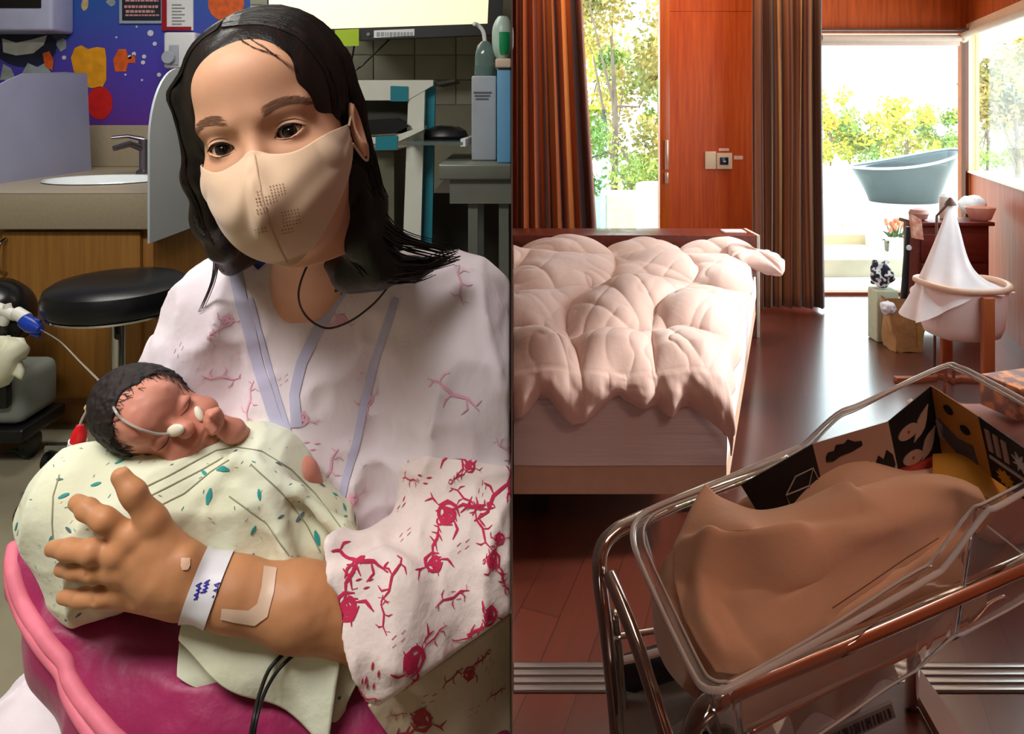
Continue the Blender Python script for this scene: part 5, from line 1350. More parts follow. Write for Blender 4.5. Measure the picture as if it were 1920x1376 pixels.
# ---- headboard wall, bed
HX = P(1425, 0, 4.5).x; HZ = P(0, 441, 4.5).z
Mhb = mat('headboard_wood', rgb(126, 52, 34), .35, col2=rgb(100, 38, 26), nscale=5, stretch=(6, .8, 6), coat=.2)
t = empty('headboard', (HX/2, 4.6, 0), 'low reddish wood headboard wall behind the bed', 'headboard')
MB().box((.004, 4.5, 0), (HX-.022, 4.76, HZ), .004).build('body', Mhb, t)
MB().box((HX-.021, 4.5, 0), (HX, 4.76, HZ), .003).build('end_panel', mat('end_cream', rgb(222, 205, 186), .5, noise=.05), t)
o = MB().box((P(1356, 0, 4.6).x, 4.56, HZ+.0005), (P(1396, 0, 4.6).x, 4.66, HZ+.012), .003).build('tissue', mat('paper_pink', rgb(250, 214, 205), .6, noise=.05)); o.name = 'paper_slip'; tag(o, 'small pinkish paper slip lying on the headboard ledge', 'paper')
FY = 2.35; FX = P(1362, 0, FY).x; SK = .40; HEADY = 4.42
def bx(u, s_, z):
    """u: 0 at the partition .. 1 at the aisle side; s_: metres from the foot"""
    xr = FX+SK*s_; return Vector((.006+(xr-.006)*u, FY+s_, z))
BL = HEADY-FY
t = empty('bed', (.5, 3.3, 0), 'low double bed with white fitted sheet and pale base', 'bed')
M_sheet = mat('sheet_white', rgb(226, 214, 214), .85, bump=.6, bscale=5, bstretch=(.6, .6, 7), bdist=.02, sheen=.2); _m.pop('sheet_white')
M_sheet = mat('bed_sheet', rgb(222, 206, 206), .85, noise=.04, nscale=4, bump=.5, bscale=4, bstretch=(.5, .5, 8), bdist=.02, sheen=.2)
def bedblock(z0, z1, ins=0.0, rnd_=.0, wr=0.0, nx=30, ny=40, nz=12):
    """sheared slab with a rounded top edge and soft horizontal creases"""
    mb = MB()
    def side(fn, nu, nv): mb.grid(fn, nu, nv)
    def pt(u, s_, z): q = bx(u, s_, z); return q
    def pr(v):  # profile up the side
        z = z0+(z1-z0)*v; inset = rnd_*max(0, (v-.85)/.15)**2; return z, inset
    def front(u, v):
        z, i = pr(v); c = wr*(math.sin(v*40+2*math.sin(u*3))*.5+.5*math.sin(v*23+u*5))
        q = pt(u, ins+i-c*(1-u)**.3, z); q.x -= i*.5*(u > .97); return q
    def right(u, v):
        z, i = pr(v); q = pt(1, ins+(BL-2*ins)*u, z); c = wr*.6*math.sin(u*20+v*6); q.x -= i+ins-c; return q
    side(front, nx, nz); side(right, ny, nz)
    side(lambda u, v: pt(u, ins+rnd_+(BL-2*ins-rnd_)*v, z1)+Vector((-rnd_*u-ins*u, 0, 0)), nx, 20)
    side(lambda u, v: pt(u, BL-ins, z0+(z1-z0)*v), nx, 2); side(lambda u, v: pt(u, ins+(BL-2*ins)*v, z0), nx, 2); side(lambda u, v: pt(0, ins+(BL-2*ins)*u, z0+(z1-z0)*v), 2, 2)
    return mb
MZ = .575
bedblock(.285, MZ, 0.0, .03, .004).build('mattress', M_sheet, t, smooth=True)
bedblock(.185, .283, .004, 0, 0, nz=3).build('base', mat('bed_base', rgb(196, 160, 138), .7, noise=.06), t)
mb = MB()
for s_, u in ((.25, .12), (.25, .8), (1.9, .12), (1.9, .8), (1.1, .5)): q = bx(u, s_, 0); mb = MB().box((q.x-.03, q.y-.03, 0), (q.x+.03, q.y+.03, .184)); mb.build('leg', mat('leg_dark', rgb(30, 18, 16), .5, noise=.1), t)
# duvet: quilted heightfield that spills over the foot end and the aisle side
rgn = np.random.RandomState(3)
Mdv = mat('duvet_white', rgb(226, 186, 174), .7, noise=.03, nscale=4, bump=.3, bscale=9, bstretch=(1, .5, 1), bdist=.02, sheen=.3)
NU, NV = 190, 230
uu, vv = np.meshgrid(np.linspace(0, 1, NU+1), np.linspace(0, 1, NV+1))
def n2(x, y, seed): return vnoise(x+50., y+50., np.zeros_like(x)+.5, seed)
def edge_drop(u):  # how far the hem hangs below the mattress top at the foot
    xs = [0, .05, .12, .19, .28, .36, .45, .52, .60, .68, .76, .84, .92, 1.0]
    ys = [.085, .06, .025, .03, .10, .075, .03, .0, .035, .045, .075, .06, .095, .12]
    return np.interp(u, xs, ys)
S0 = -.03
s_len = vv*(BL-.06)                                        # metres from foot edge towards head
sx_ = uu*1.25
d1 = np.abs(n2(sx_*2.6+.3*n2(sx_*3, s_len*3, 4), s_len*2.1, 11)); d2 = np.abs(n2(sx_*5.5+s_len*1.5, s_len*4.2, 12)); d3 = 1-np.abs(n2(sx_*11, s_len*9+sx_*3, 13))
d1 = n2(sx_*2.2, s_len*2.0, 11)*.5+.5; d2 = n2(sx_*4.5+s_len*1.2, s_len*3.4, 12); wr1 = (1-np.abs(n2(sx_*5+s_len*2.2, s_len*3+sx_*2, 21)))**5; wr2 = (1-np.abs(n2(sx_*9-s_len*3, s_len*5+sx_*4, 22)))**5
wq = n2(sx_*2.1+3, s_len*1.6, 31); wq2 = n2(sx_*1.8, s_len*2.0+7, 32)
quilt = np.abs(np.sin(math.pi*(sx_*2.1+.30*wq+.16*np.sin(s_len*3)+.1)))**.6*np.abs(np.sin(math.pi*(s_len*1.6+.38*wq2+.10*np.sin(sx_*6)+.25)))**.6
hgt = .022+.080*quilt*(.55+.8*d1)+.018*d2-.014*wr1-.007*wr2
edgeu = np.clip((1-uu)/.10, 0, 1); hgt = hgt*(.25+.75*np.sqrt(edgeu))
foot = np.clip(s_len/.16, 0, 1)
XR_ = FX+SK*s_len; X_ = .006+(XR_-.02-.006)*uu; Y_ = FY+s_len; Z_ = MZ+.006+hgt*(.35+.65*foot**.7)
# far pillow bulge below the duvet at the headboard
Z_ += .05*np.exp(-((s_len-1.75)/.2)**2)*(1-.7*uu)
verts = []; 
top = np.stack([X_, Y_, Z_], -1)
# hanging hem rows in front of the foot edge
NH = 26; hem = []
ux = uu[0]
dr = edge_drop(ux)+.035
for j in range(NH, 0, -1):
    t_ = j/NH; zz_ = top[0, :, 2]-(dr+.02)*t_**1.15
    yy_ = FY-.012-.040*np.sin(math.pi*min(t_*.9, .9))-.022*np.sin(ux*26+2*np.sin(ux*9))*t_+.006*n2(ux*30, ux*0+t_*5, 9)
    xx_ = top[0, :, 0]+.010*np.sin(ux*22)*t_
    hem.append(np.stack([xx_, np.minimum(yy_, FY-.012), zz_], -1))
G = np.concatenate([np.array(hem), top], 0)
# aisle side: extra columns falling over the edge
NS = 10; colz = []
for j in range(1, NS+1):
    t_ = j/NS; last = G[:, -1, :].copy(); srow = np.clip((last[:, 1]-FY)/BL, 0, 1)
    dd = (.050+.03*np.sin(srow*9+1)+.04*n2(srow*12, srow*0, 5))*(1+.0*srow)
    last[:, 0] += .020*math.sin(t_*1.6)+.012*np.sin(srow*40)*t_+.006; last[:, 2] -= np.clip(dd, .02, 1)*t_**1.4; colz.append(last)
G = np.concatenate([G]+[c[:, None, :] for c in colz], 1)
nr, nc = G.shape[:2]
mb = MB(); fl = G.reshape(-1, 3).tolist(); mb.grid(lambda u, v: G[min(int(round(v*(nr-1))), nr-1), min(int(round(u*(nc-1))), nc-1)], nc-1, nr-1, -.006)
for v in mb.v: v.x = max(v.x, .003)
dv = mb.build('duvet', Mdv, smooth=True); tag(dv, 'rumpled white puffy duvet spread over the bed', 'duvet')
def cushion(u, v, c, ax, ay, az, hx, hy, hz):
    a = 2*math.pi*u; b = math.pi*(v-.5); sp_ = lambda x, p: math.copysign(abs(x)**p, x)
    x = sp_(math.cos(a), .45)*math.cos(b)**.5; y = sp_(math.sin(a), .45)*math.cos(b)**.5; z = math.sin(b)
    return c+ax*(hx*x*(1+.04*math.sin(5*a)))+ay*(hy*y*(1+.05*math.cos(7*a)))+az*(hz*z*(1-.45*(x*x*y*y))+.008*math.sin(9*a+3*z))
o = MB(); pc = Vector((P(1418, 545, 4.05).x, 4.05, MZ+.035)); xa_ = Vector((.93, -.25, -.22)).normalized(); ya_ = Vector((.3, .95, .05)).normalized(); za_ = xa_.cross(ya_)
o.grid(lambda u, v: cushion(u, v, pc, xa_, ya_, za_, .16, .17, .045), 60, 30); tag(o.build('pillow', Mdv, smooth=True), 'white pillow sticking out past the duvet on the aisle side', 'pillow')

# ---- net-covered cradle
cc = Pz(1803, 545, .54+0.0); cc = Vector((P(1803, 0, 3.6).x, 3.6, P(0, 535, 3.6).z))
t = empty('net_cradle', (cc.x, cc.y, 0), 'white oval baby cradle with wooden legs under a pointed net', 'cradle')
rx, ry = .205, .155
M_crd = mat('cradle_white', rgb(238, 208, 200), .55, noise=.05, nscale=8, sss=.1); M_rim = mat('cradle_rim', rgb(218, 172, 146), .4, noise=.08)
def ov(a, k=1.0): return (rx*k*math.copysign(abs(math.cos(a))**.8, math.cos(a)), ry*k*math.copysign(abs(math.sin(a))**.8, math.sin(a)))
mb = MB(); n = 56; dep = .27
lv = [(1.0, 0), (1.0, -.03), (.97, -.12), (.92, -.2), (.84, -.245), (.6, -.265), (.1, -.27)]; lv2 = [(.1, -.25), (.58, -.245), (.8, -.22), (.88, -.18), (.94, -.1), (.97, 0)]
rows = [[cc+Vector((*ov(2*math.pi*k/n, q), z)) for k in range(n)] for q, z in lv[::-1]+lv2[::-1][:1]+lv2[::-1][1:]]
vs_ = [p for r_ in rows for p in r_]
mb.add(vs_, [[i*n+k, i*n+(k+1) % n, (i+1)*n+(k+1) % n, (i+1)*n+k] for i in range(len(rows)-1) for k in range(n)]+[[k for k in range(n)], [(len(rows)-1)*n+k for k in range(n)][::-1]])
mb.build('tub', M_crd, t, smooth=True)
MB().tube([cc+Vector((*ov(2*math.pi*k/n, 1.02), .006+.012*(math.cos(2*math.pi*k/n)**2))) for k in range(n)], .016, 10, closed=True).build('rim', M_rim, t, smooth=True)
Mleg = mat('cradle_leg', rgb(176, 92, 52), .4, noise=.12, nscale=12, stretch=(6, 6, 1))
for (x, y) in ((.012, -ry-.025), (.03, ry+.02)):
    MB().box((cc.x+x-.028, cc.y+y-.016, .03), (cc.x+x+.028, cc.y+y+.016, cc.z-.012), .006).build('leg', Mleg, t)
MB().box((cc.x-.25, cc.y-ry-.045, .0), (cc.x+.25, cc.y-ry-.005, .03), .006).build('foot_bar', Mleg, t); MB().box((cc.x-.25, cc.y+ry+.0, .0), (cc.x+.25, cc.y+ry+.04, .03), .006).build('foot_bar', Mleg, t)
apex = Vector((P(1789, 0, 3.65).x, 3.68, P(0, 378, 3.65).z))
M_net = mat('net_tulle', rgb(250, 236, 236), .8, noise=.04, alpha=.88, sheen=.3)
def net(u, v):
    a = 2*math.pi*u; fl_ = 1+.10*math.sin(a*9)*v
    ex, ey = ov(a, 1.0); low = cc+Vector((ex*1.03, ey*1.03, -.01))
    spill = max(0, math.cos(a-3.35))**2.0      # towards the left the net trails down
    low += Vector((-.09*spill, -.02*spill, -.16*spill))
    q = apex.lerp(low, v); sag = math.sin(math.pi*v); q.z -= .09*sag*(1-spill); q.x += (q.x-apex.x)*(-.38)*sag*(1-spill*.9)*1.0; q.y += (q.y-apex.y)*(-.35)*sag
    c_ = apex.lerp(cc, v); q.x = c_.x+(q.x-c_.x)*fl_; q.y = c_.y+(q.y-c_.y)*fl_; return q
MB().grid(net, 110, 40).build('net_canopy', M_net, t, smooth=True)
MB().lathe(apex+Vector((0, 0, -.008)), [(.030, -.015), (.024, 0), (.012, .018), (.003, .026)], 16).build('cap', mat('cap_brown', rgb(96, 60, 46), .6, noise=.1), t)
MB().tube([Vector((cc.x-.03, cc.y+ry+.03, .03)), Vector((apex.x+.01, cc.y+ry+.06, apex.z-.1)), apex+Vector((0, .01, -.01))], .007, 8).build('net_pole', mat('cap_brown', rgb(96, 60, 46), .6), t)
# paper bag
def bagpt(c, w_, d_, h_, seed): pass
pb = Pz(1697, 655, 0); t = empty('paper_bag', (pb.x, pb.y, 0), 'crumpled brown paper bag standing on the floor by the cradle', 'bag')
def bag(u, v):
    a = 2*math.pi*u; sq = lambda x: math.copysign(abs(x)**.35, x); w_ = .105*(1+.10*math.sin(7*v)*math.sin(3*a)); d_ = .075
    return pb+Vector((w_*sq(math.cos(a))*(.92+.12*v), .02+d_*sq(math.sin(a)), .001+.30*v+.015*math.sin(3*a)*v+.004*math.sin(11*a+9*v)))
MB().grid(bag, 48, 16).build('bag_body', mat('kraft_paper', rgb(176, 126, 78), .8, noise=.2, nscale=14, bump=.6, bscale=14, bdist=.02), t)
MB().add([bag(k/24, .02) for k in range(24)], [list(range(24))]).build('bottom', mat('kraft_paper', rgb(176, 126, 78), .8), t)
MB().grid(lambda u, v: bag(.76+.2*u, .1+.8*v)+Vector((0, -.004, 0)), 8, 8, .001).build('front_panel', mat('kraft_gold', rgb(172, 130, 70), .6, noise=.25, nscale=20), t)
def crumple(name, c, r, m, label, cat, seed, sxyz=(1, 1, 1), amp=.4):
    s = SDF((c[0]-r*1.7*sxyz[0], c[1]-r*1.7*sxyz[1], c[2]-r*1.7*sxyz[2]), (c[0]+r*1.7*sxyz[0], c[1]+r*1.7*sxyz[1], c[2]+r*1.7*sxyz[2]), r/14)
    s.F = s.ell(c, (r*sxyz[0], r*sxyz[1], r*sxyz[2])); s.F += s.noise(r*amp, 1.8/r, seed); v_, q_ = s.mesh()
    o = link_mesh(name, v_.tolist(), q_.tolist(), m); return tag(o, label, cat)
Mpch = mat('patch_fabric', rgb(225, 222, 225), .7, col2=rgb(40, 42, 60), nscale=38, contrast=(.46, .52), detail=1)
crumple('cloth_bundle', (pb.x-.05, pb.y+.18, .42), .07, Mpch, 'black and white patterned cloth bundle above the paper bag', 'cloth', 4, (1, .7, 1.2))
crumple('tissue_ball', (P(1664, 0, pb.y-.02).x, pb.y-.03, P(0, 575, pb.y).z), .04, mat('tissue_white', rgb(232, 226, 232), .8, noise=.08), 'crumpled white tissue at the paper bag\'s top edge', 'tissue', 6)
o = MB().box((pb.x-.11, pb.y+.12, 0.001), (pb.x+.03, pb.y+.24, .33), .01).build('cardboard_box', mat('box_greenish', rgb(196, 196, 168), .8, noise=.1)); tag(o, 'pale cardboard box standing behind the paper bag', 'box')
# white cloth heap by the cradle foot
crumple('towel', (P(1738, 0, 3.3).x, 3.3, .05), .05, mat('towel_white', rgb(228, 205, 205), .9, noise=.06), 'small white towel crumpled on the floor below the cradle', 'towel', 9, (1.9, 1.3, .8))
# dresser with things
DY = 4.55; DZ = P(0, 417, DY).z
t = empty('dresser', (P(1790, 0, DY).x, DY+.2, 0), 'dark red wooden dresser against the right-hand wall', 'dresser')
Mdr = mat('dresser_red', rgb(112, 36, 26), .4, col2=rgb(86, 26, 20), nscale=5, stretch=(1, 8, 8))
xa, xb = P(1720, 0, DY).x, P(1866, 0, DY).x
MB().box((xa, DY, DZ-.025), (xb, DY+.22, DZ), .004).build('top', Mdr, t)
MB().box((xa+.02, DY+.03, .06), (xb-.02, DY+.20, DZ-.0255), .004).build('body', Mdr, t)
for k in range(3): d_ = MB().box((xa+.04, DY+.012, .09+k*.195), (xb-.04, DY+.0295, .27+k*.195), .004).build('drawer', Mdr, t); MB().lathe(((xa+xb)/2, DY+.012, .18+k*.195), [(.008, 0), (.012, .012), (.004, .018)], 12, (1, 0, 0), (0, 0, 1), (0, -1, 0)).build('knob', mat('steel', rgb(170, 168, 162), .25, 1), d_)
tc_ = Vector((P(1838, 0, DY+.1).x, DY+.10, DZ)); mb = MB()
mb.lathe(tc_+Vector((0, 0, .001)), [(.055, 0), (.06, .004), (.085, .075), (.088, .085), (.082, .085), (.056, .010), (.01, .009)], 8, ex=1.2, ey=.8)
o = mb.build('washing_bowl', mat('basin_pink', rgb(232, 168, 150), .4, noise=.04)); tag(o, 'pink plastic basin on the dresser beside the net tip', 'basin')
crumple('tissue_box', (P(1815, 0, DY+.3).x, DY+.25, DZ+.08), .060, mat('tissue_pale', rgb(235, 240, 240), .6, noise=.04), 'white bundle behind the pink basin on the dresser', 'bundle', 12, (1.6, .7, 1.15), .12)
mb = MB().lathe((P(1739, 0, DY).x, DY+.1, DZ+.001), [(.03, 0), (.05, .01), (.062, .045), (.05, .07), (.02, .08)], 20)
o = mb.build('round_jar', mat('jar_brownish', rgb(168, 122, 112), .5, noise=.25, nscale=30)); tag(o, 'brownish round pot at the dresser\'s left end', 'pot')
mb = MB().lathe((P(1775, 0, DY+.15).x, DY+.15, DZ+.001), [(.04, 0), (.045, .01), (.045, .15), (.03, .17)], 20); tag(mb.build('lotion_bottle', mat('tissue_pale', rgb(235, 240, 240), .6)), 'white bottle at the back of the dresser behind the net', 'bottle')
# dark stand left of the dresser
sp0 = Vector((P(1697, 0, 4.5).x, 4.5, 0)); t = empty('floor_stand', sp0, 'thin black floor stand left of the dresser', 'stand')
Mbk = mat('stand_black', rgb(26, 24, 26), .4, noise=.1)
MB().tube([sp0+Vector((-.03, 0, .02)), sp0+Vector((0, 0, .35)), sp0+Vector((.02, 0, P(0, 425, 4.5).z))], [.02, .022, .014], 12).build('pole', Mbk, t); MB().lathe(sp0, [(.08, 0), (.08, .012), (.02, .02)], 24).build('foot_plate', Mbk, t)
MB().lathe(sp0+Vector((.012, -.02, P(0, 463, 4.5).z)), [(.001, 0), (.018, .002), (.016, .008)], 12, (1, 0, 0), (0, 0, 1), (0, -1, 0)).build('button', mat('plastic_white', rgb(215, 215, 220), .35), t)
mb = MB().prism([P(1714, 447, 4.45), P(1732, 450, 4.45), P(1728, 412, 4.45), P(1708, 400, 4.45)], (0, .03, 0))
tag(mb.build('gift_bag', mat('bag_cream', rgb(232, 196, 176), .6, col2=rgb(190, 90, 60), nscale=22)), 'small cream and rust gift bag leaning on the dresser corner', 'bag')

# ---- behind the bassinet, right edge: patterned boxes and pink cushion
t = empty('floor_mattress', (P(1880, 0, 2.45).x, 2.5, 0), 'pinkish folded play mattress behind the clear bassinet', 'mattress')
mb = MB()
q0 = Vector((P(1850, 0, 2.4).x, 2.4, 0))
mb.obox(q0+Vector((.12, .05, .21)), (1, 0, 0), (0, 1, 0), (0, 0, 1), (.16, .10, .21), .04); mb.build('cushion', mat('cushion_pink', rgb(186, 134, 126), .7, noise=.12, nscale=12, bump=.3), t)
Mbox = mat('box_print', rgb(206, 120, 62), .5, col2=rgb(120, 70, 60), nscale=22, contrast=(.42, .55))
o = MB().obox(q0+Vector((.14, .02, .50)), Vector((.96, .27, 0)), Vector((-.27, .96, 0)), (0, 0, 1), (.11, .07, .055), .006).build('snack_box', Mbox); tag(o, 'orange and brown printed box lying on the pink cushion', 'box')
q0.z = 0; o = MB().obox(q0+Vector((-.16, .02, .16)), Vector((.9, .4, 0)), Vector((-.4, .9, 0)), (0, 0, 1), (.13, .09, .16), .02).build('toy_crate', mat('crate_pinkish', rgb(160, 108, 104), .6, col2=rgb(78, 84, 118), nscale=14, contrast=(.45, .6))); tag(o, 'mottled pink and blue storage cube behind the bassinet head', 'box')

# ================================================================ OUTDOORS
M_deck = mat('deck_stone', rgb(236, 232, 222), .7, noise=.08, nscale=3); M_step = mat('step_stone', rgb(222, 206, 168), .75, noise=.15, nscale=5); M_step2 = mat('step_stone_grey', rgb(196, 192, 170), .75, noise=.15, nscale=4)
slabbox('ground', (-8, BW+.12, -.2), (16, 30, -.02), mat('ground_pale', rgb(206, 204, 186), .9, noise=.15, nscale=1.5))
x0 = W2a-.35
slabbox('floor_terrace', (x0, BW+.13, -.02), (9, 6.10, .0), M_deck)
slabbox('floor_step_low', (x0, 6.10, -.02), (P(1695, 0, 6.1).x, 6.79, .153), M_step2)
slabbox('floor_step_mid', (x0, 6.79, -.02), (P(1650, 0, 6.79).x, 7.24, .246), M_step)
slabbox('floor_deck', (x0-.5, 7.24, -.02), (12, 13.5, .34), M_deck)
slabbox('floor_side_plinth', (P(1697, 0, 6.1).x, 6.10, -.02), (9, 7.238, .30), M_deck)
# bathtub, slipper shape
t_c = Vector((4.80, 8.5, .341))
def tub(u, v):
    """v 0..1 outside going up, 1..2 inside going down"""
    a = 2*math.pi*u; ca, sa = math.cos(a), math.sin(a)
    k = v if v <= 1 else 2-v; inner = v > 1
    h_ = .42+.22*max(0, .5+.5*ca)**2*1.0+.10*(.5-.5*ca)*0
    rx_ = .40+.20*k**1.1; ry_ = .28+.14*k**.8
    if inner: rx_ -= .03; ry_ -= .03
    z = h_*k+(0 if not inner else .04*(1-k))
    lean = .06*k*k*(1 if ca > 0 else .6)
    return t_c+Vector((rx_*ca+lean*ca, ry_*sa, z))
mb = MB(); mb.grid(lambda u, v: tub(u, v*2), 64, 40); mb.add([tub(k/64, 0) for k in range(64)], [list(range(64))]); mb.add([tub(k/64, 2) for k in range(64)], [list(range(64))])
t = empty('bathtub', t_c, 'grey freestanding outdoor slipper bathtub on the pale deck', 'bathtub')
mb.build('shell', mat('tub_grey', rgb(66, 74, 76), .35, noise=.12, nscale=4), t, smooth=True)
MB().tube([tub(k/64, 1) for k in range(64)], .016, 8, closed=True).build('rim', mat('tub_rim', rgb(176, 196, 204), .3, noise=.05), t, smooth=True)
# flowers
fp = Vector((P(1678, 0, 6.4).x, 6.4, .154)); t = empty('flower_pot', fp, 'orange-pink tulips in a glass pot on the outdoor step', 'flowers')
MB().lathe(fp, [(.07, 0), (.085, .02), (.09, .11), (.084, .115), (.075, .03), (.01, .025)], 20).build('pot', mat('pot_grey', rgb(120, 118, 108), .4, noise=.2, nscale=20), t)
rr = random.Random(3); mbs = MB(); 
heads = []
for k in range(16):
    a = rr.uniform(0, 6.28); r_ = rr.uniform(0, .11); tip = fp+Vector((r_*math.cos(a), r_*math.sin(a)*.6, rr.uniform(.2, .3))); mbs.tube([fp+Vector((r_*.2*math.cos(a), 0, .05)), tip], .005, 5); heads.append(tip)
for k in range(22):
    a = rr.uniform(0, 6.28); b0 = fp+Vector((0, 0, .07)); tp_ = b0+Vector((.13*math.cos(a), .08*math.sin(a), rr.uniform(.02, .14))); m_ = (b0+tp_)/2+Vector((0, 0, .03)); sd = (tp_-b0).cross(Vector((0, 1, 0))).normalized()*.014
    mbs.add([b0, m_-sd, tp_, m_+sd], [[0, 1, 2, 3]])
mbs.build('foliage', mat('leaf_dark', rgb(70, 96, 50), .6, noise=.2), t)
for k, tip in enumerate(heads):
    MB().lathe(tip, [(.004, -.02), (.018, -.008), (.020, .008), (.010, .028)], 8).build('bloom', mat('bloom_coral', rgb(232, 140, 104), .6, noise=.3, nscale=60), t)
# trees and shrubs: trunks with leaf clusters
def leafmat(name, c1, c2): return mat(name, c1, .7, col2=c2, nscale=2.5, contrast=(.35, .65), sheen=.1)
LM = [leafmat('leaves_yellow', rgb(206, 178, 50), rgb(170, 180, 60)), leafmat('leaves_green', rgb(104, 138, 60), rgb(168, 176, 84)), leafmat('leaves_olive', rgb(118, 120, 60), rgb(186, 160, 84))]
Mbark = mat('bark', rgb(128, 112, 98), .9, noise=.2, nscale=12)
def tree(name, base, h_, rad, m, label, seed, n=2600, leaf=.06, low=.25, trunk_r=.05, cat='tree', bias=.5, group=None):
    t = empty(name, base, label, cat, group); rr = random.Random(seed); mb = MB(); base = Vector(base)
    cl = []
    for _ in range(16):
        a = rr.uniform(0, 6.28); r_ = rad*math.sqrt(rr.random())*.85; z = h_*(low+(1-low)*rr.random()**.9)
        cl.append((base+Vector((r_*math.cos(a), r_*math.sin(a), z)), rad*rr.uniform(.28, .5)))
    vs_ = []; fs = []
    for i in range(n):
        c, r_ = cl[rr.randrange(len(cl))]; d = Vector((rr.gauss(0, 1), rr.gauss(0, 1), rr.gauss(0, 1))).normalized()*r_*rr.uniform(.35, 1.05)
        p = c+d
        if p.z < base.z+.03: continue
        x = Vector((rr.gauss(0, 1), rr.gauss(0, 1), rr.gauss(0, 1))).normalized(); y = x.cross(Vector((rr.gauss(0, 1), rr.gauss(0, 1), rr.gauss(0, 1)))).normalized(); k = len(vs_); L_ = leaf*rr.uniform(.6, 1.3)
        vs_ += [p-x*L_*.5, p+y*L_*.28, p+x*L_*.5, p-y*L_*.28]; fs.append([k, k+1, k+2, k+3])
    mb.add(vs_, fs); f_ = mb.build('foliage', m, t, smooth=True); f_['kind'] = 'stuff'
    tb_ = MB().tube([base, base+Vector((.03, 0, h_*.45)), base+Vector((-.02, .03, h_*.8))], [trunk_r, trunk_r*.75, trunk_r*.3], 8)
    for c, r_ in cl[:8]:
        tb_.tube([base+Vector((0, 0, h_*(.25+.3*rr.random()))), (base+c)/2+Vector((0, 0, (c.z-base.z)*.25)), c], [trunk_r*.45, trunk_r*.3, trunk_r*.12], 6)
    tb_.build('trunk', Mbark, t)
# seen through the tall far window: low yellow shrubs beyond the deck
gr = 'yellow shrubs beyond the deck'
for i, (px_, Y, h_, r_, mi_, lab) in enumerate(((1556, 13.9, 1.35, .42, 0, 'tall yellow-green shrub at the left edge of the far window'), (1592, 14.1, 1.0, .55, 1, 'low green shrub beyond the deck, second from the curtain'),
        (1634, 14.0, 1.15, .6, 0, 'bright yellow shrub beyond the deck, just left of the bathtub'), (1700, 14.2, 1.25, .6, 0, 'bright yellow shrub rising behind the bathtub\'s middle'), (1757, 14.4, 1.0, .5, 1, 'sparse yellow-green shrub behind the bathtub\'s high end'))):
    tree('shrub', (P(px_, 0, Y).x, Y, .0), h_+.35, r_, LM[mi_], lab, 30+i, 1500, .10, .3, .02, 'shrub', group=gr)
# seen through the garden window
tree('tree', (P(1150, 0, 8.6).x, 8.6, -.02), 3.0, .85, LM[2], 'tall airy yellow-green tree outside the garden window', 51, 5200, .085, .22, .05)
tree('tree', (P(1235, 0, 9.6).x, 9.6, -.02), 2.6, .8, LM[1], 'rounder green tree behind the airy one in the garden window', 52, 5200, .085, .12, .05)
tree('tree', (P(1085, 0, 11).x, 11, -.02), 3.1, .95, LM[0], 'pale yellow tree far left in the garden window', 53, 3000, .10, .2, .05)
tree('shrub', (P(1180, 0, 8.0).x, 8.0, -.02), 1.25, .6, LM[1], 'dark green shrub at the foot of the garden window trees', 54, 3200, .06, .1, .02, 'shrub')
# seen through the right-hand window
tree('tree', (P(1905, 0, 8.0).x, 8.0, .0), 2.2, .62, LM[2], 'olive leafy tree outside the right-hand window', 55, 4200, .08, .35, .04)
tree('tree', (P(1850, 0, 12.0).x, 12.0, .0), 2.0, .55, LM[1], 'slim green tree beside the olive tree outside right', 56, 1800, .08, .3, .03)
# terrace things outside the garden window
slabbox('floor_garden_terrace', (-.5, BW+.13, -.02), (x0-.01, 7.6, .0), M_deck)
o = MB().box((P(1135, 0, 6.9).x, 6.9, .0), (P(1214, 0, 6.9).x, 7.3, P(0, 365, 6.9).z), .01).build('stone_bench', mat('bench_stone', rgb(206, 196, 176), .8, noise=.15)); tag(o, 'pale stone ledge outside the garden window', 'ledge')
o = MB().lathe((P(1228, 0, 6.6).x, 6.6, .0), [(.14, 0), (.17, .02), (.18, P(0, 345, 6.6).z), (.16, P(0, 343, 6.6).z)], 32).build('round_planter', mat('planter_white', rgb(232, 234, 238), .4, noise=.04)); tag(o, 'white round planter outside the garden window', 'planter')
t = empty('glass_fence', (P(1120, 0, 6.4).x, 6.4, 0), 'clear glass balustrade panel outside the garden window', 'fence')
MB().box((P(1085, 0, 6.4).x, 6.4, .03), (P(1138, 0, 6.4).x, 6.412, P(0, 205, 6.4).z)).build('pane', glass_mat('fence_glass', (.70, .82, .84, 1), .12), t)
MB().box((P(1085, 0, 6.4).x, 6.38, 0), (P(1138, 0, 6.4).x, 6.43, .035)).build('rail', mat('steel', rgb(170, 168, 162), .25, 1), t)
o = MB().tube(spline([(P(1118, 0, 6.5).x, 6.5, P(0, 405, 6.5).z), (P(1150, 0, 6.5).x, 6.5, P(0, 396, 6.5).z), (P(1190, 0, 6.5).x, 6.6, P(0, 393, 6.5).z)], 6), .02, 8).build('hose', mat('hose_pale', rgb(214, 206, 190), .5, noise=.1))
bpy.data.objects.remove(o)
# ================================================================ CLEAR BASSINET ON A CHROME TROLLEY
def PZ(px, py, z): return Pz(px, py, z)
t = empty('bassinet', (.5, 1.1, 0), 'clear acrylic hospital bassinet tilted on a chrome trolley', 'bassinet')
M_acr = mat('acrylic', rgb(250, 244, 240), .03, trans=.97, ior=1.25, spec=.6)
M_acre = mat('acrylic_edge', rgb(236, 226, 220), .08, trans=.35, ior=1.3, noise=.02, spec=.8)
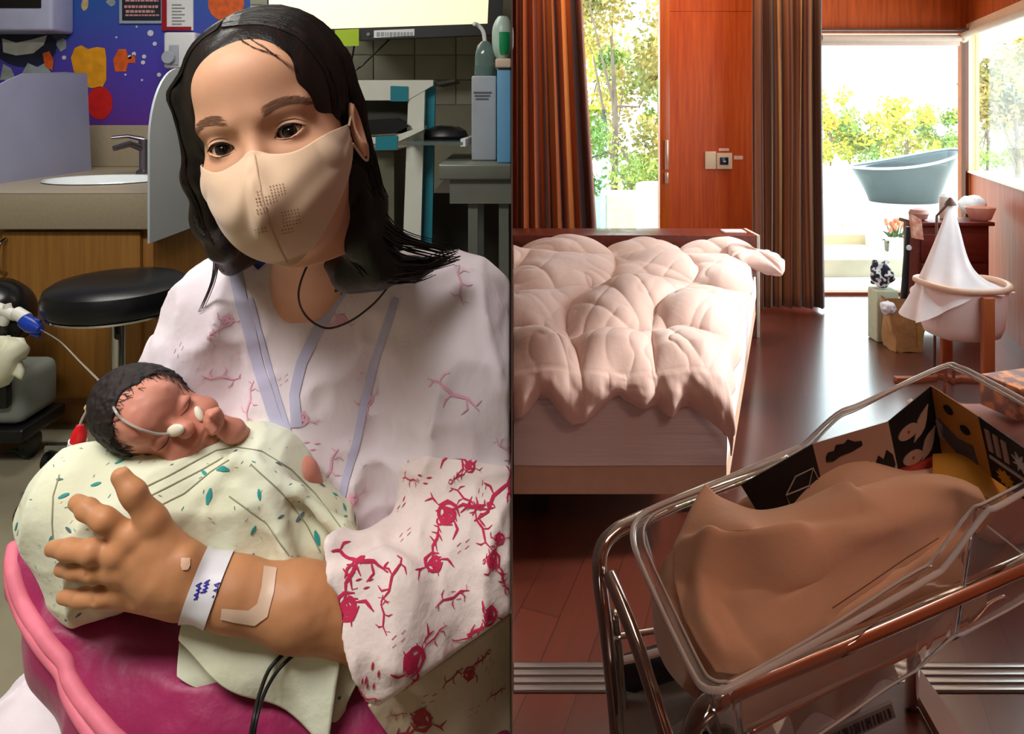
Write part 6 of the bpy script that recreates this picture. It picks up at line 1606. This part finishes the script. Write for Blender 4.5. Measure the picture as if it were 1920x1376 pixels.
# rim outline: (px, py, z) clockwise from the near-left corner
rim_pts = [(1192, 978, .80), (1186, 1012, .795), (1200, 1055, .785), (1248, 1160, .77), (1298, 1262, .762), (1318, 1288, .76), (1345, 1294, .76), (1380, 1284, .762),
           (1560, 1188, .775), (1740, 1085, .80), (1775, 1058, .812), (1845, 965, .885), (1880, 945, .90), (2020, 862, .93), (2040, 830, .945), (2010, 800, .955),
           (1850, 712, .965), (1800, 688, .965), (1765, 688, .96), (1620, 755, .94), (1570, 776, .93), (1508, 832, .87), (1480, 846, .86), (1330, 910, .82), (1225, 952, .805)]
rim = spline([PZ(*p) for p in rim_pts], 5, closed=True)
cen = sum(rim, Vector())/len(rim)
def off(loop, d, dz): return [p+(Vector((cen.x, cen.y, p.z))-p).normalized()*d+Vector((0, 0, dz)) for p in loop]
MB().tube(rim, .0042, 10, closed=True).build('rim', M_acre, t, smooth=True)
MB().tube(off(rim, .018, .001), .0020, 8, closed=True).build('rim_bead', M_acre, t, smooth=True)
# flange + walls + floor
n = len(rim)
zb = .60
def bot(p): q = cen+(p-cen)*.86; k = (p.z-.76)/.2; return Vector((q.x, q.y, zb+.12*k))
L0 = off(rim, .003, -.003); L1 = off(rim, .018, -.004); L2 = [a_.lerp(bot(a_), .96)+Vector((0, 0, .004)) for a_ in L1]; L3 = [cen+(bot(a_)-cen)*.95 for a_ in L1]
for i, p in enumerate(L3): p.z = bot(L1[i]).z
mb = MB(); k0 = L0+L1+L2+L3
fs = [[j*n+i, j*n+(i+1) % n, (j+1)*n+(i+1) % n, (j+1)*n+i] for j in range(3) for i in range(n)]; fs.append([3*n+i for i in range(n)])
# 3 mm thick shell
inn = [p+(Vector((cen.x, cen.y, p.z))-p).normalized()*.003+Vector((0, 0, .003)) for p in k0]; N_ = len(k0)
mb.add(k0+inn, fs+[[i+N_ for i in f][::-1] for f in fs]+[[i, N_+i, N_+(i+1) % n, (i+1) % n] for i in range(n)])
mb.build('tub', M_acr, t, smooth=False)
MB().tube(L2, .002, 6, closed=True).build('tub_base_edge', M_acre, t, smooth=True)
# chrome frame
Mch = mat('chrome_tube', rgb(206, 198, 192), .10, 1, noise=.03)
def tb(name, pts, r_, k=7): return MB().tube(spline([PZ(*p) for p in pts], k), r_, 14).build(name, Mch, t, smooth=True)
tb('near_rail', [(1285, 1440, .50), (1292, 1385, .60), (1318, 1332, .685), (1370, 1296, .705), (1500, 1240, .715), (1700, 1155, .74), (1920, 1058, .78), (2000, 1020, .80)], .0135)
tb('far_rail', [(1160, 1440, .30), (1152, 1330, .42), (1136, 1180, .60), (1124, 1080, .70), (1128, 1030, .735), (1150, 1000, .75), (1190, 978, .755), (1330, 918, .76), (1480, 865, .80)], .0125)
tb('end_bar', [(1140, 1075, .712), (1160, 1120, .69), (1200, 1225, .64), (1252, 1390, .56)], .0115)
tb('inner_leg', [(1152, 1150, .60), (1163, 1250, .46), (1176, 1440, .28)], .008)
tb('cross_rod', [(1150, 1195, .54), (1240, 1180, .53), (1278, 1172, .53)], .005)
MB().lathe(PZ(1152, 1195, .54), [(.001, -.012), (.010, -.006), (.011, .004), (.001, .012)], 14).build('knob', mat('steel', rgb(170, 168, 162), .25, 1), t)
tb('tray_edge', [(1400, 1378, .60), (1560, 1290, .61), (1680, 1235, .62), (1760, 1190, .635), (1815, 1172, .64), (1850, 1135, .66), (1880, 1120, .67)], .004)
MB().tube([PZ(1712, 1235, .60), PZ(1702, 1450, .02)], .011, 12).build('leg', Mch, t)
MB().tube([PZ(1290, 1440, .50), PZ(1300, 1700, .03)], .0125, 12).build('leg', Mch, t)
MB().tube([PZ(1160, 1440, .30), PZ(1168, 1560, .03)], .012, 12).build('leg', Mch, t)
# lower side skirt of the tub seen below the near rail
sk = [PZ(1392, 1290, .70), PZ(1860, 1080, .75), PZ(1850, 1140, .66), PZ(1812, 1174, .638), PZ(1560, 1292, .608), PZ(1392, 1384, .60)]
mb = MB().prism([p+Vector((0, .006, 0)) for p in sk], (0, .004, 0)); mb.build('side_panel', mat('side_panel_beige', rgb(232, 196, 168), .4, noise=.12, nscale=6), t)
# drawer unit / shelf below
t2 = empty('drawer_unit', (.8, 1.0, 0), 'dark wooden drawer box on the lower frame of the bassinet', 'drawer')
Mdw = mat('drawer_wood', rgb(110, 50, 40), .4, col2=rgb(84, 34, 28), nscale=6, stretch=(1, 8, 4)); Mdt = mat('drawer_top', rgb(150, 98, 80), .35, noise=.1, nscale=10)
a, b_, c, d = PZ(1698, 1262, .42), PZ(1722, 1250, .42), PZ(1830, 1400, .42), PZ(1775, 1400, .42)
MB().prism([a, b_, c, d], (0, 0, -.02)).build('top_edge', Mdt, t2)
MB().prism([a+Vector((0, 0, -.021)), d+Vector((0, 0, -.021)), d+Vector((-.30, .0, -.021)), a+Vector((-.16, .05, -.021))], (0, 0, -.16)).build('body', Mdw, t2)
t3 = empty('wire_basket', (.45, .95, .3), 'grey slotted plastic basket hanging under the bassinet', 'basket')
q = [PZ(1505, 1392, .55), PZ(1672, 1318, .56), PZ(1680, 1345, .52), PZ(1512, 1430, .51)]
MB().prism(q, (0, .006, 0)).build('band', mat('basket_grey', rgb(128, 112, 106), .5, noise=.1), t3)
sl_ = MB()
for i in range(22):
    u = .03+.94*i/22; w_ = .018 if i % 3 else .03
    A = q[0].lerp(q[1], u); B = q[0].lerp(q[1], u+w_); C = q[3].lerp(q[2], u+w_); D = q[3].lerp(q[2], u)
    sl_.prism([A.lerp(D, .25), B.lerp(C, .25), B.lerp(C, .85), A.lerp(D, .85)], (0, -.0008, 0))
    if i % 3 == 0 and i: sl_.prism([A.lerp(D, .5), q[0].lerp(q[1], u+.04).lerp(q[3].lerp(q[2], u+.04), .5), q[0].lerp(q[1], u+.04).lerp(q[3].lerp(q[2], u+.04), .58), A.lerp(D, .58)], (0, -.0008, 0))
sl_.build('slot', mat('slot_dark', rgb(34, 26, 28), .6, noise=.1), t3)
MB().grid(lambda u, v: (PZ(1500, 1400, .50).lerp(PZ(1700, 1300, .50), u)+Vector((.0, .02+.12*v, -.0+.03*math.sin(math.pi*v)+.02*math.sin(3*u*math.pi)))), 20, 10, .004).build('liner', mat('liner_taupe', rgb(150, 124, 104), .8, noise=.1), t3)
# items on the lower shelf at the left: black roll and taupe cloth
o = MB().tube([PZ(1158, 1268, .42), PZ(1180, 1262, .42), PZ(1290, 1228, .42), PZ(1360, 1205, .42)], [.020, .030, .030, .028], 16).build('roll', mat('roll_black', rgb(22, 20, 22), .6, noise=.2)); o.name = 'bolster'; tag(o, 'black padded roll on the lower shelf of the bassinet trolley', 'roll')
def sh(u, v): return PZ(1165+235*u, 1275-60*u+150*v, .36+.0*v)+Vector((0, 0, .010*math.sin(6*u+4*v)+.006*math.sin(15*v)))
o = MB().grid(sh, 30, 20, .012).build('cloth', mat('cloth_taupe', rgb(138, 118, 104), .8, noise=.1, nscale=14, bump=.3)); o.name = 'folded_towel'; tag(o, 'taupe folded cloth spread on the bassinet\'s lower shelf', 'cloth')
o = MB().tube([PZ(1160, 1240, .47), PZ(1215, 1228, .47), PZ(1285, 1208, .47)], .009, 10, flat=.5).build('strap', mat('strap_pale', rgb(190, 160, 146), .6, noise=.1)); o.name = 'strap_band'; tag(o, 'pale strap above the black roll on the trolley', 'strap')
M_shelf = mat('shelf_steel', rgb(96, 80, 74), .4, .6, noise=.1)
tr = MB().prism([PZ(1160, 1290, .335), PZ(1400, 1215, .335), PZ(1500, 1500, .335), PZ(1180, 1560, .335)], (0, 0, -.01)).build('lower_shelf', M_shelf, t)

# ---- bedding in the bassinet: big tan cloth over a mattress, from a height map over the tub plan
M_tan = mat('muslin_tan', rgb(238, 188, 154), .85, noise=.05, nscale=6, sheen=.25, bump=.4, bscale=16, bdist=.008)
outline = [(1335, 922, .83), (1262, 1035, .755), (1258, 1085, .745), (1300, 1190, .735), (1345, 1265, .728), (1420, 1255, .728), (1560, 1180, .735), (1720, 1085, .755), (1790, 1020, .80), (1860, 945, .85), (1830, 915, .86), (1760, 885, .86), (1690, 890, .86), (1600, 915, .85), (1530, 920, .86), (1430, 958, .83), (1400, 950, .83)]
OB = [PZ(*p) for p in spline([Vector(p) for p in outline], 6, closed=True)]
def cloth_heap():
    lo = (.12, .66, .56); hi = (1.0, 1.40, 1.02)
    s = SDF(lo, hi, .0052)
    def C(px, py, z): return PZ(px, py, z)
    s.F = s.cap(C(1330, 1180, .68), C(1600, 1080, .72), .085, .075)
    s.add(s.cap(C(1310, 1110, .68), C(1390, 1010, .71), .075, .068), .05)
    s.add(s.cap(C(1400, 1010, .72), C(1600, 960, .78), .075, .08), .05)
    s.add(s.cap(C(1600, 990, .77), C(1760, 950, .80), .085, .060), .05)
    s.add(s.cap(C(1520, 1180, .68), C(1740, 1070, .72), .05, .05), .03)
    s.add(s.cap(C(1350, 1235, .67), C(1500, 1195, .67), .05, .05), .03)
    s.F += s.noise(.006, 11, 41)+s.noise(.0025, 28, 42)
    # keep inside the tub
    hp = sorted({(round(p.x, 4), round(p.y, 4)) for p in L1})
    def half(ps):
        o_ = []
        for p in ps:
            while len(o_) > 1 and (o_[-1][0]-o_[-2][0])*(p[1]-o_[-2][1])-(o_[-1][1]-o_[-2][1])*(p[0]-o_[-2][0]) <= 0: o_.pop()
            o_.append(p)
        return o_[:-1]
    hull = [Vector((x, y, .8)) for x, y in half(hp)+half(hp[::-1])]; m = len(hull)
    for i in range(m):
        a, b = hull[i], hull[(i+1) % m]; d = b-a; nn = Vector((d.y, -d.x, 0))
        if nn.length < 1e-6: continue
        nn.normalize()
        if nn.dot(cen-a) > 0: nn = -nn
        s.inter(s.plane(a-nn*.010, tuple(nn)), .006)
    return s.mesh()
cv, cq = cloth_heap(); cv = relax(cv, cq, 3, .5)
hb = BVHTree.FromPolygons([Vector(p) for p in cv.tolist()], cq.tolist())
rows_ = [[(1322, 918, .845), (1362, 940, .84), (1420, 958, .84), (1490, 945, .85), (1545, 922, .865), (1588, 905, .885), (1614, 922, .875), (1690, 897, .88), (1765, 893, .885), (1835, 915, .885)],
         [(1288, 985, .81), (1350, 985, .84), (1420, 992, .85), (1490, 982, .85), (1550, 962, .86), (1600, 945, .87), (1645, 945, .87), (1710, 925, .87), (1780, 920, .875), (1848, 935, .875)],
         [(1264, 1060, .765), (1325, 1045, .80), (1400, 1060, .80), (1480, 1048, .82), (1560, 1020, .83), (1620, 1000, .84), (1680, 985, .84), (1740, 960, .845), (1800, 945, .85), (1856, 948, .862)],
         [(1272, 1130, .74), (1330, 1120, .76), (1400, 1130, .76), (1490, 1110, .77), (1580, 1080, .78), (1650, 1050, .785), (1705, 1030, .79), (1760, 1000, .80), (1812, 975, .82), (1858, 955, .85)],
         [(1304, 1205, .725), (1370, 1200, .735), (1440, 1190, .735), (1520, 1170, .735), (1610, 1130, .745), (1670, 1100, .75), (1722, 1070, .76), (1770, 1035, .78), (1818, 990, .81), (1860, 960, .84)],
         [(1340, 1262, .70), (1400, 1262, .70), (1460, 1240, .705), (1540, 1200, .71), (1625, 1155, .72), (1680, 1122, .73), (1732, 1090, .74), (1778, 1055, .755), (1822, 1005, .79), (1862, 965, .83)]]
rs_ = [spline([Vector(q) for q in r_], 12) for r_ in rows_]; cols_ = [spline([rs_[j][i] for j in range(6)], 14) for i in range(len(rs_[0]))]
def dpoly(x, y, pl):
    b_ = 1e9
    for (x0, y0), (x1, y1) in zip(pl, pl[1:]):
        dx, dy = x1-x0, y1-y0; t_ = max(0, min(1, ((x-x0)*dx+(y-y0)*dy)/(dx*dx+dy*dy))); b_ = min(b_, math.hypot(x-x0-t_*dx, y-y0-t_*dy))
    return b_
ridges = [([(1262, 1062), (1290, 1046), (1330, 1034), (1400, 1030), (1500, 1010)], .026, 20), ([(1332, 1034), (1306, 1085), (1318, 1170), (1350, 1235)], .016, 16), ([(1322, 918), (1298, 975), (1278, 1030)], .010, 14),
          ([(1370, 1082), (1450, 1076), (1520, 1060)], -.020, 28), ([(1360, 1120), (1390, 1180), (1440, 1230)], -.010, 22), ([(1480, 1140), (1560, 1080), (1680, 1010)], .010, 20), ([(1430, 985), (1520, 968), (1610, 955)], -.012, 16),
          ([(1560, 1142), (1620, 1102), (1700, 1047), (1762, 1008)], -.010, 9), ([(1620, 925), (1700, 915), (1800, 925)], .008, 16), ([(1560, 1150), (1555, 1185)], -.010, 8), ([(1290, 1100), (1275, 1160)], -.008, 12)]
SH = MB(); nC = len(cols_); nR = len(cols_[0]); G2 = []
for i in range(nC):
    col = []
    for j in range(nR):
        q = cols_[i][j]; z = q.z
        for pl, A_, w_ in ridges: z += A_*math.exp(-(dpoly(q.x, q.y, pl)/w_)**1.5)
        p = PZ(q.x, q.y, q.z); h = hb.ray_cast(Vector((p.x, p.y, 2)), Vector((0, 0, -1)))
        if h[0] is not None and j > 1: z = max(z, h[0].z+.005+(z-q.z)*.7)
        p.z = z; col.append(p)
    G2.append(col)
SH.grid(lambda u, v: G2[min(nC-1, int(round(u*(nC-1))))][min(nR-1, int(round(v*(nR-1))))], nC-1, nR-1, .004)
sv2 = relax(np.array([tuple(p) for p in SH.v]), np.array(SH.f), 2, .5)
k0_ = len(cv); cv = np.concatenate([cv, sv2]); cq = np.concatenate([cq, np.array(SH.f)+k0_])
bl2 = Surf(cv, cq)
bl2.stroke_px([(1560, 1140), (1620, 1100), (1700, 1045), (1760, 1008)], .0016, 1, .0006)
bd = bl2.build('bassinet_blanket', [M_tan, mat('muslin_seam', rgb(130, 82, 60), .9, noise=.1)]); tag(bd, 'tan muslin blanket heaped inside the clear bassinet', 'blanket')
# contrast cards along the far side of the tub
t4 = empty('picture_book', (.6, 1.3, .85), 'black and white accordion baby book standing along the bassinet side', 'book')
M_cblk = mat('card_black', rgb(22, 22, 26), .5, noise=.15); M_ctan = mat('card_tan', rgb(176, 140, 124), .6, noise=.06); M_cyel = mat('card_ochre', rgb(196, 132, 60), .6, noise=.08); M_cline = mat('card_line', rgb(176, 160, 150), .6, noise=.05)
M_cred = mat('card_red', rgb(168, 44, 30), .6, noise=.1); M_cor = mat('card_orange', rgb(206, 140, 40), .6, noise=.1)
# top edge (px,py,z), bottom edge (px,py,z) of the folds
folds_b = [((1388, 908, .86), (1424, 966, .80)), ((1522, 832, .905), (1545, 925, .82)), ((1664, 790, .925), (1684, 888, .84)), ((1746, 722, .975), (1766, 850, .86)), ((1836, 780, .975), (1862, 895, .88)), ((1930, 845, .975), (1950, 955, .885))]
pan = []
for i in range(5):
    (a0, a1), (b0, b1) = folds_b[i], folds_b[i+1]; pan.append((PZ(*a0), PZ(*b0), PZ(*b1), PZ(*a1)))
mats_ = [M_cblk, M_ctan, M_cblk, M_cyel, M_cblk]
def onp(q, u, v): return q[0].lerp(q[1], u).lerp(q[3].lerp(q[2], u), v)
def poly_on(q, pts, h_=.0035):
    nn = (q[1]-q[0]).cross(q[3]-q[0]).normalized()
    if nn.dot(cen-q[0]) < 0: nn = -nn
    return [onp(q, u, v)+nn*h_ for u, v in pts], nn
def line_on(mb, q, pts, w_, closed=False):
    P3, nn = poly_on(q, pts); mb.tube(P3, w_, 6, closed=closed)
for i, q in enumerate(pan):
    nn = (q[1]-q[0]).cross(q[3]-q[0]).normalized()
    if nn.y > 0: nn = -nn
    pg = MB().grid(lambda u, v: onp(q, u, v), 10, 6, .002).build('page', mats_[i], t4)
    mb = MB()
    def blob(pts, m_, nm='print'):
        P3, n_ = poly_on(q, pts, .0045); MB().prism(P3, -n_*.0042).build(nm, m_, pg)
    if i == 0:
        A = [(.52, .93), (.62, .55), (.88, .55), (.98, .93)]; 
        for ln in ([(.45, .72), (.66, .42), (.92, .42), (.80, .72), (.45, .72), (.45, 1.0)], [(.80, .72), (.80, 1.0)], [(.92, .42), (.97, .80)]): line_on(mb, q, ln, .0013)
        mb.build('cube_outline', M_cline, pg)
    if i == 1:
        blob([(.12, .32), (.16, .24), (.24, .24), (.28, .14), (.38, .16), (.44, .10), (.52, .18), (.60, .20), (.60, .28), (.45, .34), (.30, .36), (.2, .42), (.12, .40)], M_cblk, 'cloud_print')
        blob([(.60, .75), (.66, .62), (.72, .70), (.78, .56), (.84, .66), (.90, .50), (.96, .60), (.97, .80), (.90, .94), (.78, 1.0), (.68, .96), (.62, .88)], M_cblk, 'cloud_print')
    if i == 2:
        for (cx_, cy_, s_) in ((.34, .42, 1), (.34, .86, 1)):
            blob([(cx_+.22*math.cos(a_), cy_-.02+.11*math.sin(a_)) for a_ in [2*math.pi*k/16 for k in range(16)]], M_ctan, 'fruit_print')
            blob([(cx_+.03*math.cos(a_), cy_-.02+.03*math.sin(a_)) for a_ in [2*math.pi*k/8 for k in range(8)]], M_cred, 'seed_print')
        for (x0_, y0_, x1_, y1_) in ((.42, .62, .84, .20), (.50, .96, .92, .56)):
            dx, dy = x1_-x0_, y1_-y0_; pts = []
            for k in range(16):
                a_ = 2*math.pi*k/16; u_ = .5+.5*math.cos(a_); w2 = .22*math.sin(a_)*math.sin(math.pi*max(.05, min(.95, u_))); pts.append((x0_+dx*u_-dy*w2*.6, y0_+dy*u_+dx*w2*.9))
            blob(pts, M_ctan, 'leaf_print')
    if i == 3:
        for (cx_, cy_) in ((.36, .22), (.66, .40)): blob([(cx_+.09*math.cos(a_), cy_+.07*math.sin(a_)) for a_ in [2*math.pi*k/14 for k in range(14)]], M_cblk, 'dot_print')
        blob([(.10, .45), (.45, .62), (.75, .60), (.80, .95), (.45, .90), (.14, .72)], mat('card_grey', rgb(92, 84, 88), .6, noise=.1), 'shape_print')
        blob([(.02, .50), (.16, .52), (.18, .78), (.04, .72)], M_cline, 'shape_print')
    if i == 4:
        for k in range(3): blob([(.12+.17*k, .14), (.21+.17*k, .14), (.21+.17*k, .50), (.12+.17*k, .50)], M_ctan, 'bar_print')
        pts = []
        for k in range(16): rr_2 = .17 if k % 2 else .07; a_ = 2*math.pi*k/16; pts.append((.80+rr_2*math.cos(a_), .34+rr_2*math.sin(a_)))
        blob(pts, M_cline, 'flower_print'); blob([(.10, .58), (.98, .58), (.98, .63), (.10, .63)], M_cline, 'bar_print')
        pts = []
        for k in range(20): rr_2 = .2 if k % 2 else .12; a_ = 2*math.pi*k/20; pts.append((.38+rr_2*math.cos(a_), .84+rr_2*.7*math.sin(a_)))
        blob(pts, M_cor, 'flower_print')
# red and ochre cloth pieces behind the blanket
o = MB().prism([PZ(1672, 905, .84), PZ(1764, 870, .85), PZ(1762, 850, .862), PZ(1690, 886, .848)], (0, .012, 0)).build('red_block', M_cred); tag(o, 'red cloth edge between the book and the tan blanket', 'cloth')
o = MB().grid(lambda u, v: PZ(1752+130*u, 860+30*u+60*v, .865-.01*v)+Vector((0, 0, .012*math.sin(math.pi*u)+.006*math.sin(5*v))), 16, 10, .008).build('ochre_cloth', M_cor); tag(o, 'ochre cloth tucked under the book at the bassinet head', 'cloth')
